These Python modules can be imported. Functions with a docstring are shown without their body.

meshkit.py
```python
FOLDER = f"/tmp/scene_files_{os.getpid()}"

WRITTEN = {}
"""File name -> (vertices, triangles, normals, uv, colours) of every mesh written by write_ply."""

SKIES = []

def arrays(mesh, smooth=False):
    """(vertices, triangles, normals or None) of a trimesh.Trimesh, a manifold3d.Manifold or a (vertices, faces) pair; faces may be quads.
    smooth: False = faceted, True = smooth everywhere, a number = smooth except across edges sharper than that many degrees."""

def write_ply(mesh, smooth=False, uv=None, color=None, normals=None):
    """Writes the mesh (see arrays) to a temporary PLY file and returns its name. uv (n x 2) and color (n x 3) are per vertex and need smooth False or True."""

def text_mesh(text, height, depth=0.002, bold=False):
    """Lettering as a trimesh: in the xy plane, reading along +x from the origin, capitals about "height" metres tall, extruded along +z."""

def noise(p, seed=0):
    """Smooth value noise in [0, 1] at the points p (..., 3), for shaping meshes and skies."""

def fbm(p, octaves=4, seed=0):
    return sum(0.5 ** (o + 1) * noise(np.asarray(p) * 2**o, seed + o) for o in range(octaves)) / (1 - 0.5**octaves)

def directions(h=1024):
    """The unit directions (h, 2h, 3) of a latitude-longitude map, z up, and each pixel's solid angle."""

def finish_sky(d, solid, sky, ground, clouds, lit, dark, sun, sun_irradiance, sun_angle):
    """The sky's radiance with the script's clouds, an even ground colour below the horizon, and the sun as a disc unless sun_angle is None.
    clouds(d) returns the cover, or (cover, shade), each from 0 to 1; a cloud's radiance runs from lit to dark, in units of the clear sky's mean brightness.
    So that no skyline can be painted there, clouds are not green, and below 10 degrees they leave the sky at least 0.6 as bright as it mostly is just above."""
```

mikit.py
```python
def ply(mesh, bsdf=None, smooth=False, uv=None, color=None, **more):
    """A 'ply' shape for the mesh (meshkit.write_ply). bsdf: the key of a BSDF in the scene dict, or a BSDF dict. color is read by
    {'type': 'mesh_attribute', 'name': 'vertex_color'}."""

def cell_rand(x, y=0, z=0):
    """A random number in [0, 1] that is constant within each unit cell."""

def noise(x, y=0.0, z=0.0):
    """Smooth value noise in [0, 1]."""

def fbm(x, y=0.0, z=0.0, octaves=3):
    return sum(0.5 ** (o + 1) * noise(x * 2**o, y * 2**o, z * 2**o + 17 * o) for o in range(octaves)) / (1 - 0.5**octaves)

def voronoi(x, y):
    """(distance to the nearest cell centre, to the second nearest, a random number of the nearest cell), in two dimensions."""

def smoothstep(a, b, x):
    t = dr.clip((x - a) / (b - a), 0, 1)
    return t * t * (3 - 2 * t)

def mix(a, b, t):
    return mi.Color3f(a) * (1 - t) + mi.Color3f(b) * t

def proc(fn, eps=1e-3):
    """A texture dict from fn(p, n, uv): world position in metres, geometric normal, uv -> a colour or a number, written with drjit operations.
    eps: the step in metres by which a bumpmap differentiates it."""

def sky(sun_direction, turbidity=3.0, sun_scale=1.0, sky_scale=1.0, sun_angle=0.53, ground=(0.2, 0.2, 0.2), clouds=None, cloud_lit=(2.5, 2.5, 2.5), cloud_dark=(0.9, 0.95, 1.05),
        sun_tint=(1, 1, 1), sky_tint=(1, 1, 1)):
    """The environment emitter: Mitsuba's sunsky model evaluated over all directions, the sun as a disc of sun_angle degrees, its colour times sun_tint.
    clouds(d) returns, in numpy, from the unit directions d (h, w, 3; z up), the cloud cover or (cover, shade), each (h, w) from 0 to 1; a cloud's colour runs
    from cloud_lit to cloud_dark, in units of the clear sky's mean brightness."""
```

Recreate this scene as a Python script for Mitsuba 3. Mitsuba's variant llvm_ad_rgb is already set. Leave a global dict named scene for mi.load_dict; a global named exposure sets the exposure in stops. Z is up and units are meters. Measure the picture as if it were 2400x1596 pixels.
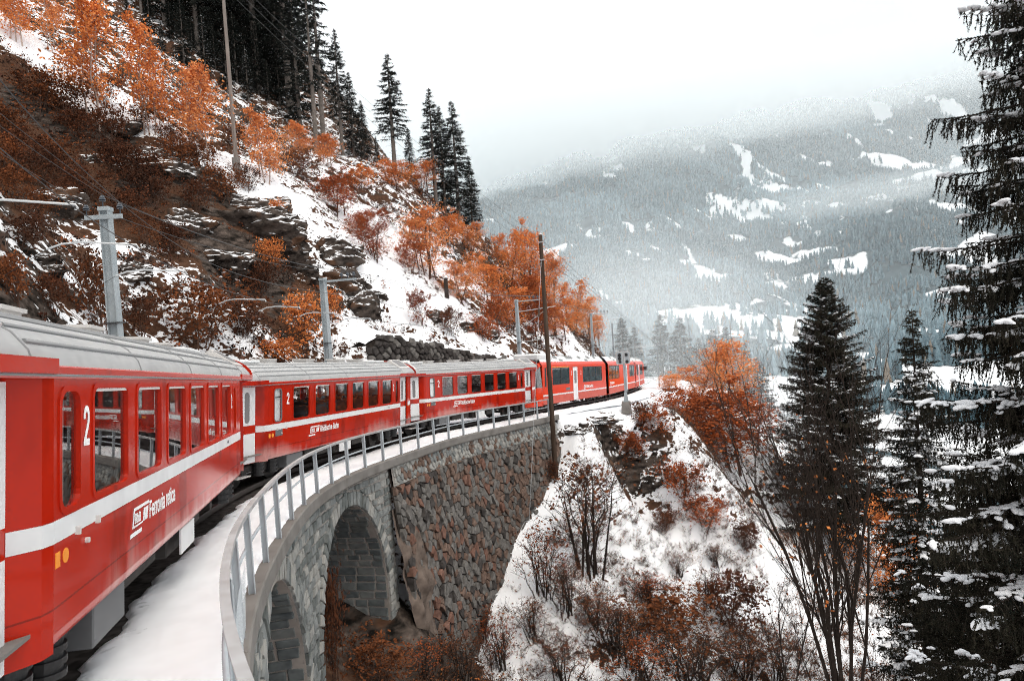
import math, random
import numpy as np, trimesh
import mitsuba as mi, drjit as dr
import mikit, meshkit
from scipy.interpolate import CubicSpline, RBFInterpolator, RegularGridInterpolator
from shapely.geometry import Polygon, box as sbox, MultiPolygon
from shapely.ops import unary_union
from shapely import affinity

T = mi.ScalarTransform4f
scene, labels = {}, {}
PI = math.pi

# ------------------------------------------------------------------ camera, sky, exposure
# the photographer leans out of a carriage window: eye at the world origin, 2.5 m above the rails
scene['camera'] = {'type': 'perspective', 'fov': 73.74, 'fov_axis': 'x', 'near_clip': 0.2, 'far_clip': 20000.0,
                   'to_world': T().look_at(origin=[0, 0, 0], target=[0.0, 0.99952233, -0.03090486], up=[0.06623907, 0.03083699, 0.99732716])}


def overcast(d):
    # closed cloud layer; brighter towards the zenith as under any overcast, with faint soft mottling
    el = np.clip(d[..., 2], 0, 1)
    n = meshkit.fbm(np.stack([d[..., 0] / (el + 0.25), d[..., 1] / (el + 0.25), el * 2], -1) * 1.3, 4, 5)
    shade = np.clip(1.2 - el + (n - 0.5) * 0.75, 0, 1)
    return np.ones_like(el), shade


scene['sky'] = mikit.sky([0.25, -0.35, 0.9], turbidity=4, sun_scale=0.2, sun_angle=40, clouds=overcast,
                         cloud_lit=(3.3, 3.36, 3.42), cloud_dark=(1.58, 1.62, 1.65), ground=(0.6, 0.6, 0.62))
exposure = 2.08


# ------------------------------------------------------------------ helpers
def numbered(name):
    if name not in TAKEN:
        TAKEN.add(name)
        return name
    for k in range(COUNT.get(name, 0) + 1, 100000):
        key = f'{name}_{k:03d}'
        if key not in TAKEN:
            COUNT[name] = k
            TAKEN.add(key)
            return key


TAKEN, COUNT = set(), {}


def tag(key, label=None, cat=None, group=None, kind=None):
    d = {k: v for k, v in (('label', label), ('category', cat), ('group', group), ('kind', kind)) if v}
    if d:
        labels[key] = d
    return key


def thing(name, label, cat, group=None):
    return tag(numbered(name), label, cat, group)


def shape(mesh, bsdf, smooth=False, M=None, **kw):
    d = mikit.ply(mesh, bsdf, smooth=smooth, **kw)
    if M is not None:
        d['to_world'] = T(M)
    return d


def part(parent, name, mesh, bsdf, smooth=False, M=None, label=None, kind=None, **kw):
    """one entry of the scene under its parent; mesh may also be a shape dict that is reused"""
    key = numbered(parent + '__' + name)
    if isinstance(mesh, dict):
        scene[key] = dict(mesh)
        if M is not None:
            scene[key]['to_world'] = T(M)
    else:
        scene[key] = shape(mesh, bsdf, smooth, M, **kw)
    tag(key, label, None, None, kind)
    return key


def solo(name, mesh, bsdf, label, cat, group=None, kind=None, smooth=False, M=None, **kw):
    key = numbered(name)
    scene[key] = dict(mesh) if isinstance(mesh, dict) else shape(mesh, bsdf, smooth, M, **kw)
    return tag(key, label, cat, group, kind)


def cat(ms):
    """joins (v, f) pairs and trimeshes"""
    vs, fs, n = [], [], 0
    for m in ms:
        v, f = (np.asarray(m.vertices), np.asarray(m.faces)) if hasattr(m, 'vertices') else m
        if f.shape[1] == 4:
            f = np.vstack([f[:, [0, 1, 2]], f[:, [0, 2, 3]]])
        vs.append(v); fs.append(f + n); n += len(v)
    return np.vstack(vs), np.vstack(fs)


def box(x0, x1, y0, y1, z0, z1, ch=0.0):
    """axis box; ch chamfers its vertical and horizontal edges"""
    if ch <= 0:
        v = np.array([[x, y, z] for x in (x0, x1) for y in (y0, y1) for z in (z0, z1)], float)
        f = np.array([[0, 1, 3, 2], [4, 6, 7, 5], [0, 4, 5, 1], [2, 3, 7, 6], [0, 2, 6, 4], [1, 5, 7, 3]])
        return v, np.vstack([f[:, [0, 1, 2]], f[:, [0, 2, 3]]])
    pts = []
    for sx, xa, xb in ((1, x0, x1), (-1, x1, x0)):
        for sy, ya in ((1, y0), (-1, y1)):
            for sz, za in ((1, z0), (-1, z1)):
                pts += [(xa, ya + sy * ch, za + sz * ch), (xa + sx * ch, ya, za + sz * ch), (xa + sx * ch, ya + sy * ch, za)]
    h = trimesh.convex.convex_hull(np.array(pts))
    return np.array(h.vertices), np.array(h.faces)


def tube(p, r, sides=8, caps=True):
    """tube along a polyline, radius r (number or per point)"""
    p = np.asarray(p, float)
    r = np.broadcast_to(np.asarray(r, float), (len(p),))
    t = np.gradient(p, axis=0)
    t /= np.linalg.norm(t, axis=1, keepdims=True) + 1e-12
    ref = np.array([0, 0, 1.0]) if abs(t[0, 2]) < 0.9 else np.array([1.0, 0, 0])
    a = np.cross(t, ref); a /= np.linalg.norm(a, axis=1, keepdims=True) + 1e-12
    b = np.cross(a, t)
    ang = np.arange(sides) * 2 * PI / sides
    v = (p[:, None] + r[:, None, None] * (np.cos(ang)[None, :, None] * a[:, None] + np.sin(ang)[None, :, None] * b[:, None])).reshape(-1, 3)
    i, j = np.meshgrid(np.arange(len(p) - 1), np.arange(sides), indexing='ij')
    q = np.stack([i * sides + j, (i + 1) * sides + j, (i + 1) * sides + (j + 1) % sides, i * sides + (j + 1) % sides], -1).reshape(-1, 4)
    f = np.vstack([q[:, [0, 1, 2]], q[:, [0, 2, 3]]])
    if caps:
        n = len(v)
        v = np.vstack([v, p[:1], p[-1:]])
        k = np.arange(sides); e = (len(p) - 1) * sides
        f = np.vstack([f, np.stack([k, (k + 1) % sides, k * 0 + n], 1), np.stack([e + (k + 1) % sides, e + k, k * 0 + n + 1], 1)])
    return v, f


def segs(P0, P1, R0, R1, sides=3):
    """many straight tapering sticks at once"""
    P0, P1 = np.asarray(P0, float), np.asarray(P1, float)
    R0, R1 = np.broadcast_to(R0, (len(P0),)), np.broadcast_to(R1, (len(P0),))
    t = P1 - P0
    t = t / (np.linalg.norm(t, axis=1, keepdims=True) + 1e-12)
    ref = np.where(np.abs(t[:, 2:]) < 0.9, [[0, 0, 1.0]], [[1.0, 0, 0]])
    a = np.cross(t, ref); a /= np.linalg.norm(a, axis=1, keepdims=True) + 1e-12
    b = np.cross(a, t)
    ang = np.arange(sides) * 2 * PI / sides
    ring = np.cos(ang)[None, :, None] * a[:, None] + np.sin(ang)[None, :, None] * b[:, None]
    v = np.concatenate([P0[:, None] + ring * R0[:, None, None], P1[:, None] + ring * R1[:, None, None]], 1)
    k = np.arange(sides)
    q = np.stack([k, k + sides, (k + 1) % sides + sides, (k + 1) % sides], 1)
    f = np.vstack([q[:, [0, 1, 2]], q[:, [0, 2, 3]]])
    F = (f[None] + (np.arange(len(P0)) * 2 * sides)[:, None, None]).reshape(-1, 3)
    return v.reshape(-1, 3), F


def unitv(rng, n):
    d = rng.normal(size=(n, 3))
    return d / np.linalg.norm(d, axis=1, keepdims=True)


def leaves(C, size, rng, flat=0.0):
    """one folded rhombus per centre; flat > 0 turns them towards the horizontal"""
    n = len(C)
    size = np.broadcast_to(size, (n,))[:, None]
    a = unitv(rng, n); a[:, 2] *= 1 - flat
    a /= np.linalg.norm(a, axis=1, keepdims=True)
    b = np.cross(a, unitv(rng, n)); b /= np.linalg.norm(b, axis=1, keepdims=True) + 1e-9
    v = np.stack([C - a * size * 0.6, C + b * size * 0.36, C + a * size * 0.6, C - b * size * 0.36], 1).reshape(-1, 3)
    k = np.arange(n)[:, None] * 4
    return v, np.vstack([k + [0, 1, 2], k + [0, 2, 3]])


def spikes(P, D, w, rng):
    """one thin triangle per root P along D (with its length), of base width w"""
    n = len(P)
    s = np.cross(D, unitv(rng, n)); s /= np.linalg.norm(s, axis=1, keepdims=True) + 1e-9
    w = np.broadcast_to(w, (n,))[:, None]
    v = np.stack([P - s * w / 2, P + s * w / 2, P + D], 1).reshape(-1, 3)
    return v, np.arange(3 * n).reshape(-1, 3)


def rotz(a):
    c, s = math.cos(a), math.sin(a)
    return np.array([[c, -s, 0], [s, c, 0], [0, 0, 1.0]])


def place(x, y, z, rz=0.0, s=1.0, sz=None):
    M = np.eye(4)
    M[:3, :3] = rotz(rz) @ np.diag([s, s, sz or s])
    M[:3, 3] = (x, y, z)
    return M


# ------------------------------------------------------------------ materials
fbm, noise, mix, smoothstep, vor = mikit.fbm, mikit.noise, mikit.mix, mikit.smoothstep, mikit.voronoi


def rgb(*c):
    return {'type': 'rgb', 'value': list(map(float, c))}


def diffuse(key, col, two=True):
    b = {'type': 'diffuse', 'reflectance': col if isinstance(col, dict) else rgb(*col)}
    scene[key] = {'type': 'twosided', 'bsdf': b} if two else b


def glossy(key, col, rough=0.4, metal=0.0, coat=0.0, coat_gloss=0.9, spec=0.5):
    scene[key] = {'type': 'twosided', 'bsdf': {'type': 'principled', 'base_color': col if isinstance(col, dict) else rgb(*col), 'roughness': float(rough),
                  'metallic': float(metal), 'specular': float(spec), 'clearcoat': float(coat), 'clearcoat_gloss': float(coat_gloss)}}


def var(col, amount, freq):
    """a colour that wanders in lightness by +- amount over noise of the given frequency"""
    return mikit.proc(lambda p, n, uv: mi.Color3f(*col) * (1 - amount + 2 * amount * fbm(p.x * freq, p.y * freq, p.z * freq)))


def leafy(a, b, freq=0.5, fine=6.0):
    return mikit.proc(lambda p, n, uv: mix(a, b, dr.clip(noise(p.x * fine, p.y * fine, p.z * fine) * 0.75 + noise(p.x * freq, p.y * freq, p.z * freq) * 0.9 - 0.35, 0, 1)))


def attribute(two=True):
    return {'type': 'mesh_attribute', 'name': 'vertex_color'}


diffuse('mat_snow', mikit.proc(lambda p, n, uv: mi.Color3f(0.86, 0.875, 0.895) * (0.93 + 0.1 * fbm(p.x * 3, p.y * 3, p.z * 3))))


def ground_colour(p, n, uv):
    # uv.x: how much snow lies here, uv.y: how rocky
    f1 = fbm(p.x * 1.1, p.y * 1.1, p.z * 1.1, 4)
    f2 = fbm(p.x * 4.3, p.y * 4.3, p.z * 4.3, 3)
    litter = mix((0.032, 0.018, 0.013), (0.135, 0.072, 0.045), f2)
    crag = fbm(p.x * 1.6 + p.z * 0.8, p.y * 1.6, p.z * 4.2, 5)
    rock = mix((0.010, 0.009, 0.008), (0.15, 0.118, 0.10), dr.clip((crag - 0.3) * 2.2, 0, 1) * (0.45 + 0.75 * noise(p.x * 8, p.y * 8, p.z * 11)))
    base = mix(litter, rock, smoothstep(0.42, 0.58, uv.y + (f1 - 0.5) * 0.7))
    snow = smoothstep(0.47, 0.53, uv.x + (f1 - 0.5) * 1.15 + (f2 - 0.5) * 1.05)
    return mix(base, (0.86, 0.875, 0.895), snow)


diffuse('mat_ground', mikit.proc(ground_colour))


def rock_colour(p, n, uv):
    f = fbm(p.x * 1.9, p.y * 1.9, p.z * 3.0, 4)
    g = noise(p.x * 7, p.y * 7, p.z * 11)
    c = mix((0.012, 0.010, 0.009), (0.15, 0.122, 0.105), dr.clip((f - 0.25) * 1.5 + (g - 0.5) * 0.35, 0, 1))
    c = mix(c, (0.16, 0.085, 0.05), smoothstep(0.6, 0.75, noise(p.x * 0.9 + 7, p.y * 0.9, p.z * 0.9)) * 0.6)
    snow = smoothstep(0.70, 0.80, n.z + (f - 0.5) * 0.55)
    return mix(c, (0.86, 0.875, 0.895), snow)


diffuse('mat_rock', mikit.proc(rock_colour))

# ------------------------------------------------------------------ the track: a centre line on a falling grade, bending right and then left
TRACK = np.array([[12.85, -11.06], [9.62, -9.38], [5.34, -6.81], [1.42, -3.7], [-1.89, 0.03], [-4.44, 4.33], [-6.21, 9.0], [-7.37, 13.86], [-8.01, 18.81], [-7.77, 23.8], [-6.79, 28.7], [-5.48, 33.52], [-3.57, 38.14], [-1.34, 42.62], [0.65, 47.2], [2.57, 51.82], [4.67, 56.36], [6.77, 60.89], [8.66, 65.52], [10.25, 70.26], [11.68, 75.05], [13.07, 79.85], [14.46, 84.66], [15.76, 89.49], [16.94, 94.35], [18.09, 99.21], [19.32, 104.06], [20.63, 108.88], [21.87, 113.73], [23.01, 118.59], [24.18, 123.46], [25.54, 128.27], [27.06, 133.03], [28.52, 137.81], [29.69, 142.67], [30.44, 147.61], [30.58, 152.61], [29.8, 157.53], [27.63, 162.01], [24.17, 165.59], [19.79, 167.97], [14.98, 169.3], [10.07, 170.29], [5.21, 171.42]])
csx, csy = (CubicSpline(np.arange(len(TRACK)) * 5.0 - 20.0, TRACK[:, k]) for k in (0, 1))
GRADE = 0.079


def zr(s):
    return -2.513 - GRADE * np.asarray(s, float)


def cant(s):
    return np.tan(np.radians(np.interp(s, [-20, 15, 30, 45, 60], [3.2, 3.0, 2.6, 0.3, 0])))


def on(s, lat, h=0.0, tilt=True):
    """world points beside the track: s metres along it, lat metres right of its centre, h above the rails"""
    s, lat, h = np.broadcast_arrays(np.asarray(s, float), np.asarray(lat, float), np.asarray(h, float))
    dx, dy = csx(s, 1), csy(s, 1)
    n = np.hypot(dx, dy)
    return np.stack([csx(s) + dy / n * lat, csy(s) - dx / n * lat, zr(s) - (cant(s) * lat if tilt else 0) + h], -1)


_fs = np.linspace(-20, 194, 3000)
from scipy.spatial import cKDTree
_tree = cKDTree(np.stack([csx(_fs), csy(_fs)], 1))


def near(x, y):
    """(s, lat) of ground points"""
    q = np.stack([np.ravel(x), np.ravel(y)], 1)
    s = _fs[_tree.query(q)[1]]
    dx, dy = csx(s, 1), csy(s, 1)
    n = np.hypot(dx, dy)
    lat = (q[:, 0] - csx(s)) * dy / n - (q[:, 1] - csy(s)) * dx / n
    return s.reshape(np.shape(x)), lat.reshape(np.shape(x))


def strip(ss, profile, closed=False, skip=None):
    """sweeps a profile of (lat, h) along the track"""
    prof = np.asarray(profile, float)
    v = np.stack([on(ss, a, b) for a, b in prof], 1)
    n, m = len(ss), len(prof)
    i, j = np.meshgrid(np.arange(n - 1), np.arange(m if closed else m - 1), indexing='ij')
    q = np.stack([i * m + j, (i + 1) * m + j, (i + 1) * m + (j + 1) % m, i * m + (j + 1) % m], -1).reshape(-1, 4)
    v = v.reshape(-1, 3)
    f = np.vstack([q[:, [0, 1, 2]], q[:, [0, 2, 3]]])
    if closed:
        for e, sg in ((0, 1), ((n - 1) * m, -1)):
            fan = np.stack([np.full(m - 2, e), e + np.arange(1, m - 1), e + np.arange(2, m)], 1)
            f = np.vstack([f, fan[:, ::sg]])
    return v, f


# ------------------------------------------------------------------ the hillside above the track and the slope below it
LEFT = np.array([[-13.9, 19.06, 1.62], [-26.05, 36.24, 7.33], [-34.23, 48.56, 17.26], [-42.32, 60.92, 28.68], [-53.65, 76.23, 38.71], [-21.34, 33.15, 4.49], [-28.72, 45.38, 11.73], [-37.72, 60.78, 24.43], [-17.27, 31.08, 2.09], [-23.6, 43.28, 8.26], [-32.31, 60.67, 20.88], [-28.11, 61.58, 17.85], [-21.86, 48.3, 8.92], [-17.62, 38.09, 2.33], [-23.74, 62.49, 14.91], [-18.76, 48.2, 5.71], [-15.99, 43.06, 1.29], [-18.9, 62.39, 11.68], [-16.73, 54.22, 6.14], [-14.56, 46.04, 0.64], [-15.38, 70.36, 10.6], [-12.24, 54.1, 2.46], [-11.75, 46.99, -1.03], [-10.17, 55.05, 0.8], [-9.89, 66.18, 4.73], [-12.63, 88.49, 14.54], [-17.91, 105.8, 24.11], [-10.95, 110.63, 18.54], [-8.39, 85.27, 7.4], [-5.92, 65.05, 0.74], [-5.39, 118.53, 15.4], [-2.46, 98.24, 6.21], [-0.85, 78.02, -0.5], [3.85, 108.17, 3.71], [1.68, 87.97, -2.39], [9.7, 117.99, -2.22], [7.35, 99.88, -5.58], [15.82, 127.84, -7.17], [18.64, 131.76, -9.78], [-32.28, 85.8, 24.42], [-28.7, 98.88, 26.98], [-24.38, 105.85, 25.85], [-48.98, 93.3, 40.61], [-57.2, 93.49, 46.92], [-40.18, 116.36, 42.17], [-38.16, 133.42, 43.74], [-65.25, 127.37, 74.66], [-56.63, 167.43, 75.93], [-81.31, 117.33, 73.7], [-28.14, 141.12, 34.18], [-15.62, 140.83, 24.58], [-20.0, 165.0, 28.0], [-60.0, 150.0, 60.0], [-5.0, 150.0, 4.0], [-90.0, 60.0, 75.0], [-100.0, 120.0, 95.0], [-60.0, 20.0, 38.0], [-45.0, 0.0, 26.0], [-30.0, -10.0, 14.0], [15.0, 155.0, -10.0]], float)
RIGHT = np.array([[-5.4, 24.66, -11.4], [-5.79, 20.19, -10.41], [-4.83, 32.56, -14.58], [-2.76, 28.55, -15.09], [-2.21, 35.07, -14.33], [0.92, 30.51, -16.39], [1.31, 34.57, -14.36], [1.75, 39.63, -12.67], [2.19, 42.71, -10.14], [4.94, 31.48, -17.18], [6.16, 37.53, -15.91], [8.18, 47.59, -14.11], [7.46, 51.66, -11.93], [9.49, 33.44, -18.54], [12.05, 41.47, -17.93], [17.65, 54.53, -16.02], [14.27, 59.61, -13.39], [14.27, 65.68, -11.33], [15.88, 35.4, -20.02], [23.8, 49.39, -20.4], [22.45, 37.35, -21.51], [30.23, 71.34, -22.35], [22.26, 81.56, -15.41], [2.4, 44.9, -9.8], [0.2, 39.7, -11.0], [-1.2, 36.6, -12.5], [-2.1, 34.5, -13.6], [-5.0, 25.2, -10.5], [-5.3, 17.5, -10.8], [-7.0, 21.0, -9.8], [-10.0, 21.0, -8.0], [-8.0, 14.0, -8.0], [-3.5, 9.0, -9.5], [-6.5, 30.0, -11.0], [60.0, 40.0, -38.0], [60.0, 120.0, -48.0], [45.0, 200.0, -29.0], [60.0, 220.0, -38.0], [30.0, 200.0, -22.0], [30.0, 10.0, -24.0], [60.0, 0.0, -34.0], [5.0, 5.0, -15.5], [0.0, 12.0, -13.0], [15.0, 0.0, -20.0], [20.0, -15.0, -20.0], [6.0, 20.0, -15.5], [4.18, 47.92, -6.92], [6.53, 53.27, -7.4], [9.1, 58.74, -7.87], [11.47, 64.48, -8.34], [13.41, 70.35, -8.82], [15.12, 76.14, -9.29], [16.79, 81.9, -9.76], [18.66, 88.75, -10.32], [21.01, 98.5, -11.11], [23.52, 108.11, -11.9], [25.94, 117.92, -12.69], [28.41, 127.38, -13.48], [31.41, 137.01, -14.27], [4.35, 45.69, -7.06], [8.9, 50.06, -7.44], [11.86, 55.19, -7.81], [14.44, 61.06, -8.28], [16.76, 69.33, -9.02], [18.83, 78.17, -9.83], [21.09, 88.13, -10.82], [23.92, 97.79, -11.81], [28.67, 112.06, -13.49], [33.19, 125.92, -15.18], [37.54, 141.1, -16.36], [12.09, 48.61, -10.14], [17.29, 57.48, -11.23], [21.67, 70.03, -12.18], [26.01, 81.41, -13.62], [33.64, 95.43, -16.81], [41.3, 108.97, -20.99], [49.91, 125.69, -23.57]], float)
_es = np.arange(-18, 192, 4.0)
_edge = on(_es, -4.4, -0.25)
hill_fn = RBFInterpolator(np.vstack([LEFT[:, :2], _edge[:, :2]]), np.r_[LEFT[:, 2], _edge[:, 2]], kernel='thin_plate_spline', smoothing=2.0, neighbors=60)
slope_fn = RBFInterpolator(RIGHT[:, :2], RIGHT[:, 2], kernel='thin_plate_spline', smoothing=0.4, neighbors=60)
GX, GY = np.arange(-100, 40.1, 1.0), np.arange(-14, 185.1, 1.0)
_g = np.stack(np.meshgrid(GX, GY, indexing='ij'), -1).reshape(-1, 2)
HILL = RegularGridInterpolator((GX, GY), hill_fn(_g).reshape(len(GX), len(GY)), bounds_error=False, fill_value=None)
SX, SY = np.arange(-16, 66.1, 1.0), np.arange(-22, 225.1, 1.0)
_g = np.stack(np.meshgrid(SX, SY, indexing='ij'), -1).reshape(-1, 2)
SLOPE = RegularGridInterpolator((SX, SY), slope_fn(_g).reshape(len(SX), len(SY)), bounds_error=False, fill_value=None)


def rough(x, y, amp):
    p = np.stack([x, y, x * 0 + 3.3], -1)
    r = meshkit.fbm(p * 0.22, 4, 11) - 0.5
    ridg = np.abs(meshkit.fbm(p * 0.13 + 9.1, 4, 23) - 0.5)
    fine = meshkit.fbm(p * 1.1, 3, 31) - 0.5
    return amp * (r * 2.2 - (ridg - 0.12) * 3.2 + fine * 0.55)


def hill_z(x, y):
    s, lat = near(x, y)
    fade = np.clip((-lat - 4.6) / 5.0, 0, 1)
    return HILL(np.stack([x, y], -1)) + rough(x, y, 1.6) * fade


def slope_z(x, y):
    s, lat = near(x, y)
    z = SLOPE(np.stack([x, y], -1))
    fade = np.clip((lat - 5.0) / 5.0, 0.12, 1)
    z = z + rough(x, y, 0.6) * fade
    # a level shelf beside the track once the wall has ended
    a = np.interp(s, [49, 52, 60], [2.3, 3.0, 4.0]); b = np.interp(s, [49, 52, 60], [3.0, 5.5, 8.0])
    w = np.clip((lat - a) / (b - a), 0, 1); w = w * w * (3 - 2 * w)
    flat = zr(s) - 0.24 - 0.05 * np.maximum(lat - 2, 0)
    return np.where(s > 49, np.where(w < 1, flat * (1 - w) + np.minimum(z, flat + 0.1) * w, np.where((lat < 11) & (s > 56), np.minimum(z, flat), z)), z)


def spots(x, y, L):
    """sum of soft blobs (x, y, radius, weight)"""
    out = np.zeros(np.shape(x))
    for bx, by, r, w in L:
        out += w * np.exp(-((x - bx) ** 2 + (y - by) ** 2) / (r * r))
    return out


HILL_SNOW = [(-24.25, 37.85, 3.5, 0.25), (-22.64, 39.49, 3, 0.22), (-16.99, 25.56, 4, 0.22), (-16.56, 37.35, 3.5, 0.25), (-16.97, 41.64, 3, 0.25), (-17.77, 62.19, 5, 0.1), (-16.8, 71.25, 4, 0.1), (-11.23, 48.66, 4, 0.37), (-11.14, 55.08, 4, 0.31), (-11.19, 62.15, 5, 0.22), (-8.59, 58.75, 5, 0.31), (-7.66, 67.02, 5, 0.25), (-14.42, 77.08, 6, 0.22), (-12.05, 76.38, 6, 0.19), (-6.87, 86.19, 7, 0.22), (-3.6, 97.21, 8, 0.19), (9.82, 105.48, 8, 0.37), (-2.06, 66.64, 5, 0.25), (-41.82, 60.22, 4, 0.4), (-41.12, 61.2, 4, 0.4), (-38.97, 59.99, 4, 0.4), (-36.21, 57.76, 4, 0.4), (-34.9, 58.36, 3.5, 0.4), (-33.11, 58.19, 3.5, 0.4), (-31.79, 58.93, 3.5, 0.4), (-29.71, 58.26, 3.5, 0.4), (-27.79, 57.84, 3.5, 0.4), (-26.59, 58.96, 3.5, 0.4), (-25.17, 60.58, 3.5, 0.4), (-23.25, 61.18, 3.5, 0.4), (-21.14, 61.39, 3.5, 0.4), (-20.37, 63.53, 3.5, 0.35), (-31.5, 48.63, 9, -0.35), (-26.0, 49.83, 9, -0.4), (-21.71, 50.13, 8, -0.35), (-26.13, 44.19, 8, -0.35), (-34.32, 50.52, 8, -0.3), (-17.4, 49.36, 5, -0.2)]
HILL_ROCK = [(-27.94, 51.92, 4, 0.6), (-23.94, 51.2, 4, 0.6), (-22.17, 52.83, 3.5, 0.7), (-31.5, 55.7, 4, 0.5), (-18.81, 48.51, 4, 0.6), (-19.72, 44.92, 3, 0.6), (-30.33, 48.09, 4, 0.5), (-21.92, 43.94, 3, 0.5), (-19.92, 57.37, 3, 0.7), (-25.98, 38.54, 3, 0.5), (-15.25, 57.5, 4, 0.6)]
SLOPE_SNOW = [(-0.77, 36.58, 4, 0.5), (-1.51, 35.17, 3, 0.5), (9.39, 46.32, 6, 0.45), (12.46, 42.6, 6, 0.3), (20.26, 170.4, 8, 0.6), (11.24, 61.82, 8, 0.6), (3.36, 42.28, 4, 0.3), (-6, 21, 5, -1.2), (-4.5, 27, 3, -1.0), (-8, 13, 6, -1.2), (6.65, 48.06, 3, -0.4), (7.24, 37.33, 4, -0.14), (3.1, 32.33, 3, -0.12), (10.11, 35.4, 3, -0.12), (-5.49, 22.2, 2.5, -0.6), (11.4, 47.79, 5, -0.3)]
DIRT = [(-6, 21, 6, 0.6), (-4.5, 26, 3.5, 0.6)]
SCRUB = [(7.24, 37.33, 5, 0.55), (3.06, 32.08, 5, 0.5), (0.04, 31.85, 3.5, 0.45), (10.11, 35.4, 5, 0.45), (2.72, 37.67, 3, 0.3), (-2.85, 29.86, 3, 0.4), (10.52, 45.17, 4, 0.2)]


def grid_mesh(X, Y, zfn, keep):
    gx, gy = np.meshgrid(X, Y, indexing='ij')
    z = zfn(gx, gy)
    k = keep(gx, gy)
    n, m = gx.shape
    i, j = np.meshgrid(np.arange(n - 1), np.arange(m - 1), indexing='ij')
    ok = k[:-1, :-1] & k[1:, :-1] & k[1:, 1:] & k[:-1, 1:]
    q = np.stack([i * m + j, (i + 1) * m + j, (i + 1) * m + j + 1, i * m + j + 1], -1)[ok]
    v = np.stack([gx, gy, z], -1).reshape(-1, 3)
    used, inv = np.unique(q, return_inverse=True)
    q = inv.reshape(-1, 4)
    v = v[used]
    f = np.vstack([q[:, [0, 1, 2]], q[:, [0, 2, 3]]])
    return v, f


def steep(v, f):
    a = np.zeros(len(v)); w = np.zeros(len(v))
    n = np.cross(v[f[:, 1]] - v[f[:, 0]], v[f[:, 2]] - v[f[:, 0]])
    nz = np.abs(n[:, 2]) / (np.linalg.norm(n, axis=1) + 1e-9)
    for k in range(3):
        np.add.at(a, f[:, k], nz); np.add.at(w, f[:, k], 1)
    return a / np.maximum(w, 1)


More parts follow.
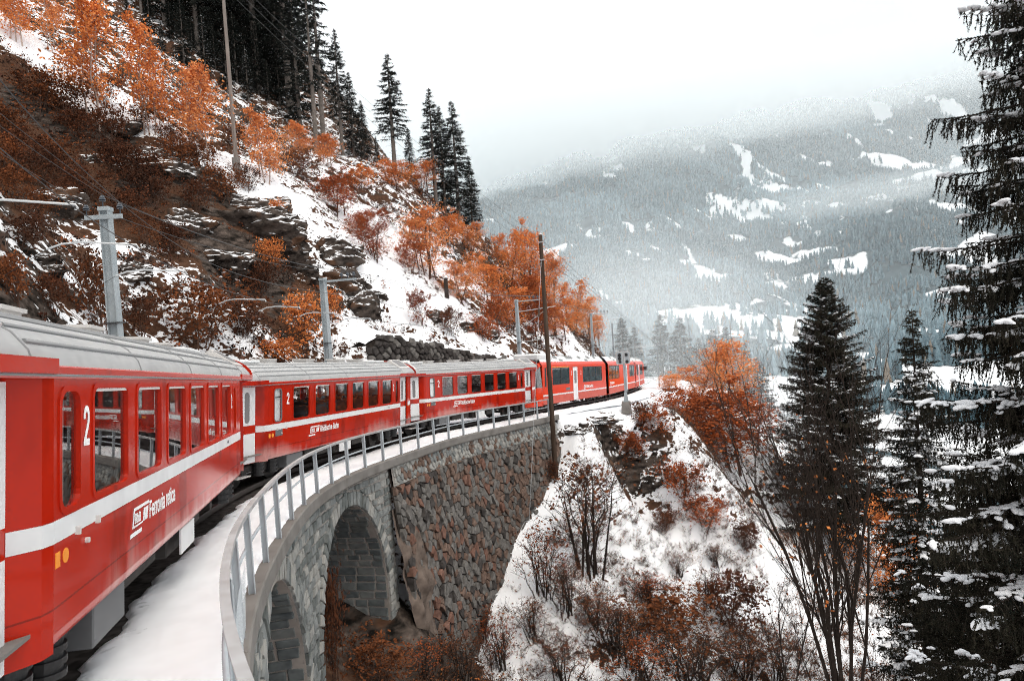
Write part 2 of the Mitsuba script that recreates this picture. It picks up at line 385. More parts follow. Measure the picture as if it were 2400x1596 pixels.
v, f = grid_mesh(np.arange(-96, 36, 0.5), np.arange(-12, 182, 0.5), hill_z, lambda x, y: near(x, y)[1] < -3.4)
nz = steep(v, f)
uv = np.stack([0.44 + (nz - 0.72) * 1.1 + spots(v[:, 0], v[:, 1], HILL_SNOW), 0.42 + (0.62 - nz) * 2.2 + 0.35 * spots(v[:, 0], v[:, 1], HILL_ROCK)], 1)
scene['hillside'] = shape((v, f), 'mat_ground', smooth=True, uv=uv)
tag('hillside', 'steep hillside above the track, brown undergrowth and rock under patchy snow', 'hillside', kind='structure')
v, f = grid_mesh(np.arange(-14, 64, 0.5), np.arange(-20, 222, 0.5), slope_z, lambda x, y: (near(x, y)[1] > np.where(near(x, y)[0] < 49.5, -7.0, 1.6)))
nz = steep(v, f)
uv = np.stack([0.66 + (nz - 0.8) * 0.8 + spots(v[:, 0], v[:, 1], SLOPE_SNOW), 0.30 + (0.6 - nz) * 2.0 + spots(v[:, 0], v[:, 1], DIRT)], 1)
scene['slope'] = shape((v, f), 'mat_ground', smooth=True, uv=uv)
tag('slope', 'snowy slope with tufts and litter falling away below the viaduct', 'slope', kind='structure')

# ------------------------------------------------------------------ valley floor and the mountain across it
FAR = np.array([[-78.19, 2615.43, 458.75], [27.16, 2011.69, 347.09], [116.54, 2012.47, 372.47], [388.33, 2265.68, 472.39], [656.59, 2468.73, 567.9], [1004.08, 2570.07, 609.71], [1235.44, 2722.73, 693.31], [1636.8, 2825.82, 791.81], [1970.74, 2928.14, 865.35], [2323.06, 3030.27, 932.67], [2990.73, 3134.87, 1079.86], [3693.84, 3238.47, 1194.65], [-50.7, 1506.3, 180.52], [104.71, 1455.77, 164.3], [358.97, 1808.79, 256.38], [652.44, 2011.18, 330.65], [972.2, 2162.71, 377.86], [78.76, 1152.58, 65.79], [252.79, 1303.34, 87.92], [465.22, 1454.47, 122.22], [715.55, 1605.76, 161.52], [1106.6, 1457.09, 206.76], [922.09, 1386.08, 175.24], [756.33, 1325.05, 142.9], [596.45, 1253.7, 100.22], [1465.23, 2010.48, 308.02], [1094.56, 1910.01, 294.51], [1426.6, 1610.18, 304.66], [1840.85, 1713.45, 408.57], [58.66, 900.63, 6.61], [161.24, 850.3, -3.44], [315.87, 1000.77, 9.49], [440.39, 1000.42, -1.9], [508.04, 899.89, -17.57], [639.9, 850.06, -11.25], [847.78, 900.58, 4.96], [219.23, 699.66, -21.72], [178.57, 478.92, -42.31], [199.83, 378.66, -49.27], [331.72, 559.03, -40.02], [358.54, 499.01, -39.87], [137.15, 549.43, -26.79], [87.54, 699.59, -23.94], [467.68, 498.78, -47.11], [70, 230, -42], [30, 230, -32], [-40, 230, -16], [120, 150, -62], [200, 200, -78], [-300, 800, 60], [-600, 1500, 150], [-500, 2500, 250], [-300, 4000, 400], [1500, 4200, 900], [3500, 4200, 1000], [3500, 1500, 500], [3000, 700, 300]], float)
far_fn = RBFInterpolator(FAR[:, :2], FAR[:, 2], kernel='thin_plate_spline', smoothing=40.0)
FX, FY = np.arange(-700, 3601, 50.0), np.arange(100, 4301, 50.0)
_g = np.stack(np.meshgrid(FX, FY, indexing='ij'), -1).reshape(-1, 2)
_z = far_fn(_g).reshape(len(FX), len(FY))
FARZ = RegularGridInterpolator((FX, FY), _z, bounds_error=False, fill_value=None)


def far_z(x, y):
    p = np.stack([x, y, x * 0], -1)
    d = np.hypot(x, y)
    amp = np.clip((d - 500) / 1200, 0, 1)
    gully = np.abs(meshkit.fbm(np.stack([x * 0.0052 + y * 0.0012, y * 0.0016, x * 0], -1), 4, 3) - 0.5)
    return FARZ(np.stack([x, y], -1)) + amp * ((meshkit.fbm(p * 0.006, 5, 8) - 0.5) * 110 + (gully - 0.12) * 190)


def clearing(x, y):
    """0 in forest, 1 on open snow"""
    p = np.stack([x, y, x * 0], -1)
    n = meshkit.fbm(p * 0.0085, 5, 77)
    g = meshkit.fbm(np.stack([(x + y * 0.25) * 0.030, y * 0.0060, x * 0], -1), 5, 78)
    c = np.clip((n - 0.645) / 0.06, 0, 1) + np.clip((g - 0.615) / 0.06, 0, 1)
    return np.clip(c + spots(x, y, OPEN), 0, 1)


OPEN = [(241.2, 699.69, 110, 1.2), (200.14, 378.8, 120, 1.5), (574.0, 1911.45, 60, 1)]
v, f = grid_mesh(np.arange(-700, 2960, 20.0), np.arange(140, 3460, 20.0), far_z, lambda x, y: ~((x < 62) & (y < 226)) & (x > -60 - 0.32 * (y - 140)) & (x < 0.95 * y + 60))
uv = np.stack([np.clip(clearing(v[:, 0], v[:, 1]), 0, 1), steep(v, f)], 1)


def mountain_colour(p, n, uv):
    f = fbm(p.x * 0.05, p.y * 0.05, p.z * 0.05, 4)
    g = fbm(p.x * 0.012, p.y * 0.012, p.z * 0.03, 3)
    bare = mix((0.02, 0.04, 0.05), (0.10, 0.135, 0.15), f)
    rock = mix((0.05, 0.06, 0.065), (0.8, 0.82, 0.84), smoothstep(0.45, 0.62, g))
    c = mix(bare, rock, smoothstep(0.62, 0.5, uv.y))
    return mix(c, (0.84, 0.86, 0.88), smoothstep(0.4, 0.6, uv.x + (f - 0.5) * 0.5))


diffuse('mat_mountain', mikit.proc(mountain_colour))
scene['mountain'] = shape((v, f), 'mat_mountain', smooth=True, uv=uv)
tag('mountain', 'snowy forested mountainside across the valley, its top lost in cloud', 'mountain', kind='structure')

rng = np.random.default_rng(4)
N = 150000
yy = rng.uniform(520, 3300, N)
xx = yy * rng.uniform(-0.06, 0.86, N)
p_keep = np.clip((yy - 450) / 1500, 0.05, 1) * (1 - clearing(xx, yy)) * (far_z(xx, yy) < 900)
k = rng.uniform(0, 1, N) < p_keep
k &= meshkit.fbm(np.stack([xx * 0.02, yy * 0.02, xx * 0], -1), 3, 5) > 0.36
xx, yy = xx[k], yy[k]
zz = far_z(xx, yy)
n = len(xx)
nb2 = 9000
x2, y2 = rng.uniform(0.12, 0.84, nb2), rng.uniform(290, 760, nb2)
x2 = x2 * y2
k2 = (meshkit.fbm(np.stack([x2 * 0.010, y2 * 0.022, x2 * 0], -1), 4, 61) > 0.555)
xx, yy = np.r_[xx, x2[k2]], np.r_[yy, y2[k2]]
zz = far_z(xx, yy)
n = len(xx)
H = rng.uniform(9, 19, n) * np.clip(0.72 + yy / 3600, 0.8, 1.4)
Rd = H * rng.uniform(0.17, 0.25, n)
ang = rng.uniform(0, 2 * PI, n)[:, None] + np.arange(4) * PI / 2
ring = lambda r, h: np.stack([xx[:, None] + np.cos(ang) * r[:, None], yy[:, None] + np.sin(ang) * r[:, None], np.repeat((zz + h)[:, None], 4, 1)], -1)
tip = lambda h: np.stack([xx, yy, zz + h], -1)[:, None]
low, high = np.concatenate([ring(Rd, H * 0.04), tip(H * 0.72)], 1), np.concatenate([ring(Rd * 0.62, H * 0.45), tip(H)], 1)
V = np.concatenate([low, high], 1)
kk = np.arange(4)
fc = np.stack([kk, (kk + 1) % 4, kk * 0 + 4], 1)
fc = np.vstack([fc, fc + 5])
F = (fc[None] + (np.arange(n) * 10)[:, None, None]).reshape(-1, 3)
band = meshkit.fbm(np.stack([xx * 0.004, yy * 0.003, zz * 0.004], -1), 4, 9)
tone = np.clip(rng.uniform(0, 1, n) ** 1.5 * 0.30 + np.clip((band - 0.42) * 2.4, 0, 1) * 0.55, 0, 1)
dark, frost = np.array([0.012, 0.045, 0.062]), np.array([0.32, 0.44, 0.49])
col = dark + (frost - dark) * tone[:, None]
larch = rng.uniform(0, 1, n) < 0.05
col[larch] = [0.16, 0.13, 0.10]
col = np.repeat(col[:, None], 10, 1)
col[:, [4, 9]] = np.minimum(col[:, [4, 9]] * 1.5 + 0.02, 0.7)
diffuse('mat_far_tree', attribute())
scene['forest'] = shape((V.reshape(-1, 3), F), 'mat_far_tree', color=col.reshape(-1, 3))
tag('forest', 'frosted conifer forest covering the mountainside across the valley', 'forest', kind='stuff')
print('forest', n)

# ------------------------------------------------------------------ the air: thin haze, a mist bank beyond the bend, a drifting streak and the cloud that hides the summit
_lo, _hi = np.array([-900.0, -120.0, -420.0]), np.array([3000.0, 3500.0, 1150.0])
NX, NY, NZ = 200, 180, 105
ax, ay, az_ = [(_lo[k] + (np.arange(n) + 0.5) / n * (_hi[k] - _lo[k])) for k, n in enumerate((NX, NY, NZ))]
Zg, Yg, Xg = np.meshgrid(az_, ay, ax, indexing='ij')
_p = np.stack([Xg, Yg, Zg * 1.8], -1)
wisp = meshkit.fbm(_p * 0.0042, 4, 91)
dist = np.hypot(Xg, Yg)
air = 0.00001 + 0.00027 * np.clip((dist - 150) / 500, 0, 1) * (0.55 + 0.9 * wisp)


def puff(px, py, pz, rx, ry, rz, k, rough=1.0):
    q = ((Xg - px) / rx) ** 2 + ((Yg - py) / ry) ** 2 + ((Zg - pz) / rz) ** 2
    return k * np.clip(1.15 - q + (wisp - 0.5) * 1.4 * rough, 0, 1)


for a in [(38.71, 179.83, -8.36, 38, 75, 24, 0.0085), (68.64, 400.27, 2.62, 75, 130, 42, 0.0016), (65.71, 751.8, 46.65, 200, 200, 80, 0.0006), (969.5, 1527.38, 215.11, 420, 170, 50, 0.0065), (68.7, 1154.61, 131.26, 260, 220, 100, 0.0006), (484.98, 1506.36, 182.54, 220, 120, 45, 0.0012)]:
    air += puff(*a)
base = 325 + 0.20 * np.clip(Xg, -400, 2600) + (meshkit.fbm(_p * 0.0021, 4, 17) - 0.5) * 200
_tz = FARZ(np.stack([Xg[0], Yg[0]], -1))[None]
air += 0.0040 * np.clip((Zg - base) / 130, 0, 1) * np.clip((_tz + 330 - Zg) / 150, 0, 1) * np.clip((dist - 900) / 500, 0, 1)
air = np.minimum(air, 0.0036)
scene['haze_air'] = {'type': 'heterogeneous', 'albedo': rgb(0.945, 0.987, 0.999),
                     'sigma_t': {'type': 'gridvolume', 'grid': mi.VolumeGrid(air.astype(np.float32)), 'filter_type': 'trilinear',
                                 'to_world': T().translate(_lo.tolist()).scale((_hi - _lo).tolist())}}
scene['haze'] = {'type': 'cube', 'bsdf': {'type': 'null'}, 'interior': {'type': 'ref', 'id': 'haze_air'},
                 'to_world': T().translate(((_lo + _hi) / 2).tolist()).scale(((_hi - _lo) / 2).tolist())}
tag('haze', 'pale winter mist filling the valley air', 'haze', kind='stuff')
scene['camera']['medium'] = {'type': 'ref', 'id': 'haze_air'}

# ------------------------------------------------------------------ track bed, rails
rng = np.random.default_rng(11)


def stone_mat(key, a, b, f=5.0):
    diffuse(key, mikit.proc(lambda p, n, uv: mix(a, b, fbm(p.x * f, p.y * f, p.z * f, 3))))


diffuse('mat_ballast', mikit.proc(lambda p, n, uv: mix((0.012, 0.011, 0.010), (0.09, 0.08, 0.075), noise(p.x * 14, p.y * 14, p.z * 14))))
glossy('mat_rail', (0.035, 0.03, 0.028), 0.4, 0.6)

ss = np.arange(-16, 192, 0.5)
scene['ballast'] = shape(strip(ss, [(-1.7, -0.2), (1.5, -0.2)]), 'mat_ballast')
tag('ballast', 'dark ballast under the train', 'ballast', kind='structure')


def snow_sheet(ss, lat0, lat1, h0, n, seed, ragged0=0.0, ragged1=0.0, lift=0.03):
    u = np.linspace(0, 1, n)
    S, U = np.meshgrid(ss, u, indexing='ij')
    q = np.stack([S * 1.3, S * 0, S * 0 + seed], -1)
    r0 = ((meshkit.fbm(q * 1.7, 3, seed) - 0.5) * ragged0)[:, :]
    r1 = (meshkit.fbm(q * 1.7 + 40, 3, seed) - 0.5) * ragged1
    lat = (lat0(S) if callable(lat0) else lat0) + r0
    latb = (lat1(S) if callable(lat1) else lat1) + r1
    L = lat + (latb - lat) * U
    edge = np.minimum(U, 1 - U) * (latb - lat)
    h = h0 - 0.10 * np.exp(-edge / 0.07) * (ragged0 + ragged1 > 0) + (meshkit.fbm(np.stack([S * 0.7, L * 0.7, S * 0], -1), 3, seed + 1) - 0.5) * lift + (meshkit.fbm(np.stack([S * 5, L * 5, S * 0], -1), 2, seed + 2) - 0.5) * 0.02
    v = on(S, L, h).reshape(-1, 3)
    m = n
    i, j = np.meshgrid(np.arange(len(ss) - 1), np.arange(m - 1), indexing='ij')
    q = np.stack([i * m + j, i * m + j + 1, (i + 1) * m + j + 1, (i + 1) * m + j], -1).reshape(-1, 4)
    return v, np.vstack([q[:, [0, 1, 2]], q[:, [0, 2, 3]]]), np.stack([L, S], -1).reshape(-1, 2)


def rail_lat(s):
    return np.interp(s, [0, 5, 8, 12, 20, 50], [2.16, 2.24, 2.30, 2.40, 2.46, 2.50])


deck = lambda s: rail_lat(s) + 0.02
wide = lambda s: np.interp(s, [49, 52, 60, 90, 120, 190], [2.4, 2.9, 3.8, 3.8, 4.0, 4.0])
parts_ = [snow_sheet(np.arange(-12, 49.2, 0.12), 0.86, deck, -0.10, 26, 3, 0.30, 0.05),
          snow_sheet(np.arange(49.1, 93, 0.3), 0.95, wide, -0.12, 24, 4, 0.25, 0.4, 0.1),
          snow_sheet(np.arange(-12, 93, 0.4), -4.9, -0.95, -0.12, 12, 5, 0.0, 0.2),
          snow_sheet(np.arange(92.8, 192, 0.4), -5, wide, -0.06, 24, 6, 0.0, 0.4, 0.08)]


def deck_snow(p, n, uv):
    # uv: metres right of the track centre, metres along; ballast shows through in streaks near the rail
    d = dr.abs(uv.x)
    m = uv.x * 3.2
    bare = 0.86 - d + (fbm(p.x * 2.6, p.y * 2.6, 0, 4) - 0.5) * 1.5 + (noise(p.x * 17, p.y * 17, 0) - 0.5) * 0.5
    c = mi.Color3f(0.86, 0.875, 0.895) * (0.90 + 0.13 * fbm(p.x * 2.2, p.y * 2.2, 0, 4))
    return mix(c, mix((0.03, 0.03, 0.03), (0.22, 0.22, 0.22), noise(p.x * 25, p.y * 25, 0)), smoothstep(0.05, 0.5, bare) * dr.select(uv.y < 92, mi.Float(0.85), mi.Float(0)))


scene['mat_deck_snow'] = {'type': 'twosided', 'bsdf': {'type': 'bumpmap', 'arbitrary': mikit.proc(lambda p, n, uv: fbm(p.x * 6, p.y * 6, p.z * 6, 3), 0.004), 'scale': 0.03,
                          'bsdf': {'type': 'diffuse', 'reflectance': mikit.proc(deck_snow)}}}
scene['track_bed'] = shape(cat([q[:2] for q in parts_]), 'mat_deck_snow', smooth=True, uv=np.vstack([q[2] for q in parts_]))
tag('track_bed', 'fresh snow lying beside the rails on the deck and embankment', 'track bed', kind='structure')

track = thing('railway_track', 'narrow gauge rails running under the red train and curving off through snow', 'railway track')
for y in (-0.52, 0.52):
    part(track, 'rail', strip(np.arange(-14, 190, 0.5), [(y - 0.03, -0.13), (y - 0.03, 0.0), (y + 0.03, 0.0), (y + 0.03, -0.13)], True), 'mat_rail')

# ------------------------------------------------------------------ the viaduct
WALL = 2.36


def wall_pt(s, z, lat):
    p = on(s, lat, 0, False)
    p[..., 2] = z
    return p


def map_stone(poly, depth, base, pt, rng, bulge=0.35, inset=0.16):
    """a stone: outline poly (u, v), standing proud of its wall by depth; pt(u, v, d) -> world"""
    poly = np.asarray(poly, float)
    n = len(poly)
    c = poly.mean(0)
    size = np.sqrt(abs(np.sum(poly[:, 0] * np.roll(poly[:, 1], -1) - poly[:, 1] * np.roll(poly[:, 0], -1)) / 2))
    k = max(0.0, 1 - inset * 0.35 / max(size, 0.1) * 1.0)
    top = c + (poly - c) * k + rng.normal(0, 0.012, (n, 2))
    d1 = depth * rng.uniform(0.45, 0.8, n)
    d2 = depth * rng.uniform(0.75, 1.15, n)
    uvd = np.vstack([np.c_[poly, np.full(n, base)], np.c_[c + (poly - c) * (0.35 + 0.65 * k), d1], np.c_[top, d2], [[c[0], c[1], depth * (1 + bulge * rng.uniform(-0.3, 1))]]])
    v = pt(uvd[:, 0], uvd[:, 1], uvd[:, 2])
    i = np.arange(n); j = (i + 1) % n
    f = [np.stack([i, j, j + n], 1), np.stack([i, j + n, i + n], 1), np.stack([i + n, j + n, j + 2 * n], 1), np.stack([i + n, j + 2 * n, i + 2 * n], 1), np.stack([i + 2 * n, j + 2 * n, i * 0 + 3 * n], 1)]
    return v, np.vstack(f)


def lay(parent, name, stones, mats, rng, limit=300, stuff=True, weight=None):
    """stones: (mesh, apparent size); the largest go in one by one, the rest as one part"""
    order = sorted(range(len(stones)), key=lambda i: -stones[i][1])
    for i in order[:limit]:
        part(parent, name, stones[i][0], mats[int(rng.integers(len(mats)))])
    rest = order[limit:]
    if rest:
        for q, m in enumerate(mats[:2]):
            sel = [stones[i][0] for i in rest[q::2]]
            if sel:
                part(parent, name, cat(sel), m, kind='stuff')


def seen(v):
    """apparent size of a stone from where the photographer stands"""
    e = v.max(0) - v.min(0)
    return np.linalg.norm(e) / max(np.linalg.norm(v.mean(0)), 1)


def clean(poly):
    out = []
    for g in getattr(poly, 'geoms', [poly]):
        if g.geom_type == 'Polygon' and g.area > 0.012:
            c = np.array(g.simplify(0.03).exterior.coords)[:-1]
            if np.sum(c[:, 0] * np.roll(c[:, 1], -1) - c[:, 1] * np.roll(c[:, 0], -1)) < 0:
                c = c[::-1]
            out.append(c)
    return out


stone_mat('mat_stone_grey', (0.13, 0.14, 0.14), (0.30, 0.31, 0.30))
stone_mat('mat_stone_dark', (0.07, 0.08, 0.08), (0.22, 0.23, 0.22))
stone_mat('mat_stone_pale', (0.22, 0.22, 0.21), (0.42, 0.41, 0.38))
stone_mat('mat_mortar', (0.22, 0.20, 0.18), (0.42, 0.38, 0.35), 3.0)
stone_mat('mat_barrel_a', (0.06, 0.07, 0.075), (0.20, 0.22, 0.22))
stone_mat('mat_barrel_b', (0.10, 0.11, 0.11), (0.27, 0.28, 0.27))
stone_mat('mat_rubble_grey', (0.055, 0.053, 0.05), (0.25, 0.235, 0.22))
stone_mat('mat_rubble_brown', (0.06, 0.043, 0.035), (0.26, 0.18, 0.145))
stone_mat('mat_rubble_red', (0.08, 0.042, 0.032), (0.27, 0.155, 0.12))
stone_mat('mat_rubble_black', (0.02, 0.018, 0.017), (0.11, 0.10, 0.095))
stone_mat('mat_joint', (0.012, 0.010, 0.009), (0.06, 0.05, 0.043))
stone_mat('mat_concrete', (0.14, 0.13, 0.12), (0.27, 0.255, 0.24), 2.0)

viaduct = thing('viaduct', 'curved grey stone railway viaduct with round arches and a concrete coping', 'viaduct')
ARCHES = [(2.35, -7.9, 4.1), (12.5, -8.65, 4.1), (22.65, -9.65, 4.03)]
S0, S1 = -3.0, 27.6
top_z = lambda s: zr(s) - cant(s) * WALL - 0.55
outline = Polygon([(S0, -19), (S1, -19), (S1, float(top_z(S1)))] + [(s, float(top_z(s))) for s in np.arange(S1, S0 - 0.1, -0.5)])
holes = unary_union([unary_union([Polygon([(c + r * math.cos(a), z + r * math.sin(a)) for a in np.linspace(0, 2 * PI, 65)[:-1]]), sbox(c - r, -20, c + r, z)]) for c, z, r in ARCHES])
face = outline.difference(holes)
pieces = []
for s in np.arange(S0, S1, 0.6):
    g = face.intersection(sbox(s, -30, s + 0.6, 10))
    for h in getattr(g, 'geoms', [g]):
        if h.geom_type == 'Polygon' and h.area > 1e-4:
            v2, f2 = trimesh.creation.triangulate_polygon(h, engine='earcut')
            pieces.append((wall_pt(v2[:, 0], v2[:, 1], WALL), f2))
part(viaduct, 'mortar', cat(pieces), 'mat_mortar')
pt_face = lambda u, v, d: wall_pt(u, v, WALL + d)
stones, vous = [], []
ring = unary_union([unary_union([Polygon([(c + (r + 0.52) * math.cos(a), z + (r + 0.52) * math.sin(a)) for a in np.linspace(0, 2 * PI, 65)[:-1]]), sbox(c - r - 0.5, -20, c + r + 0.5, z - 2.5)]) for c, z, r in ARCHES])
free = outline.difference(ring)
h = -0.62
row = 0
while h > -8:
    rh = rng.uniform(0.22, 0.32)
    s = 4.0 + rng.uniform(0, 0.5)
    while s < S1 - 0.2:
        w = rng.uniform(0.3, 0.72)
        a, b = s + 0.02, min(s + w - 0.02, S1)
        zz = lambda q, hh: float(zr(q) - cant(q) * WALL + hh) + rng.normal(0, 0.014)
        quad = Polygon([(a, zz(a, h - rh + 0.02)), (b, zz(b, h - rh + 0.02)), (b, zz(b, h - 0.02)), (a, zz(a, h - 0.02))])
        if quad.is_valid:
            for c in clean(quad.intersection(free)):
                m = map_stone(c, rng.uniform(0.03, 0.07), -0.03, pt_face, rng)
                stones.append((m, seen(m[0])))
        s += w
    h -= rh
lay(viaduct, 'wall_stone', stones, ['mat_stone_grey', 'mat_stone_dark', 'mat_stone_pale', 'mat_stone_grey'], rng)
for c, z, r in ARCHES[1:]:
    nv = int(PI * r / 0.30)
    for k in range(nv):
        a0, a1 = PI * k / nv + 0.004, PI * (k + 1) / nv - 0.004
        r1 = r + rng.uniform(0.44, 0.52)
        poly = [(c + q * math.cos(a), z + q * math.sin(a)) for q, a in ((r, a0), (r1, a0), (r1, a1), (r, a1))]
        if max(p[1] - top_z(p[0]) for p in poly) < 0.05:
            m = map_stone(poly, rng.uniform(0.06, 0.10), -0.05, pt_face, rng, 0.2, 0.1)
            vous.append((m, seen(m[0])))
    for sg in (-1, 1):
        zz = z
        while zz > -15:
            hh = rng.uniform(0.25, 0.36); w = rng.uniform(0.35, 0.6)
            a, b = sorted((c + sg * r, c + sg * (r + w)))
            m = map_stone([(a, zz - hh + 0.02), (b, zz - hh + 0.02), (b, zz - 0.01), (a, zz - 0.01)], rng.uniform(0.05, 0.09), -0.05, pt_face, rng, 0.2, 0.1)
            vous.append((m, seen(m[0])))
            zz -= hh
lay(viaduct, 'arch_stone', vous, ['mat_stone_grey', 'mat_stone_dark', 'mat_stone_pale'], rng)
barrel, core = [], []
for c, z, r in ARCHES:
    # u runs up the left pier, over the arch and down the right pier; w across the viaduct
    D = 6.0

    def pt_in(u, w, d, c=c, z=z, r=r, D=D):
        u = np.asarray(u, float)
        rr = r - d
        a = PI - np.clip((u - D) / r, 0, PI)
        s_ = c + rr * np.cos(a)
        z_ = z + rr * np.sin(a) - np.maximum(0, D - u) - np.maximum(0, u - D - PI * r)
        return wall_pt(s_, z_, w)
    U, Wd = np.meshgrid(np.linspace(0, 2 * D + PI * r, 90), np.linspace(-2.2, WALL, 3), indexing='ij')
    i, j = np.meshgrid(np.arange(89), np.arange(2), indexing='ij')
    q = np.stack([i * 3 + j, i * 3 + j + 1, (i + 1) * 3 + j + 1, (i + 1) * 3 + j], -1).reshape(-1, 4)
    core.append((pt_in(U.ravel(), Wd.ravel(), 0.0), np.vstack([q[:, [0, 1, 2]], q[:, [0, 2, 3]]])))
    if c > 5:
        u = D + PI * r * 0.42
        while u < 2 * D + PI * r - 0.5:
            rh = rng.uniform(0.24, 0.36)
            w = -2.2 + rng.uniform(0, 0.3)
            while w < WALL - 0.3:
                ww = rng.uniform(0.4, 0.85)
                b = min(w + ww - 0.035, WALL - 0.06)
                m = map_stone(np.array([(u + 0.02, w), (u + rh - 0.02, w), (u + rh - 0.02, b), (u + 0.02, b)]) + rng.normal(0, 0.01, (4, 2)), rng.uniform(0.02, 0.06), -0.02, pt_in, rng)
                barrel.append((m, seen(m[0])))
                w += ww
            u += rh
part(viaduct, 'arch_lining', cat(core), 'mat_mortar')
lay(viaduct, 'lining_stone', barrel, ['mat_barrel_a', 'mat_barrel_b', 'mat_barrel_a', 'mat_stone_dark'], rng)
s = -2.0
while s < 49:
    w = 3.05
    prof = [(-0.30, -0.22), (-0.30, -0.02), (0.0, 0.0), (0.14, 0.0), (0.165, -0.025), (0.165, -0.30), (0.10, -0.36), (-0.30, -0.36)]
    q = np.linspace(s + 0.006, min(s + w, 49.2) - 0.006, 9)
    v = np.stack([on(q, rail_lat(q) + a, -0.14 + b) for a, b in prof], 1)
    m = len(prof)
    i, j = np.meshgrid(np.arange(8), np.arange(m), indexing='ij')
    qq = np.stack([i * m + j, (i + 1) * m + j, (i + 1) * m + (j + 1) % m, i * m + (j + 1) % m], -1).reshape(-1, 4)
    e = 8 * m
    caps = np.vstack([[[0, k, k + 1] for k in range(1, m - 1)], [[e, e + k + 1, e + k] for k in range(1, m - 1)]])
    part(viaduct, 'coping_slab', (v.reshape(-1, 3), np.vstack([qq[:, [0, 1, 2]], qq[:, [0, 2, 3]], caps])), 'mat_concrete')
    s += w

# ------------------------------------------------------------------ dry stone wall that carries the track on from the viaduct
from scipy.spatial import Voronoi


def cells(u0, u1, v0, v1, du, dv, rng, jitter=0.75):
    """irregular stones filling a rectangle: clipped Voronoi cells of a jittered brick grid"""
    pts = []
    rows = int((v1 - v0) / dv) + 3
    for r in range(-1, rows):
        n = int((u1 - u0) / du) + 3
        for k in range(-1, n):
            pts.append((u0 + (k + 0.5 * (r % 2) + rng.uniform(-0.5, 0.5) * jitter) * du, v0 + (r + rng.uniform(-0.5, 0.5) * jitter) * dv))
    pts = np.array(pts)
    vo = Voronoi(pts)
    frame = sbox(u0, v0, u1, v1)
    out = []
    for r in vo.point_region:
        reg = vo.regions[r]
        if reg and -1 not in reg:
            g = Polygon(vo.vertices[reg]).intersection(frame)
            if g.geom_type == 'Polygon' and g.area > 0.02:
                out.append(g)
    return out


rubble = thing('dry_stone_wall', 'tall rough wall of grey and reddish rubble below the deck, right of the arches', 'stone wall')


def rub(u, v, d):
    # v: metres above the rails (negative); the face leans back
    p = on(u, 2.44 + np.maximum(0, -0.5 - np.asarray(v)) * 0.10 + d, v, False)
    return p


U, V = np.meshgrid(np.arange(27.4, 49.6, 0.5), np.linspace(-10.5, -0.45, 14), indexing='ij')
i, j = np.meshgrid(np.arange(len(U) - 1), np.arange(13), indexing='ij')
q = np.stack([i * 14 + j, (i + 1) * 14 + j, (i + 1) * 14 + j + 1, i * 14 + j + 1], -1).reshape(-1, 4)
part(rubble, 'joints', (rub(U.ravel(), V.ravel(), -0.06), np.vstack([q[:, [0, 1, 2]], q[:, [0, 2, 3]]])), 'mat_joint')
stones = []
for g in cells(27.5, 48.9, -10.2, -1.35, 0.54, 0.31, rng, 1.0):
    for c in clean(g.buffer(-0.014, join_style=2)):
        m = map_stone(c, rng.uniform(0.04, 0.20), -0.08, rub, rng, 0.06, 0.10)
        zc = m[0][:, 2].mean()
        if zc > float(SLOPE(m[0][:, :2].mean(0))[0]) - 0.5:
            stones.append((m, seen(m[0])))
lay(rubble, 'stone', stones, ['mat_rubble_grey', 'mat_rubble_brown', 'mat_rubble_grey', 'mat_rubble_red', 'mat_rubble_black', 'mat_rubble_grey', 'mat_rubble_black'], rng)
print('rubble', len(stones))
facing = []
for g in cells(27.55, 48.9, -1.38, -0.52, 0.36, 0.24, rng, 0.6):
    for c in clean(g.buffer(-0.016, join_style=2)):
        m = map_stone(c, rng.uniform(0.03, 0.07), -0.02, lambda u, v, d: rub(u, v, d + 0.03), rng)
        facing.append((m, seen(m[0])))
lay(rubble, 'facing_stone', facing, ['mat_stone_pale', 'mat_stone_grey', 'mat_rubble_brown', 'mat_stone_pale'], rng, 250)
q = np.stack([i * 2 + 0, (i + 1) * 2, (i + 1) * 2 + 1, i * 2 + 1], -1)
U = np.arange(27.5, 49.0, 0.5)
vv = np.concatenate([rub(U, U * 0 - 1.4, 0.02)[:, None], rub(U, U * 0 - 0.48, 0.02)[:, None]], 1).reshape(-1, 3)
k = np.arange(len(U) - 1) * 2
part(rubble, 'mortar', (vv, np.vstack([np.stack([k, k + 2, k + 3], 1), np.stack([k, k + 3, k + 1], 1)])), 'mat_mortar')
# rough plastered pilaster where viaduct and wall meet
U, V = np.meshgrid(np.linspace(27.25, 29.7, 16), np.linspace(-10.5, -2.2, 40), indexing='ij')
p = np.stack([U * 1.3, V * 1.3, V * 0], -1)
prof = np.sqrt(np.clip(1 - ((U - 28.4) / 1.25) ** 2, 0, 1)) * 0.34 + (meshkit.fbm(p, 4, 6) - 0.5) * 0.8
top = np.clip((-2.4 - V) / 2.6, 0, 1)
i, j = np.meshgrid(np.arange(15), np.arange(39), indexing='ij')
q = np.stack([i * 40 + j, (i + 1) * 40 + j, (i + 1) * 40 + j + 1, i * 40 + j + 1], -1).reshape(-1, 4)
stone_mat('mat_plaster', (0.05, 0.038, 0.032), (0.24, 0.19, 0.16), 3.0)
part(rubble, 'pilaster', (rub(U.ravel(), V.ravel(), (prof * top - 0.12).ravel()), np.vstack([q[:, [0, 1, 2]], q[:, [0, 2, 3]]])), 'mat_plaster', smooth=True)

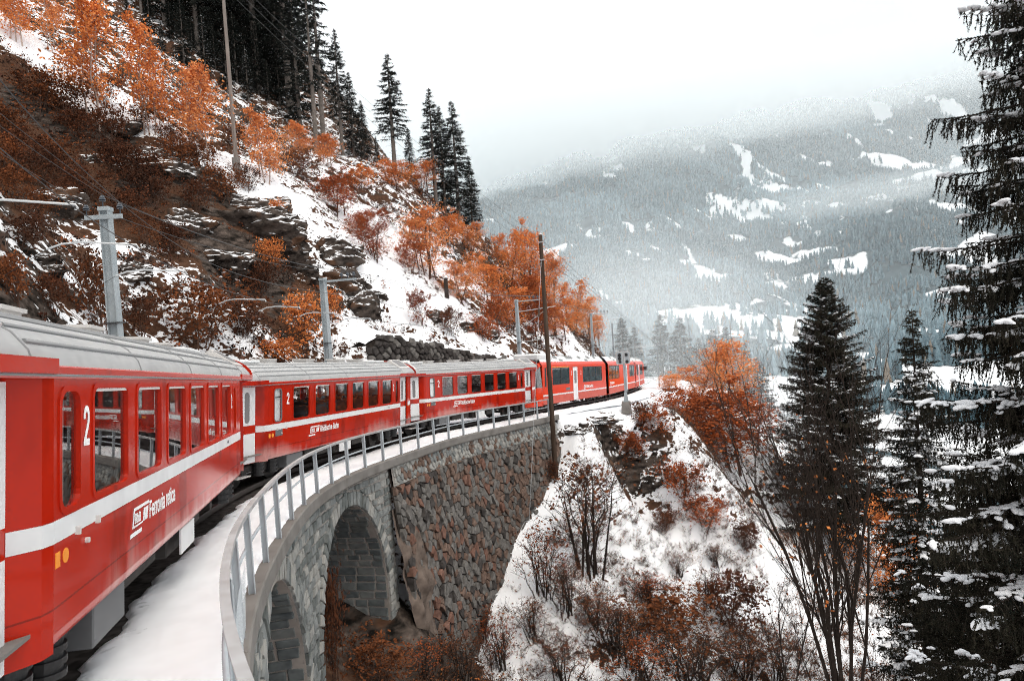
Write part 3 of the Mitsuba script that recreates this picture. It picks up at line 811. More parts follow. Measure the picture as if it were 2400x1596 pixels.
# ------------------------------------------------------------------ retaining wall behind the train
upper = thing('retaining_wall', 'dark dry stone retaining wall behind the train at the foot of the slope', 'stone wall')
UT = lambda s: np.interp(s, [39.5, 41, 44, 48.5, 53.7, 60, 63], [4.6, 5.3, 5.05, 4.75, 4.25, 3.8, 3.0])
upp = lambda u, v, d: on(u, -5.0 + np.asarray(d) - np.asarray(v) * 0.08, v, False)
stones = []
for g in cells(39.7, 62.5, 1.2, 5.4, 0.62, 0.40, rng, 0.7):
    c0 = g.centroid
    if c0.y < UT(c0.x) + 0.05:
        for c in clean(g.buffer(-0.02, join_style=2)):
            m = map_stone(c, rng.uniform(0.10, 0.24), -0.12, upp, rng, 0.3, 0.3)
            stones.append((m, seen(m[0])))
lay(upper, 'stone', stones, ['mat_rubble_black', 'mat_rubble_grey', 'mat_rubble_black'], rng)
print('upper', len(stones))
U = np.arange(39.7, 62.6, 0.5)
ring = np.stack([upp(U, U * 0 - 0.5, -0.05), upp(U, UT(U) - 0.05, -0.05), on(U, -6.6, UT(U) - 0.1, False)], 1).reshape(-1, 3)
k = np.arange(len(U) - 1)[:, None] * 3 + np.arange(2)
q = np.stack([k, k + 3, k + 4, k + 1], -1).reshape(-1, 4)
part(upper, 'joints', (ring, np.vstack([q[:, [0, 1, 2]], q[:, [0, 2, 3]]])), 'mat_joint')
U = np.arange(39.7, 62.6, 0.25)
cap = np.stack([on(U, -5.45 + (meshkit.fbm(np.stack([U * 1.5, U * 0, U * 0], -1), 3, 2) - 0.5) * 0.3, UT(U) + 0.06, False), on(U, -6.0, UT(U) + 0.26, False), on(U, -7.4, UT(U) + 0.7, False)], 1).reshape(-1, 3)
k = np.arange(len(U) - 1)[:, None] * 3 + np.arange(2)
q = np.stack([k, k + 3, k + 4, k + 1], -1).reshape(-1, 4)
part(upper, 'snow_cap', (cap, np.vstack([q[:, [0, 1, 2]], q[:, [0, 2, 3]]])), 'mat_snow', smooth=True)

# ------------------------------------------------------------------ railing along the edge of the deck
glossy('mat_steel', mikit.proc(lambda p, n, uv: mix((0.30, 0.335, 0.36), (0.44, 0.475, 0.50), fbm(p.x * 6, p.y * 6, p.z * 2))), 0.55, 0.0)
glossy('mat_steel_worn', mikit.proc(lambda p, n, uv: mix((0.22, 0.20, 0.19), (0.42, 0.43, 0.44), fbm(p.x * 4, p.y * 4, p.z * 4))), 0.5)
railing = thing('railing', 'galvanised steel railing curving along the outer edge of the viaduct', 'railing')
posts = [s for s in (11.5 - 1.9 * k for k in range(-19, 7)) if s < 48.6]
for s in posts:
    p0, p1 = on(s, rail_lat(s) + 0.05, -0.30), on(s, rail_lat(s) + 0.05, 0.97)
    d = np.array([csx(s, 1), csy(s, 1), 0]); d /= np.linalg.norm(d)
    r = np.array([d[1], -d[0], 0])
    M = np.eye(4); M[:3, 0], M[:3, 1], M[:3, 2], M[:3, 3] = d, -r, p1 - p0, p0
    web = box(-0.045, 0.045, -0.006, 0.006, 0, 1)
    part(railing, 'post', cat([box(-0.045, 0.045, -0.045, -0.033, 0, 1), box(-0.045, 0.045, 0.033, 0.045, 0, 1), box(-0.006, 0.006, -0.033, 0.033, 0, 0.999)]), 'mat_steel', M=M)
q = np.arange(-2, 48.7, 0.4)
part(railing, 'top_rail', strip(q, [(0, 0), (0, 0), (0, 0)]) if False else (lambda v: v)((np.stack([on(q, rail_lat(q) + a, b) for a, b in ((-0.005, 0.97), (-0.005, 1.0), (0.075, 1.0), (0.075, 0.94), (0.068, 0.94), (0.068, 0.985))], 1).reshape(-1, 3),
     (lambda k: np.vstack([k[:, [0, 1, 2]], k[:, [0, 2, 3]]]))(np.array([[i * 6 + j, (i + 1) * 6 + j, (i + 1) * 6 + (j + 1) % 6, i * 6 + (j + 1) % 6] for i in range(len(q) - 1) for j in range(6)])))), 'mat_steel_worn')
part(railing, 'mid_rail', tube(on(q, rail_lat(q) + 0.0, 0.46), 0.026, 8), 'mat_steel', smooth=60)
a = np.arange(1.0, 8.0, 0.09)
net = [segs(on(a, rail_lat(a) + 0.09, -0.12), on(a + 0.6 * sg, rail_lat(a + 0.6 * sg) + 0.09, 0.48), 0.0025, 0.0025) for sg in (-1, 1)]
part(railing, 'wire_mesh', cat(net), 'mat_steel', kind='stuff')

# ------------------------------------------------------------------ the train
def waved(key, wave=0.0016):
    # sheet metal is never quite flat: long shallow waves in what it mirrors
    b = scene[key]['bsdf']
    scene[key] = {'type': 'twosided', 'bsdf': {'type': 'bumpmap', 'arbitrary': mikit.proc(lambda p, n, uv: noise(p.x * 1.3, p.y * 1.3, p.z * 2.2), 0.01), 'scale': wave, 'bsdf': b}}


glossy('mat_red', mikit.proc(lambda p, n, uv: mix((0.38, 0.011, 0.003), (0.47, 0.021, 0.004), fbm(p.x * 2, p.y * 2, p.z * 0.8)) * (1 - 0.35 * smoothstep(0.6, 0.8, fbm(p.x * 3.1, p.y * 3.1, p.z * 0.5)))), 0.13, 0, 0.0, 0.97, 0.20)


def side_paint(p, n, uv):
    # uv: metres along the side, metres above the rail; pale snow reflection painted into the colour, stronger towards the sill and streaked
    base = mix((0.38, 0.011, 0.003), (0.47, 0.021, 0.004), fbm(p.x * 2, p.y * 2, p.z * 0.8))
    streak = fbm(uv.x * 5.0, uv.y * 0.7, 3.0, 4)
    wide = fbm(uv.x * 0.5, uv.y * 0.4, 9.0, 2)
    painted_reflection = smoothstep(0.0, 0.5, 1.02 - uv.y + (streak - 0.5) * 0.5 + (wide - 0.5) * 1.1) * smoothstep(0.3, 0.55, uv.y)
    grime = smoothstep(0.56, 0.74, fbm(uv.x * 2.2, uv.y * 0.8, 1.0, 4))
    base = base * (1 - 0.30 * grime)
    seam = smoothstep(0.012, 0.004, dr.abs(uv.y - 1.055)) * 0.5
    return mix(base * (1 - seam), (0.62, 0.40, 0.37), painted_reflection * 0.55)


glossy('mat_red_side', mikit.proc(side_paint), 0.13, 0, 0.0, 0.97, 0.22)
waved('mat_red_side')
glossy('mat_red_allegra', (0.62, 0.036, 0.006), 0.15, 0, 0.0, 0.95, 0.2)
glossy('mat_red_dirty', mikit.proc(lambda p, n, uv: mix((0.42, 0.045, 0.025), (0.50, 0.09, 0.06), fbm(p.x * 3, p.y * 3, p.z * 3))), 0.5)
glossy('mat_white', mikit.proc(lambda p, n, uv: mi.Color3f(0.70, 0.71, 0.71) * (0.82 + 0.2 * fbm(p.x * 5, p.y * 5, p.z * 2))), 0.4, 0, 0.3)
glossy('mat_decal', (0.80, 0.80, 0.79), 0.45)
glossy('mat_roof', mikit.proc(lambda p, n, uv: mix((0.26, 0.265, 0.27), (0.42, 0.42, 0.415), fbm(p.x * 1.2, p.y * 1.2, p.z * 6) * 0.7 + 0.3 * noise(p.x * 9, p.y * 9, p.z * 9))), 0.55)
glossy('mat_seam', (0.20, 0.205, 0.21), 0.5)
glossy('mat_hatch', (0.17, 0.165, 0.165), 0.45)
glossy('mat_alu', (0.55, 0.53, 0.51), 0.4, 0.0)
glossy('mat_black', (0.015, 0.015, 0.016), 0.5)
glossy('mat_under', mikit.proc(lambda p, n, uv: mix((0.010, 0.009, 0.008), (0.045, 0.039, 0.035), fbm(p.x * 5, p.y * 5, p.z * 5))), 0.7)
glossy('mat_grey', (0.11, 0.115, 0.12), 0.5)
diffuse('mat_inside', (0.20, 0.19, 0.18))
diffuse('mat_seat', (0.05, 0.035, 0.035))
glossy('mat_orange', (0.75, 0.25, 0.02), 0.5)
glossy('mat_blue', (0.03, 0.12, 0.28), 0.5)
scene['mat_glass'] = {'type': 'thindielectric', 'int_ior': 1.52}
scene['mat_tint'] = {'type': 'thindielectric', 'int_ior': 1.75, 'specular_transmittance': rgb(0.45, 0.5, 0.52)}


def rounded(x0, x1, z0, z1, r):
    return sbox(x0 + r, z0 + r, x1 - r, z1 - r).buffer(r, quad_segs=4)


def plate(poly, y0, y1):
    """a polygon in (x, z) as a slab between y0 and y1"""
    out = []
    for g in getattr(poly, 'geoms', [poly]):
        m = trimesh.creation.extrude_polygon(g, abs(y1 - y0), engine='earcut')
        v = np.array(m.vertices)
        out.append((np.stack([v[:, 0], v[:, 2] + min(y0, y1), v[:, 1]], 1), np.array(m.faces)[:, ::-1]))
    return cat(out)


def wall_run(path, z0, z1, th=0.03):
    """upright sheet standing on a plan polyline (x, y)"""
    p = np.asarray(path, float)
    n = len(p)
    v = np.concatenate([np.c_[p, np.full(n, z0)], np.c_[p, np.full(n, z1)]])
    k = np.arange(n - 1)
    return v, np.vstack([np.stack([k, k + 1, k + 1 + n], 1), np.stack([k, k + 1 + n, k + n], 1)])


def mirror(m):
    v, f = m
    v = np.array(v) * [1, -1, 1]
    return v, np.asarray(f)[:, ::-1]


def lettering(text, x, y, z, height, squeeze=0.62, side=-1, bold=True, slant=0.0):
    m = meshkit.text_mesh(text, height, 0.003, bold)
    v = np.array(m.vertices)
    a = v[:, 0] * squeeze + v[:, 1] * slant
    return np.stack([x + a, y - v[:, 2], z + v[:, 1]], 1), np.array(m.faces)


def emblem(x, y, z, h):
    """the operator's mark: a slanted open box with the letters inside, bars at its right and a bar below"""
    s = 0.30
    sl = lambda a, b: x + a * h + s * (b) * h
    quad = lambda a0, a1, b0, b1: Polygon([(sl(a0, b0), z + b0 * h), (sl(a1, b0), z + b0 * h), (sl(a1, b1), z + b1 * h), (sl(a0, b1), z + b1 * h)])
    shapes = [quad(0, 2.0, -0.42, -0.22), quad(0.25, 0.42, 0.0, 1.0), quad(0.25, 3.1, 0.84, 1.0), quad(2.15, 2.4, 0.05, 0.72), quad(2.5, 2.75, 0.05, 0.72), quad(2.8, 3.0, 0.05, 0.72), quad(0.25, 2.1, 0.0, 0.08)]
    out = [plate(q, y, y - 0.003) for q in shapes]
    t = lettering('RhB', sl(0.62, 0.2), y, z + 0.18 * h, 0.5 * h, 0.85)
    return cat(out + [t])


ROOF = np.array([(1.345, 2.955), (1.31, 3.07), (1.20, 3.20), (1.02, 3.32), (0.78, 3.415), (0.45, 3.49), (0.0, 3.525)])
ROOF = np.vstack([ROOF, (ROOF * [-1, 1])[-2::-1]])


def loft(xs, prof, close=False):
    n, m = len(xs), len(prof)
    v = np.array([[x, y, z] for x in xs for y, z in prof])
    i, j = np.meshgrid(np.arange(n - 1), np.arange(m if close else m - 1), indexing='ij')
    q = np.stack([i * m + j, i * m + (j + 1) % m, (i + 1) * m + (j + 1) % m, (i + 1) * m + j], -1).reshape(-1, 4)
    return v, np.vstack([q[:, [0, 1, 2]], q[:, [0, 2, 3]]])


def cyl(r, y0, y1, x, z, n=20):
    a = np.arange(n) * 2 * PI / n
    v = np.concatenate([np.stack([x + r * np.cos(a), a * 0 + y0, z + r * np.sin(a)], 1), np.stack([x + r * np.cos(a), a * 0 + y1, z + r * np.sin(a)], 1), [[x, y0, z], [x, y1, z]]])
    k = np.arange(n); j = (k + 1) % n
    return v, np.vstack([np.stack([k, j, j + n], 1), np.stack([k, j + n, k + n], 1), np.stack([j, k, k * 0 + 2 * n], 1), np.stack([k + n, j + n, k * 0 + 2 * n + 1], 1)])


def upright(r, x, y, z0, z1, n=16):
    return tube([(x, y, z0), (x, y, z1)], r, n)


LM, E0, E1 = 10.25, -1.87, 12.12
HALF = 1.33
PLAN = [(0.0, 1.33), (-0.14, 1.30), (-0.34, 1.135), (-1.16, 1.13), (-1.18, 1.24), (E0, 1.10)]


def coach(M, label, shift, name_text, txt_x, discs=False):
    t = thing('railway_coach', label, 'railway coach', 'red coaches of the train')
    P = lambda name, mesh, mat, **kw: part(t, name, mesh, mat, M=M, **kw)
    wins = [(1.37 + 1.39 * k + shift, 2.40 + 1.39 * k + shift, 1.80, 2.78, 0.09, 'window') for k in range(6)]
    small = [(0.30 + shift * 0.35, 0.72 + shift * 0.35, 1.79, 2.76, 0.12, 'narrow_window'), (9.76 + shift, 10.06 + shift, 1.80, 2.72, 0.08, 'narrow_window')]
    allw = wins + small
    wall = sbox(0, 0.86, LM, 2.9)
    for a, b, c, d, r, _ in allw:
        wall = wall.difference(rounded(a, b, c, d, r))
    side = plate(wall, -HALF, -HALF + 0.045)
    lip = loft([0, LM], [(-HALF, 0.862), (-HALF + 0.01, 0.80), (-HALF + 0.045, 0.75), (-HALF + 0.14, 0.73)])
    ends = []
    for fl in (False, True):
        pth = [((LM - x) if fl else x, -y) for x, y in PLAN]
        for zz0, zz1, pp in ((0.72, 2.885, pth),):
            ends.append(wall_run(pp, zz0, zz1))
        xs = (E0, -0.0) if not fl else (LM, E1)
        ends.append(box(xs[0], xs[1], -1.34, -0.9, 2.885, 2.90))
    right = cat([side, lip] + ends)
    floor = box(E0 + 0.05, E1 - 0.05, -1.02, 1.02, 0.70, 0.78)
    bm = cat([right, mirror(right), floor])
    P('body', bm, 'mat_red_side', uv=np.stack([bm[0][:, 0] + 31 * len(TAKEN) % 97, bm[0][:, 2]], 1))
    # end walls rise above the roof as a rounded gable
    gable = [(1.10, 0.72), (1.10, 2.80), (1.37, 2.90)] + [(y * 1.03, z + 0.05) for y, z in ROOF] + [(-1.37, 2.90), (-1.10, 2.80), (-1.10, 0.72)]
    for x in (E0 - 0.05, E1 + 0.05):
        g = trimesh.creation.extrude_polygon(Polygon(gable), 0.06, engine='earcut')
        v = np.array(g.vertices)
        P('end_wall', (np.stack([x - 0.03 + v[:, 2], v[:, 0], v[:, 1]], 1), np.array(g.faces)), 'mat_red')
        o = -1 if x < 5 else 1
        P('gangway', cat([box(min(x, x + o * q), max(x, x + o * q), -0.55 - w, 0.55 + w, 0.85, 2.8 + w) for q, w in ((0.08, 0.06), (0.16, 0.0), (0.24, 0.06), (0.34, 0.0))]), 'mat_black')
    # roof with standing ribs
    roof = P('roof', cat([loft(np.linspace(E0, E1, 2), ROOF)]), 'mat_roof', smooth=40)
    for q in (1, 2, 3, 4, 8, 9, 10, 11):
        y, z = (ROOF[q] + ROOF[min(q + 1, 12) if q < 6 else q]) / 2 if q < 6 else (ROOF[q] + ROOF[q - 1]) / 2
        part(roof, 'rib', tube([(-0.35, y, z + 0.004), (LM + 0.35, y, z + 0.004)], 0.022, 6), 'mat_seam', smooth=60, M=M)
    for x in (-0.42, 2.4, 5.1, 7.8, LM + 0.42):
        part(roof, 'seam', tube([(x, y * 1.001, z + 0.003) for y, z in ROOF], 0.009, 4), 'mat_seam', M=M)
    P('cantrail', cat([loft([E0, E1], [(-1.335, 2.86), (-1.372, 2.90), (-1.372, 2.95), (-1.34, 2.965)]), mirror(loft([E0, E1], [(-1.335, 2.86), (-1.372, 2.90), (-1.372, 2.95), (-1.34, 2.965)])),
                       cat([plate(sbox(a, 2.90, b, 3.015), -1.385, -1.345) for a, b in ((E0, -0.05), (LM + 0.05, E1))]), mirror(cat([plate(sbox(a, 2.90, b, 3.015), -1.385, -1.345) for a, b in ((E0, -0.05), (LM + 0.05, E1))]))]), 'mat_red')
    P('drip_rail', tube([(E0, -1.36, 2.885), (E1, -1.36, 2.885)], 0.012, 6), 'mat_seam')
    for sg in (1, -1):
        for x0, x1 in ((E0 + 0.15, -0.50), (LM + 0.50, E1 - 0.15)):
            lo, hi = np.array([1.17, 3.24]), np.array([0.62, 3.60])
            def q4(a, b, u0, u1, off):
                d = hi - lo; nrm = np.array([-d[1], d[0]]); nrm = -nrm / np.linalg.norm(nrm)
                w0, w1 = lo + d * u0 + nrm * off, lo + d * u1 + nrm * off
                return a, b, w0, w1
            def wedge(a, b, u0, u1, off):
                _, _, w0, w1 = q4(a, b, u0, u1, off)
                base0, base1 = (lo + (hi - lo) * u0) - [0.03, 0.06], np.array([0.45, 3.47])
                v = np.array([[x, sg * p[0], p[1]] for x in (a, b) for p in (w0, w1, base1, base0)])
                h = trimesh.convex.convex_hull(v)
                return np.array(h.vertices), np.array(h.faces)
            k = P('roof_hatch', wedge(x0, x1, 0, 1, 0.02), 'mat_alu')
            part(k, 'panel', wedge(x0 + 0.14, x1 - 0.14, 0.16, 0.9, 0.03), 'mat_hatch', M=M)
    for x, w in ((1.9, 0.5), (4.4, 0.5), (6.9, 0.5), (8.6, 0.4)):
        P('roof_vent', cat([box(x - w / 2, x + w / 2, -0.25, 0.25, 3.5, 3.60), box(x - w / 2 - 0.04, x + w / 2 + 0.04, -0.29, 0.29, 3.60, 3.645)]), 'mat_alu')
    P('roof_cover', cat([box(-1.7, 1.0, -0.45, 0.35, 3.5, 3.60, 0.03), box(-0.3, 0.2, -0.2, 0.2, 3.6, 3.70)]), 'mat_white')
    P('roof_cover', box(LM - 1.2, LM + 0.4, -0.45, 0.35, 3.5, 3.59, 0.03), 'mat_white')
    for sg in (-1, 1):
        for a, b, c, d, r, nm in allw:
            if sg < 0 or nm == 'window':
                fr = rounded(a - 0.045, b + 0.045, c - 0.045, d + 0.045, r + 0.03).difference(rounded(a + 0.006, b - 0.006, c + 0.006, d - 0.006, r))
                y0 = sg * (HALF + 0.012)
                m = plate(fr, y0, sg * (HALF - 0.03))
                k = P(nm, m, 'mat_red')
                g = rounded(a, b, c, d, r)
                v2, f2 = trimesh.creation.triangulate_polygon(g, engine='earcut')
                part(k, 'pane', (np.stack([v2[:, 0], v2[:, 0] * 0 + sg * (HALF - 0.026), v2[:, 1]], 1), f2 if sg < 0 else f2[:, ::-1]), 'mat_glass', M=M)
                if nm == 'window':
                    part(k, 'header_bar', box(a + 0.02, b - 0.02, min(sg * (HALF - 0.02), sg * (HALF + 0.004)), max(sg * (HALF - 0.02), sg * (HALF + 0.004)), d - 0.035, d - 0.004), 'mat_alu', M=M)
                elif a < 5 and shift == 0:
                    part(k, 'white_blind', box(a + 0.0, b - 0.0, min(sg * (HALF - 0.06), sg * (HALF - 0.05)), max(sg * (HALF - 0.06), sg * (HALF - 0.05)), c, d), 'mat_white', M=M)
                    part(k, 'bar', box(a, b, min(sg * (HALF - 0.02), sg * (HALF - 0.01)), max(sg * (HALF - 0.02), sg * (HALF - 0.01)), d - 0.27, d - 0.24), 'mat_black', M=M)
                    part(k, 'seal', plate(rounded(a - 0.005, b + 0.005, c - 0.005, d + 0.005, r).difference(rounded(a + 0.03, b - 0.03, c + 0.03, d - 0.03, r - 0.03)), sg * (HALF + 0.014), sg * (HALF - 0.015)), 'mat_grey', M=M)
        # white band, round the bevels and over the end posts
        band = [plate(sbox(0, 1.56, LM, 1.735), sg * (HALF + 0.004), sg * HALF)]
        for fl in (False, True):
            for a, b in ((0, 2), (4, 5)):
                seg = [((LM - x) if fl else x, sg * (y + 0.006)) for x, y in PLAN[a:b + 1]]
                band.append(wall_run(seg, 1.56, 1.735))
        P('white_band', cat(band), 'mat_white')
        for fl in (False, True):
            X = lambda x: (LM - x) if fl else x
            a, b = sorted((X(-0.38), X(-1.12)))
            k = P('door', plate(sbox(a, 1.78, b, 2.84).difference(rounded(a + 0.24, b - 0.26, 1.84, 2.70, 0.10)), sg * 1.155, sg * 1.13), 'mat_white')
            part(k, 'lower_panel', plate(sbox(a, 0.74, b, 1.55), sg * 1.155, sg * 1.13), 'mat_white', M=M)
            part(k, 'red_panel', plate(sbox(a, 1.55, b, 1.78), sg * 1.152, sg * 1.13), 'mat_red', M=M)
            part(k, 'door_window', plate(rounded(a + 0.24, b - 0.26, 1.84, 2.70, 0.10), sg * 1.142, sg * 1.135), 'mat_hatch', M=M)
            xa = X(-1.125)
            part(k, 'rubber_edge', box(min(xa, xa + 0.03), max(xa, xa + 0.03), min(sg * 1.13, sg * 1.165), max(sg * 1.13, sg * 1.165), 0.74, 2.84), 'mat_black', M=M)
            shift == 0 and P('step', box(min(X(-0.45), X(-1.1)), max(X(-0.45), X(-1.1)), min(sg * 0.8, sg * 1.08), max(sg * 0.8, sg * 1.08), 0.34, 0.37), 'mat_alu')
    # inside
    inn = [box(E0 + 0.1, E1 - 0.1, -1.25, 1.25, 0.92, 0.95), box(0, LM, -1.25, 1.25, 2.84, 2.86)]
    for k in range(7):
        x = 1.19 + 1.39 * k + shift
        for y in (-0.78, 0.78):
            inn.append(box(x - 0.07, x + 0.07, y - 0.42, y + 0.42, 1.2, 2.15, 0.03))
            if k < 6:
                inn.append(box(x + 0.07, x + 0.50, y - 0.42, y + 0.42, 1.22, 1.38))
                inn.append(box(x + 0.89, x + 1.32, y - 0.42, y + 0.42, 1.22, 1.38))
    P('seats', cat(inn[2:]), 'mat_seat')
    P('interior', cat(inn[:2] + [box(0.85 + shift, 0.9 + shift, -1.25, 1.25, 0.95, 2.84), box(9.58 + shift, 9.62 + shift, -1.25, 1.25, 0.95, 2.84)]), 'mat_inside')
    # lettering
    tx = txt_x
    P('class_number', lettering('2', 0.97 + shift * 0.75, -HALF - 0.004, 2.28, 0.33, 0.62), 'mat_decal')
    P('class_number', lettering('2', 9.46 + shift, -HALF - 0.004, 2.30, 0.27, 0.55), 'mat_decal')
    P('operator_mark', emblem(tx, -HALF - 0.004, 1.25, 0.21), 'mat_decal')
    P('operator_name', lettering(name_text, tx + 0.72, -HALF - 0.004, 1.245, 0.19, 0.72), 'mat_decal')
    P('number_board', plate(sbox(8.4 + shift, 1.62, 9.5 + shift, 1.66), -HALF - 0.007, -HALF - 0.003), 'mat_grey') if False else None
    P('vehicle_number', lettering('B 2307', 8.9 + shift, -HALF - 0.008, 1.625, 0.05, 0.8, bold=False), 'mat_grey')
    if shift == 0:
        P('notice_panel', plate(sbox(0.38, 1.37, 0.76, 1.555), -HALF - 0.006, -HALF), 'mat_grey')
    P('side_mark', cat([plate(sbox(0.03, 1.36, 0.12, 1.48), -HALF - 0.005, -HALF), cyl(0.06, -HALF - 0.005, -HALF, 0.24, 1.42)]), 'mat_orange')
    if not discs:
        P('white_diamond', (lambda m: m)((lambda c, r: (np.array([[E0 - 0.085, c[0], c[1] - r], [E0 - 0.085, c[0] + r, c[1]], [E0 - 0.085, c[0], c[1] + r], [E0 - 0.085, c[0] - r, c[1]]]), np.array([[0, 1, 2], [0, 2, 3]])))((-0.93, 2.42), 0.12)), 'mat_decal')
    else:
        for z in (2.35, 2.02):
            P('blue_disc', (lambda m: (m[0][:, [1, 0, 2]] * [1, 1, 1] + [0, 0, 0], m[1]))(cyl(0.12, E0 - 0.09, E0 - 0.08, -0.92, z)), 'mat_blue')
    for x in (0.46, 0.95):
        P('hook', box(x - 0.015, x + 0.015, -HALF - 0.04, -HALF, 1.54, 1.61), 'mat_alu')
    P('rivet_knob', cyl(0.025, -HALF - 0.03, -HALF, 0.70, 1.44), 'mat_alu')
    # running gear
    gear = [box(2.6, 4.2, -1.05, 1.05, 0.42, 0.72, 0.02), box(4.5, 5.6, -1.12, 1.12, 0.36, 0.72, 0.02), box(6.0, 6.9, -1.1, 1.1, 0.45, 0.72, 0.02), box(0, LM, -0.5, 0.5, 0.55, 0.74)]
    P('underframe', cat(gear), 'mat_under')
    P('equipment_box', box(1.15, 2.1, -1.25, -0.6, 0.34, 0.73, 0.015), 'mat_grey')
    P('striped_plate', box(4.6, 5.5, -1.285, -1.26, 0.38, 0.73), 'mat_white')
    for bx in (0.35, LM - 0.35):
        b = P('bogie', cat([box(bx - 1.1, bx + 1.1, sg * 0.86 - 0.06, sg * 0.86 + 0.06, 0.42, 0.62, 0.03) for sg in (-1, 1)] + [box(bx - 0.25, bx + 0.25, -0.95, 0.95, 0.40, 0.70), box(bx - 1.0, bx - 0.85, -0.5, 0.5, 0.3, 0.42), box(bx + 0.85, bx + 1.0, -0.5, 0.5, 0.3, 0.42)]), 'mat_under')
        for wx in (-0.9, 0.9):
            for sg in (-1, 1):
                part(b, 'wheel', cat([cyl(0.375, sg * 0.50, sg * 0.62, bx + wx, 0.375), cyl(0.405, sg * 0.46, sg * 0.50, bx + wx, 0.375), cyl(0.12, sg * 0.62, sg * 0.92, bx + wx, 0.375)]), 'mat_under', M=M)
        for sg in (-1, 1):
            for w in (-0.35, 0.35):
                part(b, 'spring', cat([upright(0.15 if q % 2 else 0.18, bx + w, sg * 1.0, 0.30 + 0.055 * q, 0.356 + 0.055 * q) for q in range(7)]), 'mat_black', M=M)
    for x in (E0, E1):
        o = -1 if x < 5 else 1
        P('buffer', cat([upright(0.01, x, 0, 0.6, 0.61), box(min(x, x + o * 0.42), max(x, x + o * 0.42), -0.14, 0.14, 0.62, 0.86), tube([(x + o * 0.42, 0, 0.74), (x + o * 0.46, 0, 0.74)], 0.2, 16)]), 'mat_under')
    return t


POSES = [np.vstack([np.array(m), [0, 0, 0, 1]]) for m in [[[-0.246, -0.9687, 0.0331, -5.0381], [0.9665, -0.2426, 0.0838, 4.8628], [-0.0731, 0.0526, 0.9959, -3.0062]], [[0.2046, -0.977, 0.0594, -8.5318], [0.9762, 0.2081, 0.0613, 19.6542], [-0.0723, 0.0455, 0.9963, -4.2251]], [[0.4916, -0.8702, 0.0314, -5.6641], [0.8682, 0.4926, 0.0596, 34.5038], [-0.0674, -0.002, 0.9977, -5.4112]], [[0.4228, -0.9056, 0.0335, 0.5256], [0.9028, 0.4242, 0.0715, 47.4641], [-0.079, -0.0, 0.9969, -6.4718]], [[0.3083, -0.951, 0.0241, 7.1852], [0.9481, 0.3092, 0.0742, 61.7113], [-0.0781, -0.0, 0.9969, -7.728]], [[0.2501, -0.968, 0.0197, 12.6625], [0.965, 0.2508, 0.0761, 78.6336], [-0.0786, -0.0, 0.9969, -9.1289]]]]
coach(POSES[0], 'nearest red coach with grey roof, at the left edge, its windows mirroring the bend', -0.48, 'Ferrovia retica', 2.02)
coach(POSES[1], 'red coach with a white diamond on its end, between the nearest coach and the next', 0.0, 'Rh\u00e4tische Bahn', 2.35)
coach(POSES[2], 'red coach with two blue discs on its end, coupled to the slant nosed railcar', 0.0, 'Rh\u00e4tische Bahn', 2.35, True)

# ------------------------------------------------------------------ the three-part railcar ahead
AH = 1.325
APROF = [(-AH, 0.42), (-AH, 3.06), (-1.27, 3.22), (-1.10, 3.42)]


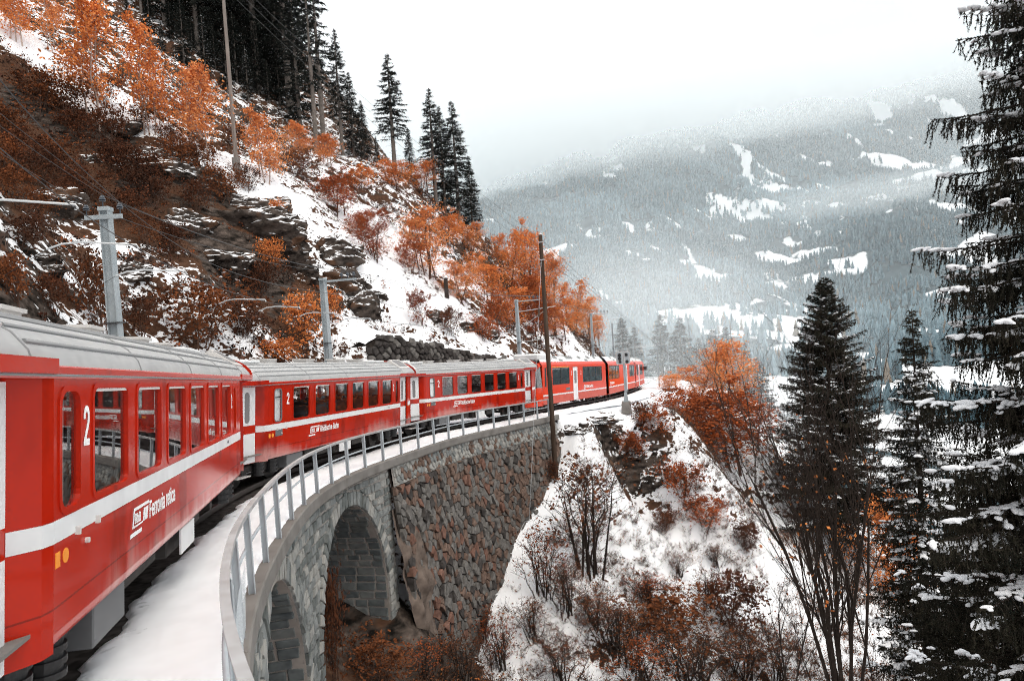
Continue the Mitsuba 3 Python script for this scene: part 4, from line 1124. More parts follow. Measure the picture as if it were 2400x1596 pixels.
def railcar(M, L, wins, doors, label, nose=False, extras=()):
    t = thing('railcar_section', label, 'railcar', 'sections of the railcar')
    P = lambda name, mesh, mat, **kw: part(t, name, mesh, mat, M=M, **kw)
    x0 = 0.35 if nose else 0.0
    wall = sbox(x0, 1.0, L, 3.06)
    for a, b in wins:
        wall = wall.difference(sbox(a, 1.74, b, 2.98))
    for a, b in doors:
        wall = wall.difference(sbox(a, 0.42, b, 3.0))
    low = sbox(x0, 0.42, L, 1.0)
    for a, b in doors:
        low = low.difference(sbox(a, 0.3, b, 3.0))
    side = cat([plate(wall, -AH, -AH + 0.05), loft([x0, L], APROF[1:])])
    P('body', cat([side, mirror(side), box(L - 0.05, L, -1.2, 1.2, 0.5, 3.35), box(x0, L, -1.2, 1.2, 0.40, 0.46)]), 'mat_red_allegra')
    s2 = plate(low, -AH, -AH + 0.05)
    P('lower_skirt', cat([s2, mirror(s2)]), 'mat_red_dirty')
    st = [(x0, L)]
    for a, b in doors:
        st = [q for (c, d) in st for q in ((c, min(d, a)), (max(c, b), d)) if q[1] - q[0] > 0.05 and not (q[0] < a and q[1] > a)]
    P('white_band', cat([plate(sbox(a, 1.0, b, 1.10), -AH - 0.004, -AH) for a, b in st] + [plate(sbox(x0, 1.0, L, 1.10), AH, AH + 0.004)]), 'mat_white')
    P('roof', cat([loft([x0 + 0.2, L], [(-1.11, 3.42), (-0.95, 3.62), (-0.70, 3.86), (0.70, 3.86), (0.95, 3.62), (1.11, 3.42)])] + ([box(0.5, 3.2, -1.0, 1.0, 3.5, 4.02, 0.12)] if nose else [])), 'mat_white')
    for x, w, u in ((3.6, 0.7, 0), (4.4, 0.7, 1), (6.2, 1.5, 0), (9.0, 0.6, 0), (10.2, 0.7, 1), (11.2, 0.7, 0), (13.0, 0.5, 0)):
        if x + w < L - 0.3:
            h = np.array([(-0.93, 3.66), (-0.73, 3.845)]) if u == 0 else np.array([(-1.08, 3.475), (-0.97, 3.61)])
            nrm = np.array([-0.66, 0.75]) * 0.012
            v = np.array([[xx, p[0] + nrm[0] * q, p[1] + nrm[1] * q] for xx in (x, x + w) for p in h for q in (-3, 1)])
            hh = trimesh.convex.convex_hull(v)
            P('roof_panel', (np.array(hh.vertices), np.array(hh.faces)), 'mat_hatch')
    for a, b in wins:
        for sg in (-1, 1):
            k = P('window', plate(sbox(a, 1.74, b, 2.98).difference(sbox(a + 0.05, 1.79, b - 0.05, 2.93)), sg * (AH + 0.003), sg * (AH - 0.04)), 'mat_black')
            nn = max(1, round((b - a) / 1.7))
            for q in range(1, nn):
                part(k, 'pillar', box(a + (b - a) * q / nn - 0.06, a + (b - a) * q / nn + 0.06, min(sg * (AH + 0.002), sg * (AH - 0.04)), max(sg * (AH + 0.002), sg * (AH - 0.04)), 1.79, 2.93), 'mat_black', M=M)
            part(k, 'pane', (np.array([[a, sg * (AH - 0.02), 1.74], [b, sg * (AH - 0.02), 1.74], [b, sg * (AH - 0.02), 2.98], [a, sg * (AH - 0.02), 2.98]]), np.array([[0, 1, 2], [0, 2, 3]])), 'mat_tint', M=M)
    for a, b in doors:
        for sg in (-1, 1):
            k = P('door', plate(sbox(a + 0.02, 0.44, b - 0.02, 2.98).difference(rounded(a + 0.25, b - 0.25, 1.72, 2.7, 0.08)), sg * (AH + 0.004), sg * (AH - 0.05)), 'mat_white')
            part(k, 'door_window', plate(rounded(a + 0.25, b - 0.25, 1.72, 2.7, 0.08), sg * (AH - 0.01), sg * (AH - 0.03)), 'mat_hatch', M=M)
            part(k, 'step', box(a, b, min(sg * 1.0, sg * (AH + 0.05)), max(sg * 1.0, sg * (AH + 0.05)), 0.28, 0.36), 'mat_black', M=M)
    P('interior', cat([box(x0 + 0.3, L - 0.2, -0.05, 0.05, 0.9, 3.2), box(x0 + 0.3, L - 0.2, -1.2, 1.2, 0.86, 0.9), box(x0 + 0.3, L - 0.2, -1.2, 1.2, 3.2, 3.24)] + [box(x, x + 0.14, -1.2, 1.2, 0.9, 2.1) for x in np.arange(x0 + 1.5, L - 1, 1.7)]), 'mat_seat')
    P('gangway', cat([box(L + q, L + q + 0.05, -1.15 + 0.05 * (i % 2), 1.15 - 0.05 * (i % 2), 0.6, 3.35) for i, q in enumerate(np.arange(0.0, 0.45, 0.07))]), 'mat_black')
    for bx in ((2.9, L - 2.2) if L > 15.5 or nose else (2.2, L - 2.2)):
        b = P('bogie', cat([box(bx - 1.3, bx + 1.3, sg * 0.9 - 0.08, sg * 0.9 + 0.08, 0.30, 0.50, 0.03) for sg in (-1, 1)] + [box(bx - 0.3, bx + 0.3, -0.9, 0.9, 0.25, 0.45)]), 'mat_under')
        for wx in (-0.95, 0.95):
            for sg in (-1, 1):
                part(b, 'wheel', cat([cyl(0.36, sg * 0.50, sg * 0.64, bx + wx, 0.36), cyl(0.13, sg * 0.64, sg * 0.95, bx + wx, 0.36)]), 'mat_under', M=M)
    for nm, m, mat in extras:
        P(nm, m, mat)
    if nose:
        xs = np.array([0.55, 0.1, -0.5, -1.1, -1.6, -1.95, -2.1])
        W_ = np.array([1.325, 1.31, 1.25, 1.14, 1.0, 0.82, 0.55])
        ZT = np.array([3.42, 3.36, 3.08, 2.62, 2.10, 1.60, 1.30])
        pr = lambda w, zt: [(-0.92 * w, 0.35), (-w, 0.6), (-w, min(1.55, zt - 0.12)), (-w * 0.985, min(1.62, zt - 0.08)), (-w * 0.93, max(zt - 0.30, 1.0)), (-w * 0.80, zt - 0.06), (0, zt + 0.02)]
        secs = [pr(w, z) for w, z in zip(W_, ZT)]
        secs = [s + [(-y, z) for y, z in s[-2::-1]] for s in secs]
        v = np.array([[x, y, z] for x, s in zip(xs, secs) for y, z in s])
        m = len(secs[0])
        i, j = np.meshgrid(np.arange(len(xs) - 1), np.arange(m - 1), indexing='ij')
        q = np.stack([i * m + j, (i + 1) * m + j, (i + 1) * m + j + 1, i * m + j + 1], -1)
        red = np.concatenate([q[:, :3].reshape(-1, 4), q[:, -3:].reshape(-1, 4)])
        rim = np.concatenate([q[:, 4:5].reshape(-1, 4), q[:, -5:-4].reshape(-1, 4)])
        glass = q[:, 5:-5].reshape(-1, 4)
        sideg = np.concatenate([q[:, 3:4].reshape(-1, 4), q[:, -4:-3].reshape(-1, 4)])
        tri = lambda q: np.vstack([q[:, [0, 1, 2]], q[:, [0, 2, 3]]])
        front = [[(len(xs) - 1) * m + k, (len(xs) - 1) * m + k + 1, (len(xs) - 1) * m] for k in range(1, m - 1)]
        P('cab', (v, np.vstack([tri(red), front])), 'mat_red_allegra', smooth=40)
        P('cab_rim', (v * [1, 1.008, 1.004], tri(rim)), 'mat_red_allegra', smooth=40)
        P('windscreen', (v, tri(glass)), 'mat_tint', smooth=40)
        P('cab_side_window', (v, tri(sideg)), 'mat_tint', smooth=40)
        P('cab_desk', cat([box(-1.7, 0.2, -0.9, 0.9, 1.0, 1.5), box(0.4, 0.5, -1.2, 1.2, 0.5, 3.3)]), 'mat_seat')
        P('headlight', cat([box(-1.85, -1.1, sg * 1.09 - 0.09, sg * 1.09 + 0.07, 1.12, 1.34, 0.03) for sg in (-1, 1)]), 'mat_black')
        P('bumper', cat([box(-2.0, 0.2, -0.9, 0.9, 0.2, 0.42, 0.05)]), 'mat_grey')
        P('side_pillar', plate(sbox(0.75, 1.65, 1.05, 3.0), -AH - 0.004, -AH), 'mat_black')
    return t


LY = -AH - 0.005
railcar(POSES[3], 14.95, [(2.2, 5.7), (8.8, 13.8)], [(6.5, 7.55)], 'orange red railcar section with slanted cab nose and white roof, behind the wooden pole', True,
        [('class_number', lettering('1', 6.03, LY, 2.38, 0.32, 0.7), 'mat_decal'), ('class_number', lettering('2', 8.25, LY, 2.36, 0.32, 0.6), 'mat_decal'),
         ('operator_mark', emblem(8.85, LY, 1.27, 0.24), 'mat_decal'), ('operator_name', lettering('Rh\u00e4tische Bahn', 9.7, LY, 1.27, 0.22, 0.72), 'mat_decal'),
         ('first_class_line', plate(sbox(2.2, 3.0, 5.7, 3.055), -AH - 0.006, -AH), 'mat_orange'), ('small_plate', plate(sbox(4.9, 1.25, 5.7, 1.45), LY, -AH), 'mat_grey')])
railcar(POSES[4], 17.0, [(0.15, 5.9), (12.7, 16.4)], [(9.7, 11.1)], 'orange red railcar middle section with a white door, behind the signal', False,
        [('operator_mark', emblem(0.6, LY, 1.3, 0.22), 'mat_decal'), ('operator_name', lettering('Rh\u00e4tische Bahn', 1.4, LY, 1.3, 0.2, 0.7), 'mat_decal')])
railcar(POSES[5], 14.2, [(1.0, 3.6), (6.4, 11.5)], [(4.2, 5.4)], 'last railcar section of the train, farthest away in the mist', False, [('mirror_arm', box(13.4, 13.7, -1.75, -1.33, 2.2, 2.7, 0.02), 'mat_black')])

# ------------------------------------------------------------------ plants
diffuse('leaf_orange', leafy((0.80, 0.29, 0.09), (0.46, 0.135, 0.045)))
diffuse('leaf_amber', leafy((0.80, 0.34, 0.13), (0.52, 0.17, 0.06)))
diffuse('leaf_rust', leafy((0.44, 0.11, 0.035), (0.15, 0.04, 0.018)))
diffuse('leaf_brown', leafy((0.15, 0.055, 0.028), (0.035, 0.018, 0.013)))
diffuse('leaf_dry', leafy((0.24, 0.08, 0.032), (0.055, 0.027, 0.017)))
diffuse('needle_dark', leafy((0.009, 0.012, 0.011), (0.032, 0.034, 0.030)))
diffuse('needle_near', leafy((0.010, 0.013, 0.011), (0.048, 0.042, 0.029), 0.9, 9.0))
diffuse('bark_dark', var((0.045, 0.035, 0.03), 0.5, 6))
diffuse('bark_grey', var((0.16, 0.14, 0.125), 0.5, 5))
diffuse('bark_pale', var((0.42, 0.33, 0.28), 0.4, 5))
diffuse('twig', var((0.10, 0.06, 0.045), 0.5, 4))


def spruce_mesh(rng, H, clear, rmax, step=0.40, dens=22, droop=0.3, spike=(0.28, 0.6), up=0.0, gap=0.0):
    z0 = clear * H
    trunk = tube([(0, 0, -1.5), (0, 0, H * 0.5), (0, 0, H)], [0.012 * H + 0.05, 0.008 * H + 0.02, 0.02], 7)
    A, B, RA, RB, SP, SD, SN = [], [], [], [], [], [], []
    z = z0
    while z < H - 0.15:
        f = (H - z) / (H - z0)
        L0 = rmax * min(1.0, f ** 0.8 + 0.03) * (0.55 + 0.45 * min(1, (1 - f) * 5 + 0.2))
        for _ in range(rng.integers(4, 8)):
            if rng.uniform() < gap:
                continue
            L = L0 * rng.uniform(0.6, 1.12)
            az = rng.uniform(0, 2 * PI)
            o = np.array([math.cos(az), math.sin(az), 0])
            side = np.array([-o[1], o[0], 0])
            t = np.array([0, 0.35, 0.7, 1.0])
            dz = (0.25 * (1 - f) + up) * t * L - droop * L * t ** 1.3 * (0.4 + 0.6 * f) + 0.18 * L * np.maximum(0, t - 0.6)
            pts = np.array([0, 0, z + rng.uniform(-0.15, 0.15)]) + o * (t * L)[:, None] + np.array([0, 0, 1]) * dz[:, None]
            A += list(pts[:-1]); B += list(pts[1:])
            r = 0.012 + 0.012 * L
            RA += [r, r * 0.7, r * 0.45]; RB += [r * 0.7, r * 0.45, 0.006]
            n = max(4, int(L * dens))
            q = rng.uniform(0.12, 1, n) ** 0.8
            P = np.stack([np.interp(q, t, pts[:, k]) for k in range(3)], 1)
            sg = rng.choice([-1, 1], n)
            ln = rng.uniform(spike[0], spike[1], n) * (0.45 + 0.55 * min(1, L))
            D = side * (sg * rng.uniform(0.15, 0.9, n) * (1.15 - 0.7 * q))[:, None] + o * rng.uniform(0.1, 0.8, n)[:, None] + np.array([0, 0, 1]) * rng.uniform(-0.95, 0.12, n)[:, None]
            D *= (ln / np.linalg.norm(D, axis=1))[:, None]
            SP.append(P); SD.append(D)
            k = rng.uniform(size=n) < 0.06
            SN.append(P[k] + D[k] * 0.3 + [0, 0, 0.05])
        z += step * rng.uniform(0.8, 1.2) * (0.55 + 0.45 * f)
    if clear > 0.15:  # dead snags below the crown
        for _ in range(26):
            zz = rng.uniform(0.08, clear) * H; az = rng.uniform(0, 2 * PI); L = rng.uniform(0.4, 1.3)
            A.append(np.array([0, 0, zz])); B.append(np.array([math.cos(az) * L, math.sin(az) * L, zz - rng.uniform(0, 0.5)])); RA.append(0.02); RB.append(0.005)
    SP, SD, SN = np.vstack(SP), np.vstack(SD), np.vstack(SN)
    br = segs(A, B, np.array(RA), np.array(RB))
    return trunk, br, spikes(SP, SD, rng.uniform(0.07, 0.15, len(SP)), rng), leaves(SN, rng.uniform(0.10, 0.30, len(SN)), rng, 0.85)


def bush_mesh(rng, H, W, nl, leaf, stems=6, spread=0.35, low=0.15, nb=16, lean=0.0, tw=3, fill=0.22):
    A, B, RA, RB, C = [], [], [], [], []
    for s in range(stems):
        az = rng.uniform(0, 2 * PI)
        out = np.array([math.cos(az), math.sin(az), 0]) * W * spread * rng.uniform(0.2, 1.0)
        hh = H * rng.uniform(0.7, 1.0)
        t = np.linspace(0, 1, 6)
        pts = np.array([0, 0, 0]) + out * (t ** 0.8)[:, None] + np.array([0, 0, hh]) * t[:, None] + rng.normal(0, 0.025 * H, (6, 3)) * t[:, None]
        pts[:, :2] += rng.normal(0, 0.07 * W, 2)
        pts[0, 2] = -0.3
        r0 = 0.008 * H + 0.012
        A += list(pts[:-1]); B += list(pts[1:])
        RA += list(r0 * (1 - 0.17 * np.arange(5))); RB += list(r0 * (1 - 0.17 * np.arange(1, 6)))
        for b in range(nb):
            q = low + (1 - low) * rng.uniform() ** 0.8
            p = np.array([np.interp(q, t, pts[:, k]) for k in range(3)])
            az2 = rng.uniform(0, 2 * PI)
            L = W * 0.45 * (0.35 + 0.65 * math.sin(PI * min(1, 0.18 + q * 0.86))) * rng.uniform(0.5, 1.1)
            e = p + np.array([math.cos(az2) * L, math.sin(az2) * L, L * rng.uniform(0.3, 1.1)])
            A.append(p); B.append(e); RA.append(0.012); RB.append(0.005)
            for _ in range(tw):
                u = rng.uniform(0.3, 1)
                p2 = p + (e - p) * u
                e2 = p2 + unitv(rng, 1)[0] * [1, 1, 0.7] * L * 0.45 + [0, 0, L * 0.2]
                A.append(p2); B.append(e2); RA.append(0.007); RB.append(0.004)
                m = max(1, nl // (stems * nb * tw))
                w = rng.uniform(0, 1, (m, 1))
                C.append(p2 + (e2 - p2) * w + rng.normal(0, fill * L * 0.6 + 0.02, (m, 3)))
    C = np.vstack(C)
    C = C[C[:, 2] > 0.05]
    cap = C[(rng.uniform(size=len(C)) < 0.03)] + [0, 0, 0.08]
    return segs(A, B, np.array(RA), np.array(RB)), leaves(C, rng.uniform(0.6, 1.3, len(C)) * leaf, rng), leaves(cap, rng.uniform(0.8, 1.8, len(cap)) * leaf, rng, 0.8)


rng = np.random.default_rng(21)
SPRUCE = []
for H, cl, rm, gap in ((22, 0.30, 2.6, 0.1), (20, 0.08, 2.9, 0.0), (24, 0.42, 2.4, 0.2), (18, 0.05, 3.0, 0.0), (21, 0.2, 2.3, 0.15), (23, 0.35, 2.0, 0.45)):
    tr, br, nd, sn = spruce_mesh(rng, H, cl, rm, gap=gap)
    SPRUCE.append((H, [('trunk', shape(tr, 'bark_grey', smooth=60)), ('branches', shape(br, 'bark_dark')), ('crown', shape(nd, 'needle_dark')), ('snow', shape(sn, 'mat_snow'))]))
BUSH = {}


def proto(kind, n, **kw):
    BUSH[kind] = []
    for _ in range(n):
        st, lf, cp = bush_mesh(rng, **{k: v for k, v in kw.items() if k not in ('mats', 'stem')})
        BUSH[kind].append((kw['H'], kw['W'], shape(st, kw.get('stem', 'twig')), {m: shape(lf, m) for m in kw['mats']}, shape(cp, 'mat_snow')))


proto('birch', 3, H=8.0, W=4.2, nl=4000, leaf=0.17, stems=3, spread=0.16, low=0.16, nb=26, mats=['leaf_orange', 'leaf_amber'], stem='bark_pale', fill=0.3)
proto('larch', 3, H=8.0, W=5.0, nl=5200, leaf=0.16, stems=5, spread=0.3, low=0.06, nb=18, mats=['leaf_orange', 'leaf_amber', 'leaf_rust'], fill=0.3)
proto('bush', 4, H=3.2, W=3.6, nl=1700, leaf=0.16, stems=8, spread=0.42, low=0.05, nb=9, mats=['leaf_rust', 'leaf_brown', 'leaf_orange', 'leaf_dry'], fill=0.3)
proto('shrub', 4, H=3.2, W=2.6, nl=1000, leaf=0.085, stems=15, spread=0.42, low=0.28, nb=7, mats=['leaf_dry', 'leaf_rust'], stem='bark_dark', fill=0.2, tw=2)


def plant_spruce(x, y, z, h, v, label, rz, width=1.0, snow=True, group='dark spruces in the wood above the slope'):
    t = thing('spruce', label, 'spruce tree', group)
    H, P = SPRUCE[v]
    M = place(x, y, z, rz, h / H * width, h / H)
    for nm, sh in P:
        if nm != 'snow' or snow:
            part(t, nm, sh, None, M=M, kind='stuff' if nm != 'trunk' else None)


def plant_bush(kind, v, mat, x, y, z, h, w, rz, name, label, catg, group=None, cap=False):
    t = thing(name, label, catg, group)
    H, W_, st, lf, cp = BUSH[kind][v % len(BUSH[kind])]
    M = place(x, y, z, rz, w / W_, h / H)
    part(t, 'stems', st, None, M=M, kind='stuff')
    part(t, 'foliage', lf[mat], None, M=M, kind='stuff')
    if cap:
        part(t, 'snow', cp, None, M=M, kind='stuff')


for a in [[-56.32, 105.27, 53.11, 15.43, 1, 'dark spruce in the wood on the slope above the birches', 0.76, 1.38, True, 'dark spruces in the wood above the slope'], [-58.83, 113.36, 59.95, 14.1, 4, 'dark spruce in the wood on the slope above the birches', 0.79, 1.4, False, 'dark spruces in the wood above the slope'], [-52.88, 105.26, 50.15, 12.16, 0, 'dark spruce in the wood on the slope above the birches', 0.91, 1.31, False, 'dark spruces in the wood above the slope'], [-58.01, 119.43, 63.08, 12.36, 2, 'dark spruce in the wood on the slope above the birches', 4.25, 1.13, True, 'dark spruces in the wood above the slope'], [-50.39, 107.28, 49.04, 21.07, 1, 'dark spruce in the wood on the slope above the birches', 6.11, 1.34, False, 'dark spruces in the wood above the slope'], [-51.43, 113.35, 53.39, 17.02, 1, 'dark spruce in the wood on the slope above the birches', 4.35, 1.13, False, 'dark spruces in the wood above the slope'], [-54.19, 123.47, 60.89, 16.47, 0, 'dark spruce in the wood on the slope above the birches', 4.76, 1.2, True, 'dark spruces in the wood above the slope'], [-46.49, 109.29, 46.09, 29.15, 1, 'dark spruce in the wood on the slope above the birches', 2.44, 1.1, False, 'dark spruces in the wood above the slope'], [-49.18, 119.41, 54.03, 30.43, 1, 'dark spruce in the wood on the slope above the birches', 2.04, 1.06, False, 'dark spruces in the wood above the slope'], [-51.43, 129.53, 57.3, 31.45, 1, 'dark spruce in the wood on the slope above the birches', 0.58, 1.17, True, 'dark spruces in the wood above the slope'], [-43.33, 113.33, 45.02, 29.59, 3, 'dark spruce in the wood on the slope above the birches', 0.15, 1.32, False, 'dark spruces in the wood above the slope'], [-47.17, 127.5, 53.69, 22.98, 2, 'dark spruce in the wood on the slope above the birches', 3.83, 1.34, False, 'dark spruces in the wood above the slope'], [-42.7, 119.4, 45.85, 23.62, 0, 'dark spruce in the wood on the slope above the birches', 5.47, 1.3, True, 'dark spruces in the wood above the slope'], [-38.86, 113.32, 40.64, 36.64, 0, 'dark spruce in the wood on the slope above the birches', 1.29, 1.2, False, 'dark spruces in the wood above the slope'], [-41.01, 125.46, 46.73, 25.97, 1, 'dark spruce in the wood on the slope above the birches', 4.35, 1.38, False, 'dark spruces in the wood above the slope'], [-37.4, 119.39, 40.78, 33.15, 1, 'dark spruce in the wood on the slope above the birches', 4.69, 1.32, True, 'dark spruces in the wood above the slope'], [-33.83, 113.31, 35.47, 39.22, 0, 'dark spruce in the wood on the slope above the birches', 4.2, 1.17, False, 'dark spruces in the wood above the slope'], [-68.67, 129.56, 76.06, 3.72, 0, 'dark spruce in the wood on the slope above the birches', 3.28, 1.37, False, 'dark spruces in the wood above the slope'], [-65.88, 133.6, 73.03, 4.53, 1, 'dark spruce in the wood on the slope above the birches', 1.45, 1.44, True, 'dark spruces in the wood above the slope'], [-62.79, 137.64, 67.29, 24.84, 0, 'dark spruce in the wood on the slope above the birches', 3.18, 1.01, False, 'dark spruces in the wood above the slope'], [-58.55, 139.65, 62.86, 35.56, 0, 'dark spruce in the wood on the slope above the birches', 0.46, 1.03, False, 'dark spruces in the wood above the slope'], [-54.93, 143.69, 57.37, 26.36, 3, 'dark spruce in the wood on the slope above the birches', 4.35, 1.45, True, 'dark spruces in the wood above the slope'], [-48.22, 139.63, 52.52, 41.36, 4, 'dark spruce in the wood on the slope above the birches', 4.18, 1.04, False, 'dark spruces in the wood above the slope'], [-43.28, 137.6, 48.75, 33.81, 1, 'dark spruce in the wood on the slope above the birches', 2.67, 1.24, False, 'dark spruces in the wood above the slope'], [-65.52, 119.44, 71.13, 12.09, 0, 'dark spruce in the wood on the slope above the birches', 3.02, 1.33, True, 'dark spruces in the wood above the slope'], [-37.54, 129.5, 43.08, 45.46, 0, 'dark spruce in the wood on the slope above the birches', 5.63, 1.35, False, 'dark spruces in the wood above the slope'], [-56.77, 131.56, 64.63, 25.29, 2, 'dark spruce in the wood on the slope above the birches', 3.47, 1.16, False, 'dark spruces in the wood above the slope'], [-43.8, 131.53, 49.27, 26.89, 2, 'dark spruce in the wood on the slope above the birches', 1.27, 1.11, True, 'dark spruces in the wood above the slope'], [-61.49, 129.55, 70.53, 22.1, 1, 'dark spruce in the wood on the slope above the birches', 2.95, 1.08, False, 'dark spruces in the wood above the slope'], [-50.91, 137.61, 56.14, 30.89, 0, 'dark spruce in the wood on the slope above the birches', 4.95, 1.42, False, 'dark spruces in the wood above the slope'], [-50.22, 93.12, 41.32, 1.99, 1, 'dark spruce in the wood on the slope above the birches', 1.37, 1.28, True, 'dark spruces in the wood above the slope'], [-51.84, 99.19, 45.92, 3.87, 3, 'dark spruce in the wood on the slope above the birches', 5.6, 1.13, False, 'dark spruces in the wood above the slope'], [-48.89, 96.15, 42.32, 2.16, 1, 'dark spruce in the wood on the slope above the birches', 2.6, 1.16, False, 'dark spruces in the wood above the slope'], [-49.78, 101.21, 44.91, 6.87, 3, 'dark spruce in the wood on the slope above the birches', 4.59, 1.18, False, 'dark spruces in the wood above the slope'], [-45.87, 96.15, 40.15, 4.67, 1, 'dark spruce in the wood on the slope above the birches', 1.73, 1.29, True, 'dark spruces in the wood above the slope'], [-47.73, 103.23, 44.71, 5.84, 3, 'dark spruce in the wood on the slope above the birches', 2.74, 1.48, False, 'dark spruces in the wood above the slope'], [-44.27, 99.18, 38.95, 10.18, 1, 'dark spruce in the wood on the slope above the birches', 0.52, 1.12, False, 'dark spruces in the wood above the slope'], [-45.55, 105.25, 43.98, 4.68, 3, 'dark spruce in the wood on the slope above the birches', 5.26, 1.32, False, 'dark spruces in the wood above the slope'], [-42.18, 101.2, 38.2, 9.43, 1, 'dark spruce in the wood on the slope above the birches', 4.35, 1.2, True, 'dark spruces in the wood above the slope'], [-43.12, 107.26, 41.33, 7.01, 3, 'dark spruce in the wood on the slope above the birches', 0.41, 1.24, False, 'dark spruces in the wood above the slope'], [-39.97, 103.21, 36.46, 8.19, 1, 'dark spruce in the wood on the slope above the birches', 4.65, 1.22, False, 'dark spruces in the wood above the slope'], [-40.7, 109.28, 39.98, 11.19, 3, 'dark spruce in the wood on the slope above the birches', 5.28, 1.38, False, 'dark spruces in the wood above the slope'], [-37.64, 105.23, 35.7, 8.3, 1, 'dark spruce in the wood on the slope above the birches', 4.56, 1.24, True, 'dark spruces in the wood above the slope'], [-38.16, 111.3, 38.77, 11.16, 3, 'dark spruce in the wood on the slope above the birches', 2.63, 1.23, False, 'dark spruces in the wood above the slope'], [-35.85, 109.27, 36.58, 6.84, 1, 'dark spruce in the wood on the slope above the birches', 5.53, 1.16, False, 'dark spruces in the wood above the slope'], [-36.14, 115.34, 38.47, 9.06, 3, 'dark spruce in the wood on the slope above the birches', 2.31, 1.49, False, 'dark spruces in the wood above the slope'], [-35.03, 117.36, 37.79, 11.3, 1, 'dark spruce in the wood on the slope above the birches', 5.2, 1.2, True, 'dark spruces in the wood above the slope'], [-60.09, 113.37, 60.49, -3.9, 3, 'dark spruce in the wood on the slope above the birches', 3.03, 1.38, False, 'dark spruces in the wood above the slope'], [-58.11, 116.4, 62.02, -0.03, 1, 'dark spruce in the wood on the slope above the birches', 5.48, 1.43, False, 'dark spruces in the wood above the slope'], [-55.0, 117.4, 58.47, 3.36, 3, 'dark spruce in the wood on the slope above the birches', 5.22, 1.19, False, 'dark spruces in the wood above the slope'], [-52.27, 119.42, 57.12, 0.16, 1, 'dark spruce in the wood on the slope above the birches', 1.75, 1.23, True, 'dark spruces in the wood above the slope'], [-48.59, 119.41, 53.29, 5.16, 3, 'dark spruce in the wood on the slope above the birches', 0.6, 1.32, False, 'dark spruces in the wood above the slope'], [-45.67, 121.43, 50.43, 5.15, 1, 'dark spruce in the wood on the slope above the birches', 4.87, 1.31, False, 'dark spruces in the wood above the slope'], [-42.63, 123.44, 47.45, 10.5, 3, 'dark spruce in the wood on the slope above the birches', 4.72, 1.49, False, 'dark spruces in the wood above the slope'], [-40.23, 125.46, 45.79, 11.53, 1, 'dark spruce in the wood on the slope above the birches', 4.4, 1.48, True, 'dark spruces in the wood above the slope'], [-31.18, 108.99, 32.09, 22.52, 1, 'tall dense spruce at the right edge of the dark wood', 5.28, 1.15, True, 'dark spruces in the wood above the slope'], [-25.62, 96.85, 24.92, 26.17, 5, 'tall thin spruce with a bare trunk, nearest of a pair against the sky', 0.29, 1.0, True, 'dark spruces in the wood above the slope'], [-25.33, 99.86, 25.26, 29.52, 5, 'sparse high spruce trunk just right of a similar one against the sky', 0.35, 1.0, True, 'dark spruces in the wood above the slope'], [-23.84, 104.83, 26.34, 19.34, 0, 'slender tall spruce right of the pair of bare trunks', 4.66, 1.1, True, 'dark spruces in the wood above the slope'], [-23.81, 112.88, 27.7, 14.39, 1, 'dense spruce leaning on the slender tall one', 1.91, 1.15, True, 'dark spruces in the wood above the slope'], [-23.35, 118.91, 28.98, 10.47, 3, 'shorter dense spruce left of the gap in the skyline', 3.25, 1.1, True, 'dark spruces in the wood above the slope'], [-23.01, 128.98, 30.32, 5.69, 3, 'small hazy spruce in the gap left of the lone spruce', 0.98, 0.9, True, 'dark spruces in the wood above the slope'], [-16.06, 104.78, 23.21, 18.19, 0, 'lone tall spruce standing apart against the white sky', 6.14, 1.5, True, 'dark spruces in the wood above the slope'], [-14.8, 112.83, 22.03, 10.38, 3, 'low dense spruce at the right foot of the lone spruce', 3.16, 1.0, True, 'dark spruces in the wood above the slope'], [-10.33, 106.64, 18.35, 18.13, 0, 'left spruce of the dense trio at the edge of the skyline', 5.21, 1.35, True, 'dark spruces in the wood above the slope'], [-9.13, 108.61, 17.49, 16.76, 1, 'middle spruce of the dense trio at the edge of the skyline', 0.46, 1.2, True, 'dark spruces in the wood above the slope'], [-7.22, 110.56, 15.97, 19.59, 1, 'broad right spruce of the dense trio at the edge of the skyline', 3.01, 1.35, True, 'dark spruces in the wood above the slope'], [-5.32, 114.53, 14.84, 12.84, 3, 'dark spruce at the lower right foot of the dense trio', 0.39, 1.0, True, 'dark spruces in the wood above the slope'], [30.31, 187.66, -20.4, 19.11, 3, 'pale misty spruce behind the train end, left of the others', 5.55, 1.7, True, 'misty spruces beyond the track'], [35.03, 195.64, -23.79, 19.42, 1, 'pale misty spruce behind the train end beside a taller one', 2.8, 1.7, True, 'misty spruces beyond the track'], [46.08, 211.59, -29.87, 28.56, 1, 'tall pale spruce in the mist above the curve of the track', 0.43, 1.7, True, 'misty spruces beyond the track'], [52.9, 214.57, -33.96, 31.28, 3, 'tall pale spruce in the mist, second right of the curve', 0.48, 1.7, True, 'misty spruces beyond the track'], [58.8, 215.56, -37.18, 27.65, 1, 'small faint spruce in the mist behind the orange bush', 3.38, 1.7, True, 'misty spruces beyond the track'], [62.53, 213.55, -39.36, 32.3, 3, 'faint spruce in the mist above the orange bush', 0.47, 1.7, True, 'misty spruces beyond the track'], [64.43, 205.56, -40.76, 34.32, 1, 'faint broad spruce in the mist over the orange thicket', 1.15, 1.7, True, 'misty spruces beyond the track'], [64.17, 189.59, -41.0, 30.6, 3, 'grey spruce half hidden right of the orange thicket', 2.74, 1.7, True, 'misty spruces beyond the track'], [60.59, 169.62, -37.71, 24.49, 3, 'low grey spruce between orange thicket and dark spruce', 3.13, 1.7, True, 'misty spruces beyond the track']]:
    plant_spruce(*a)
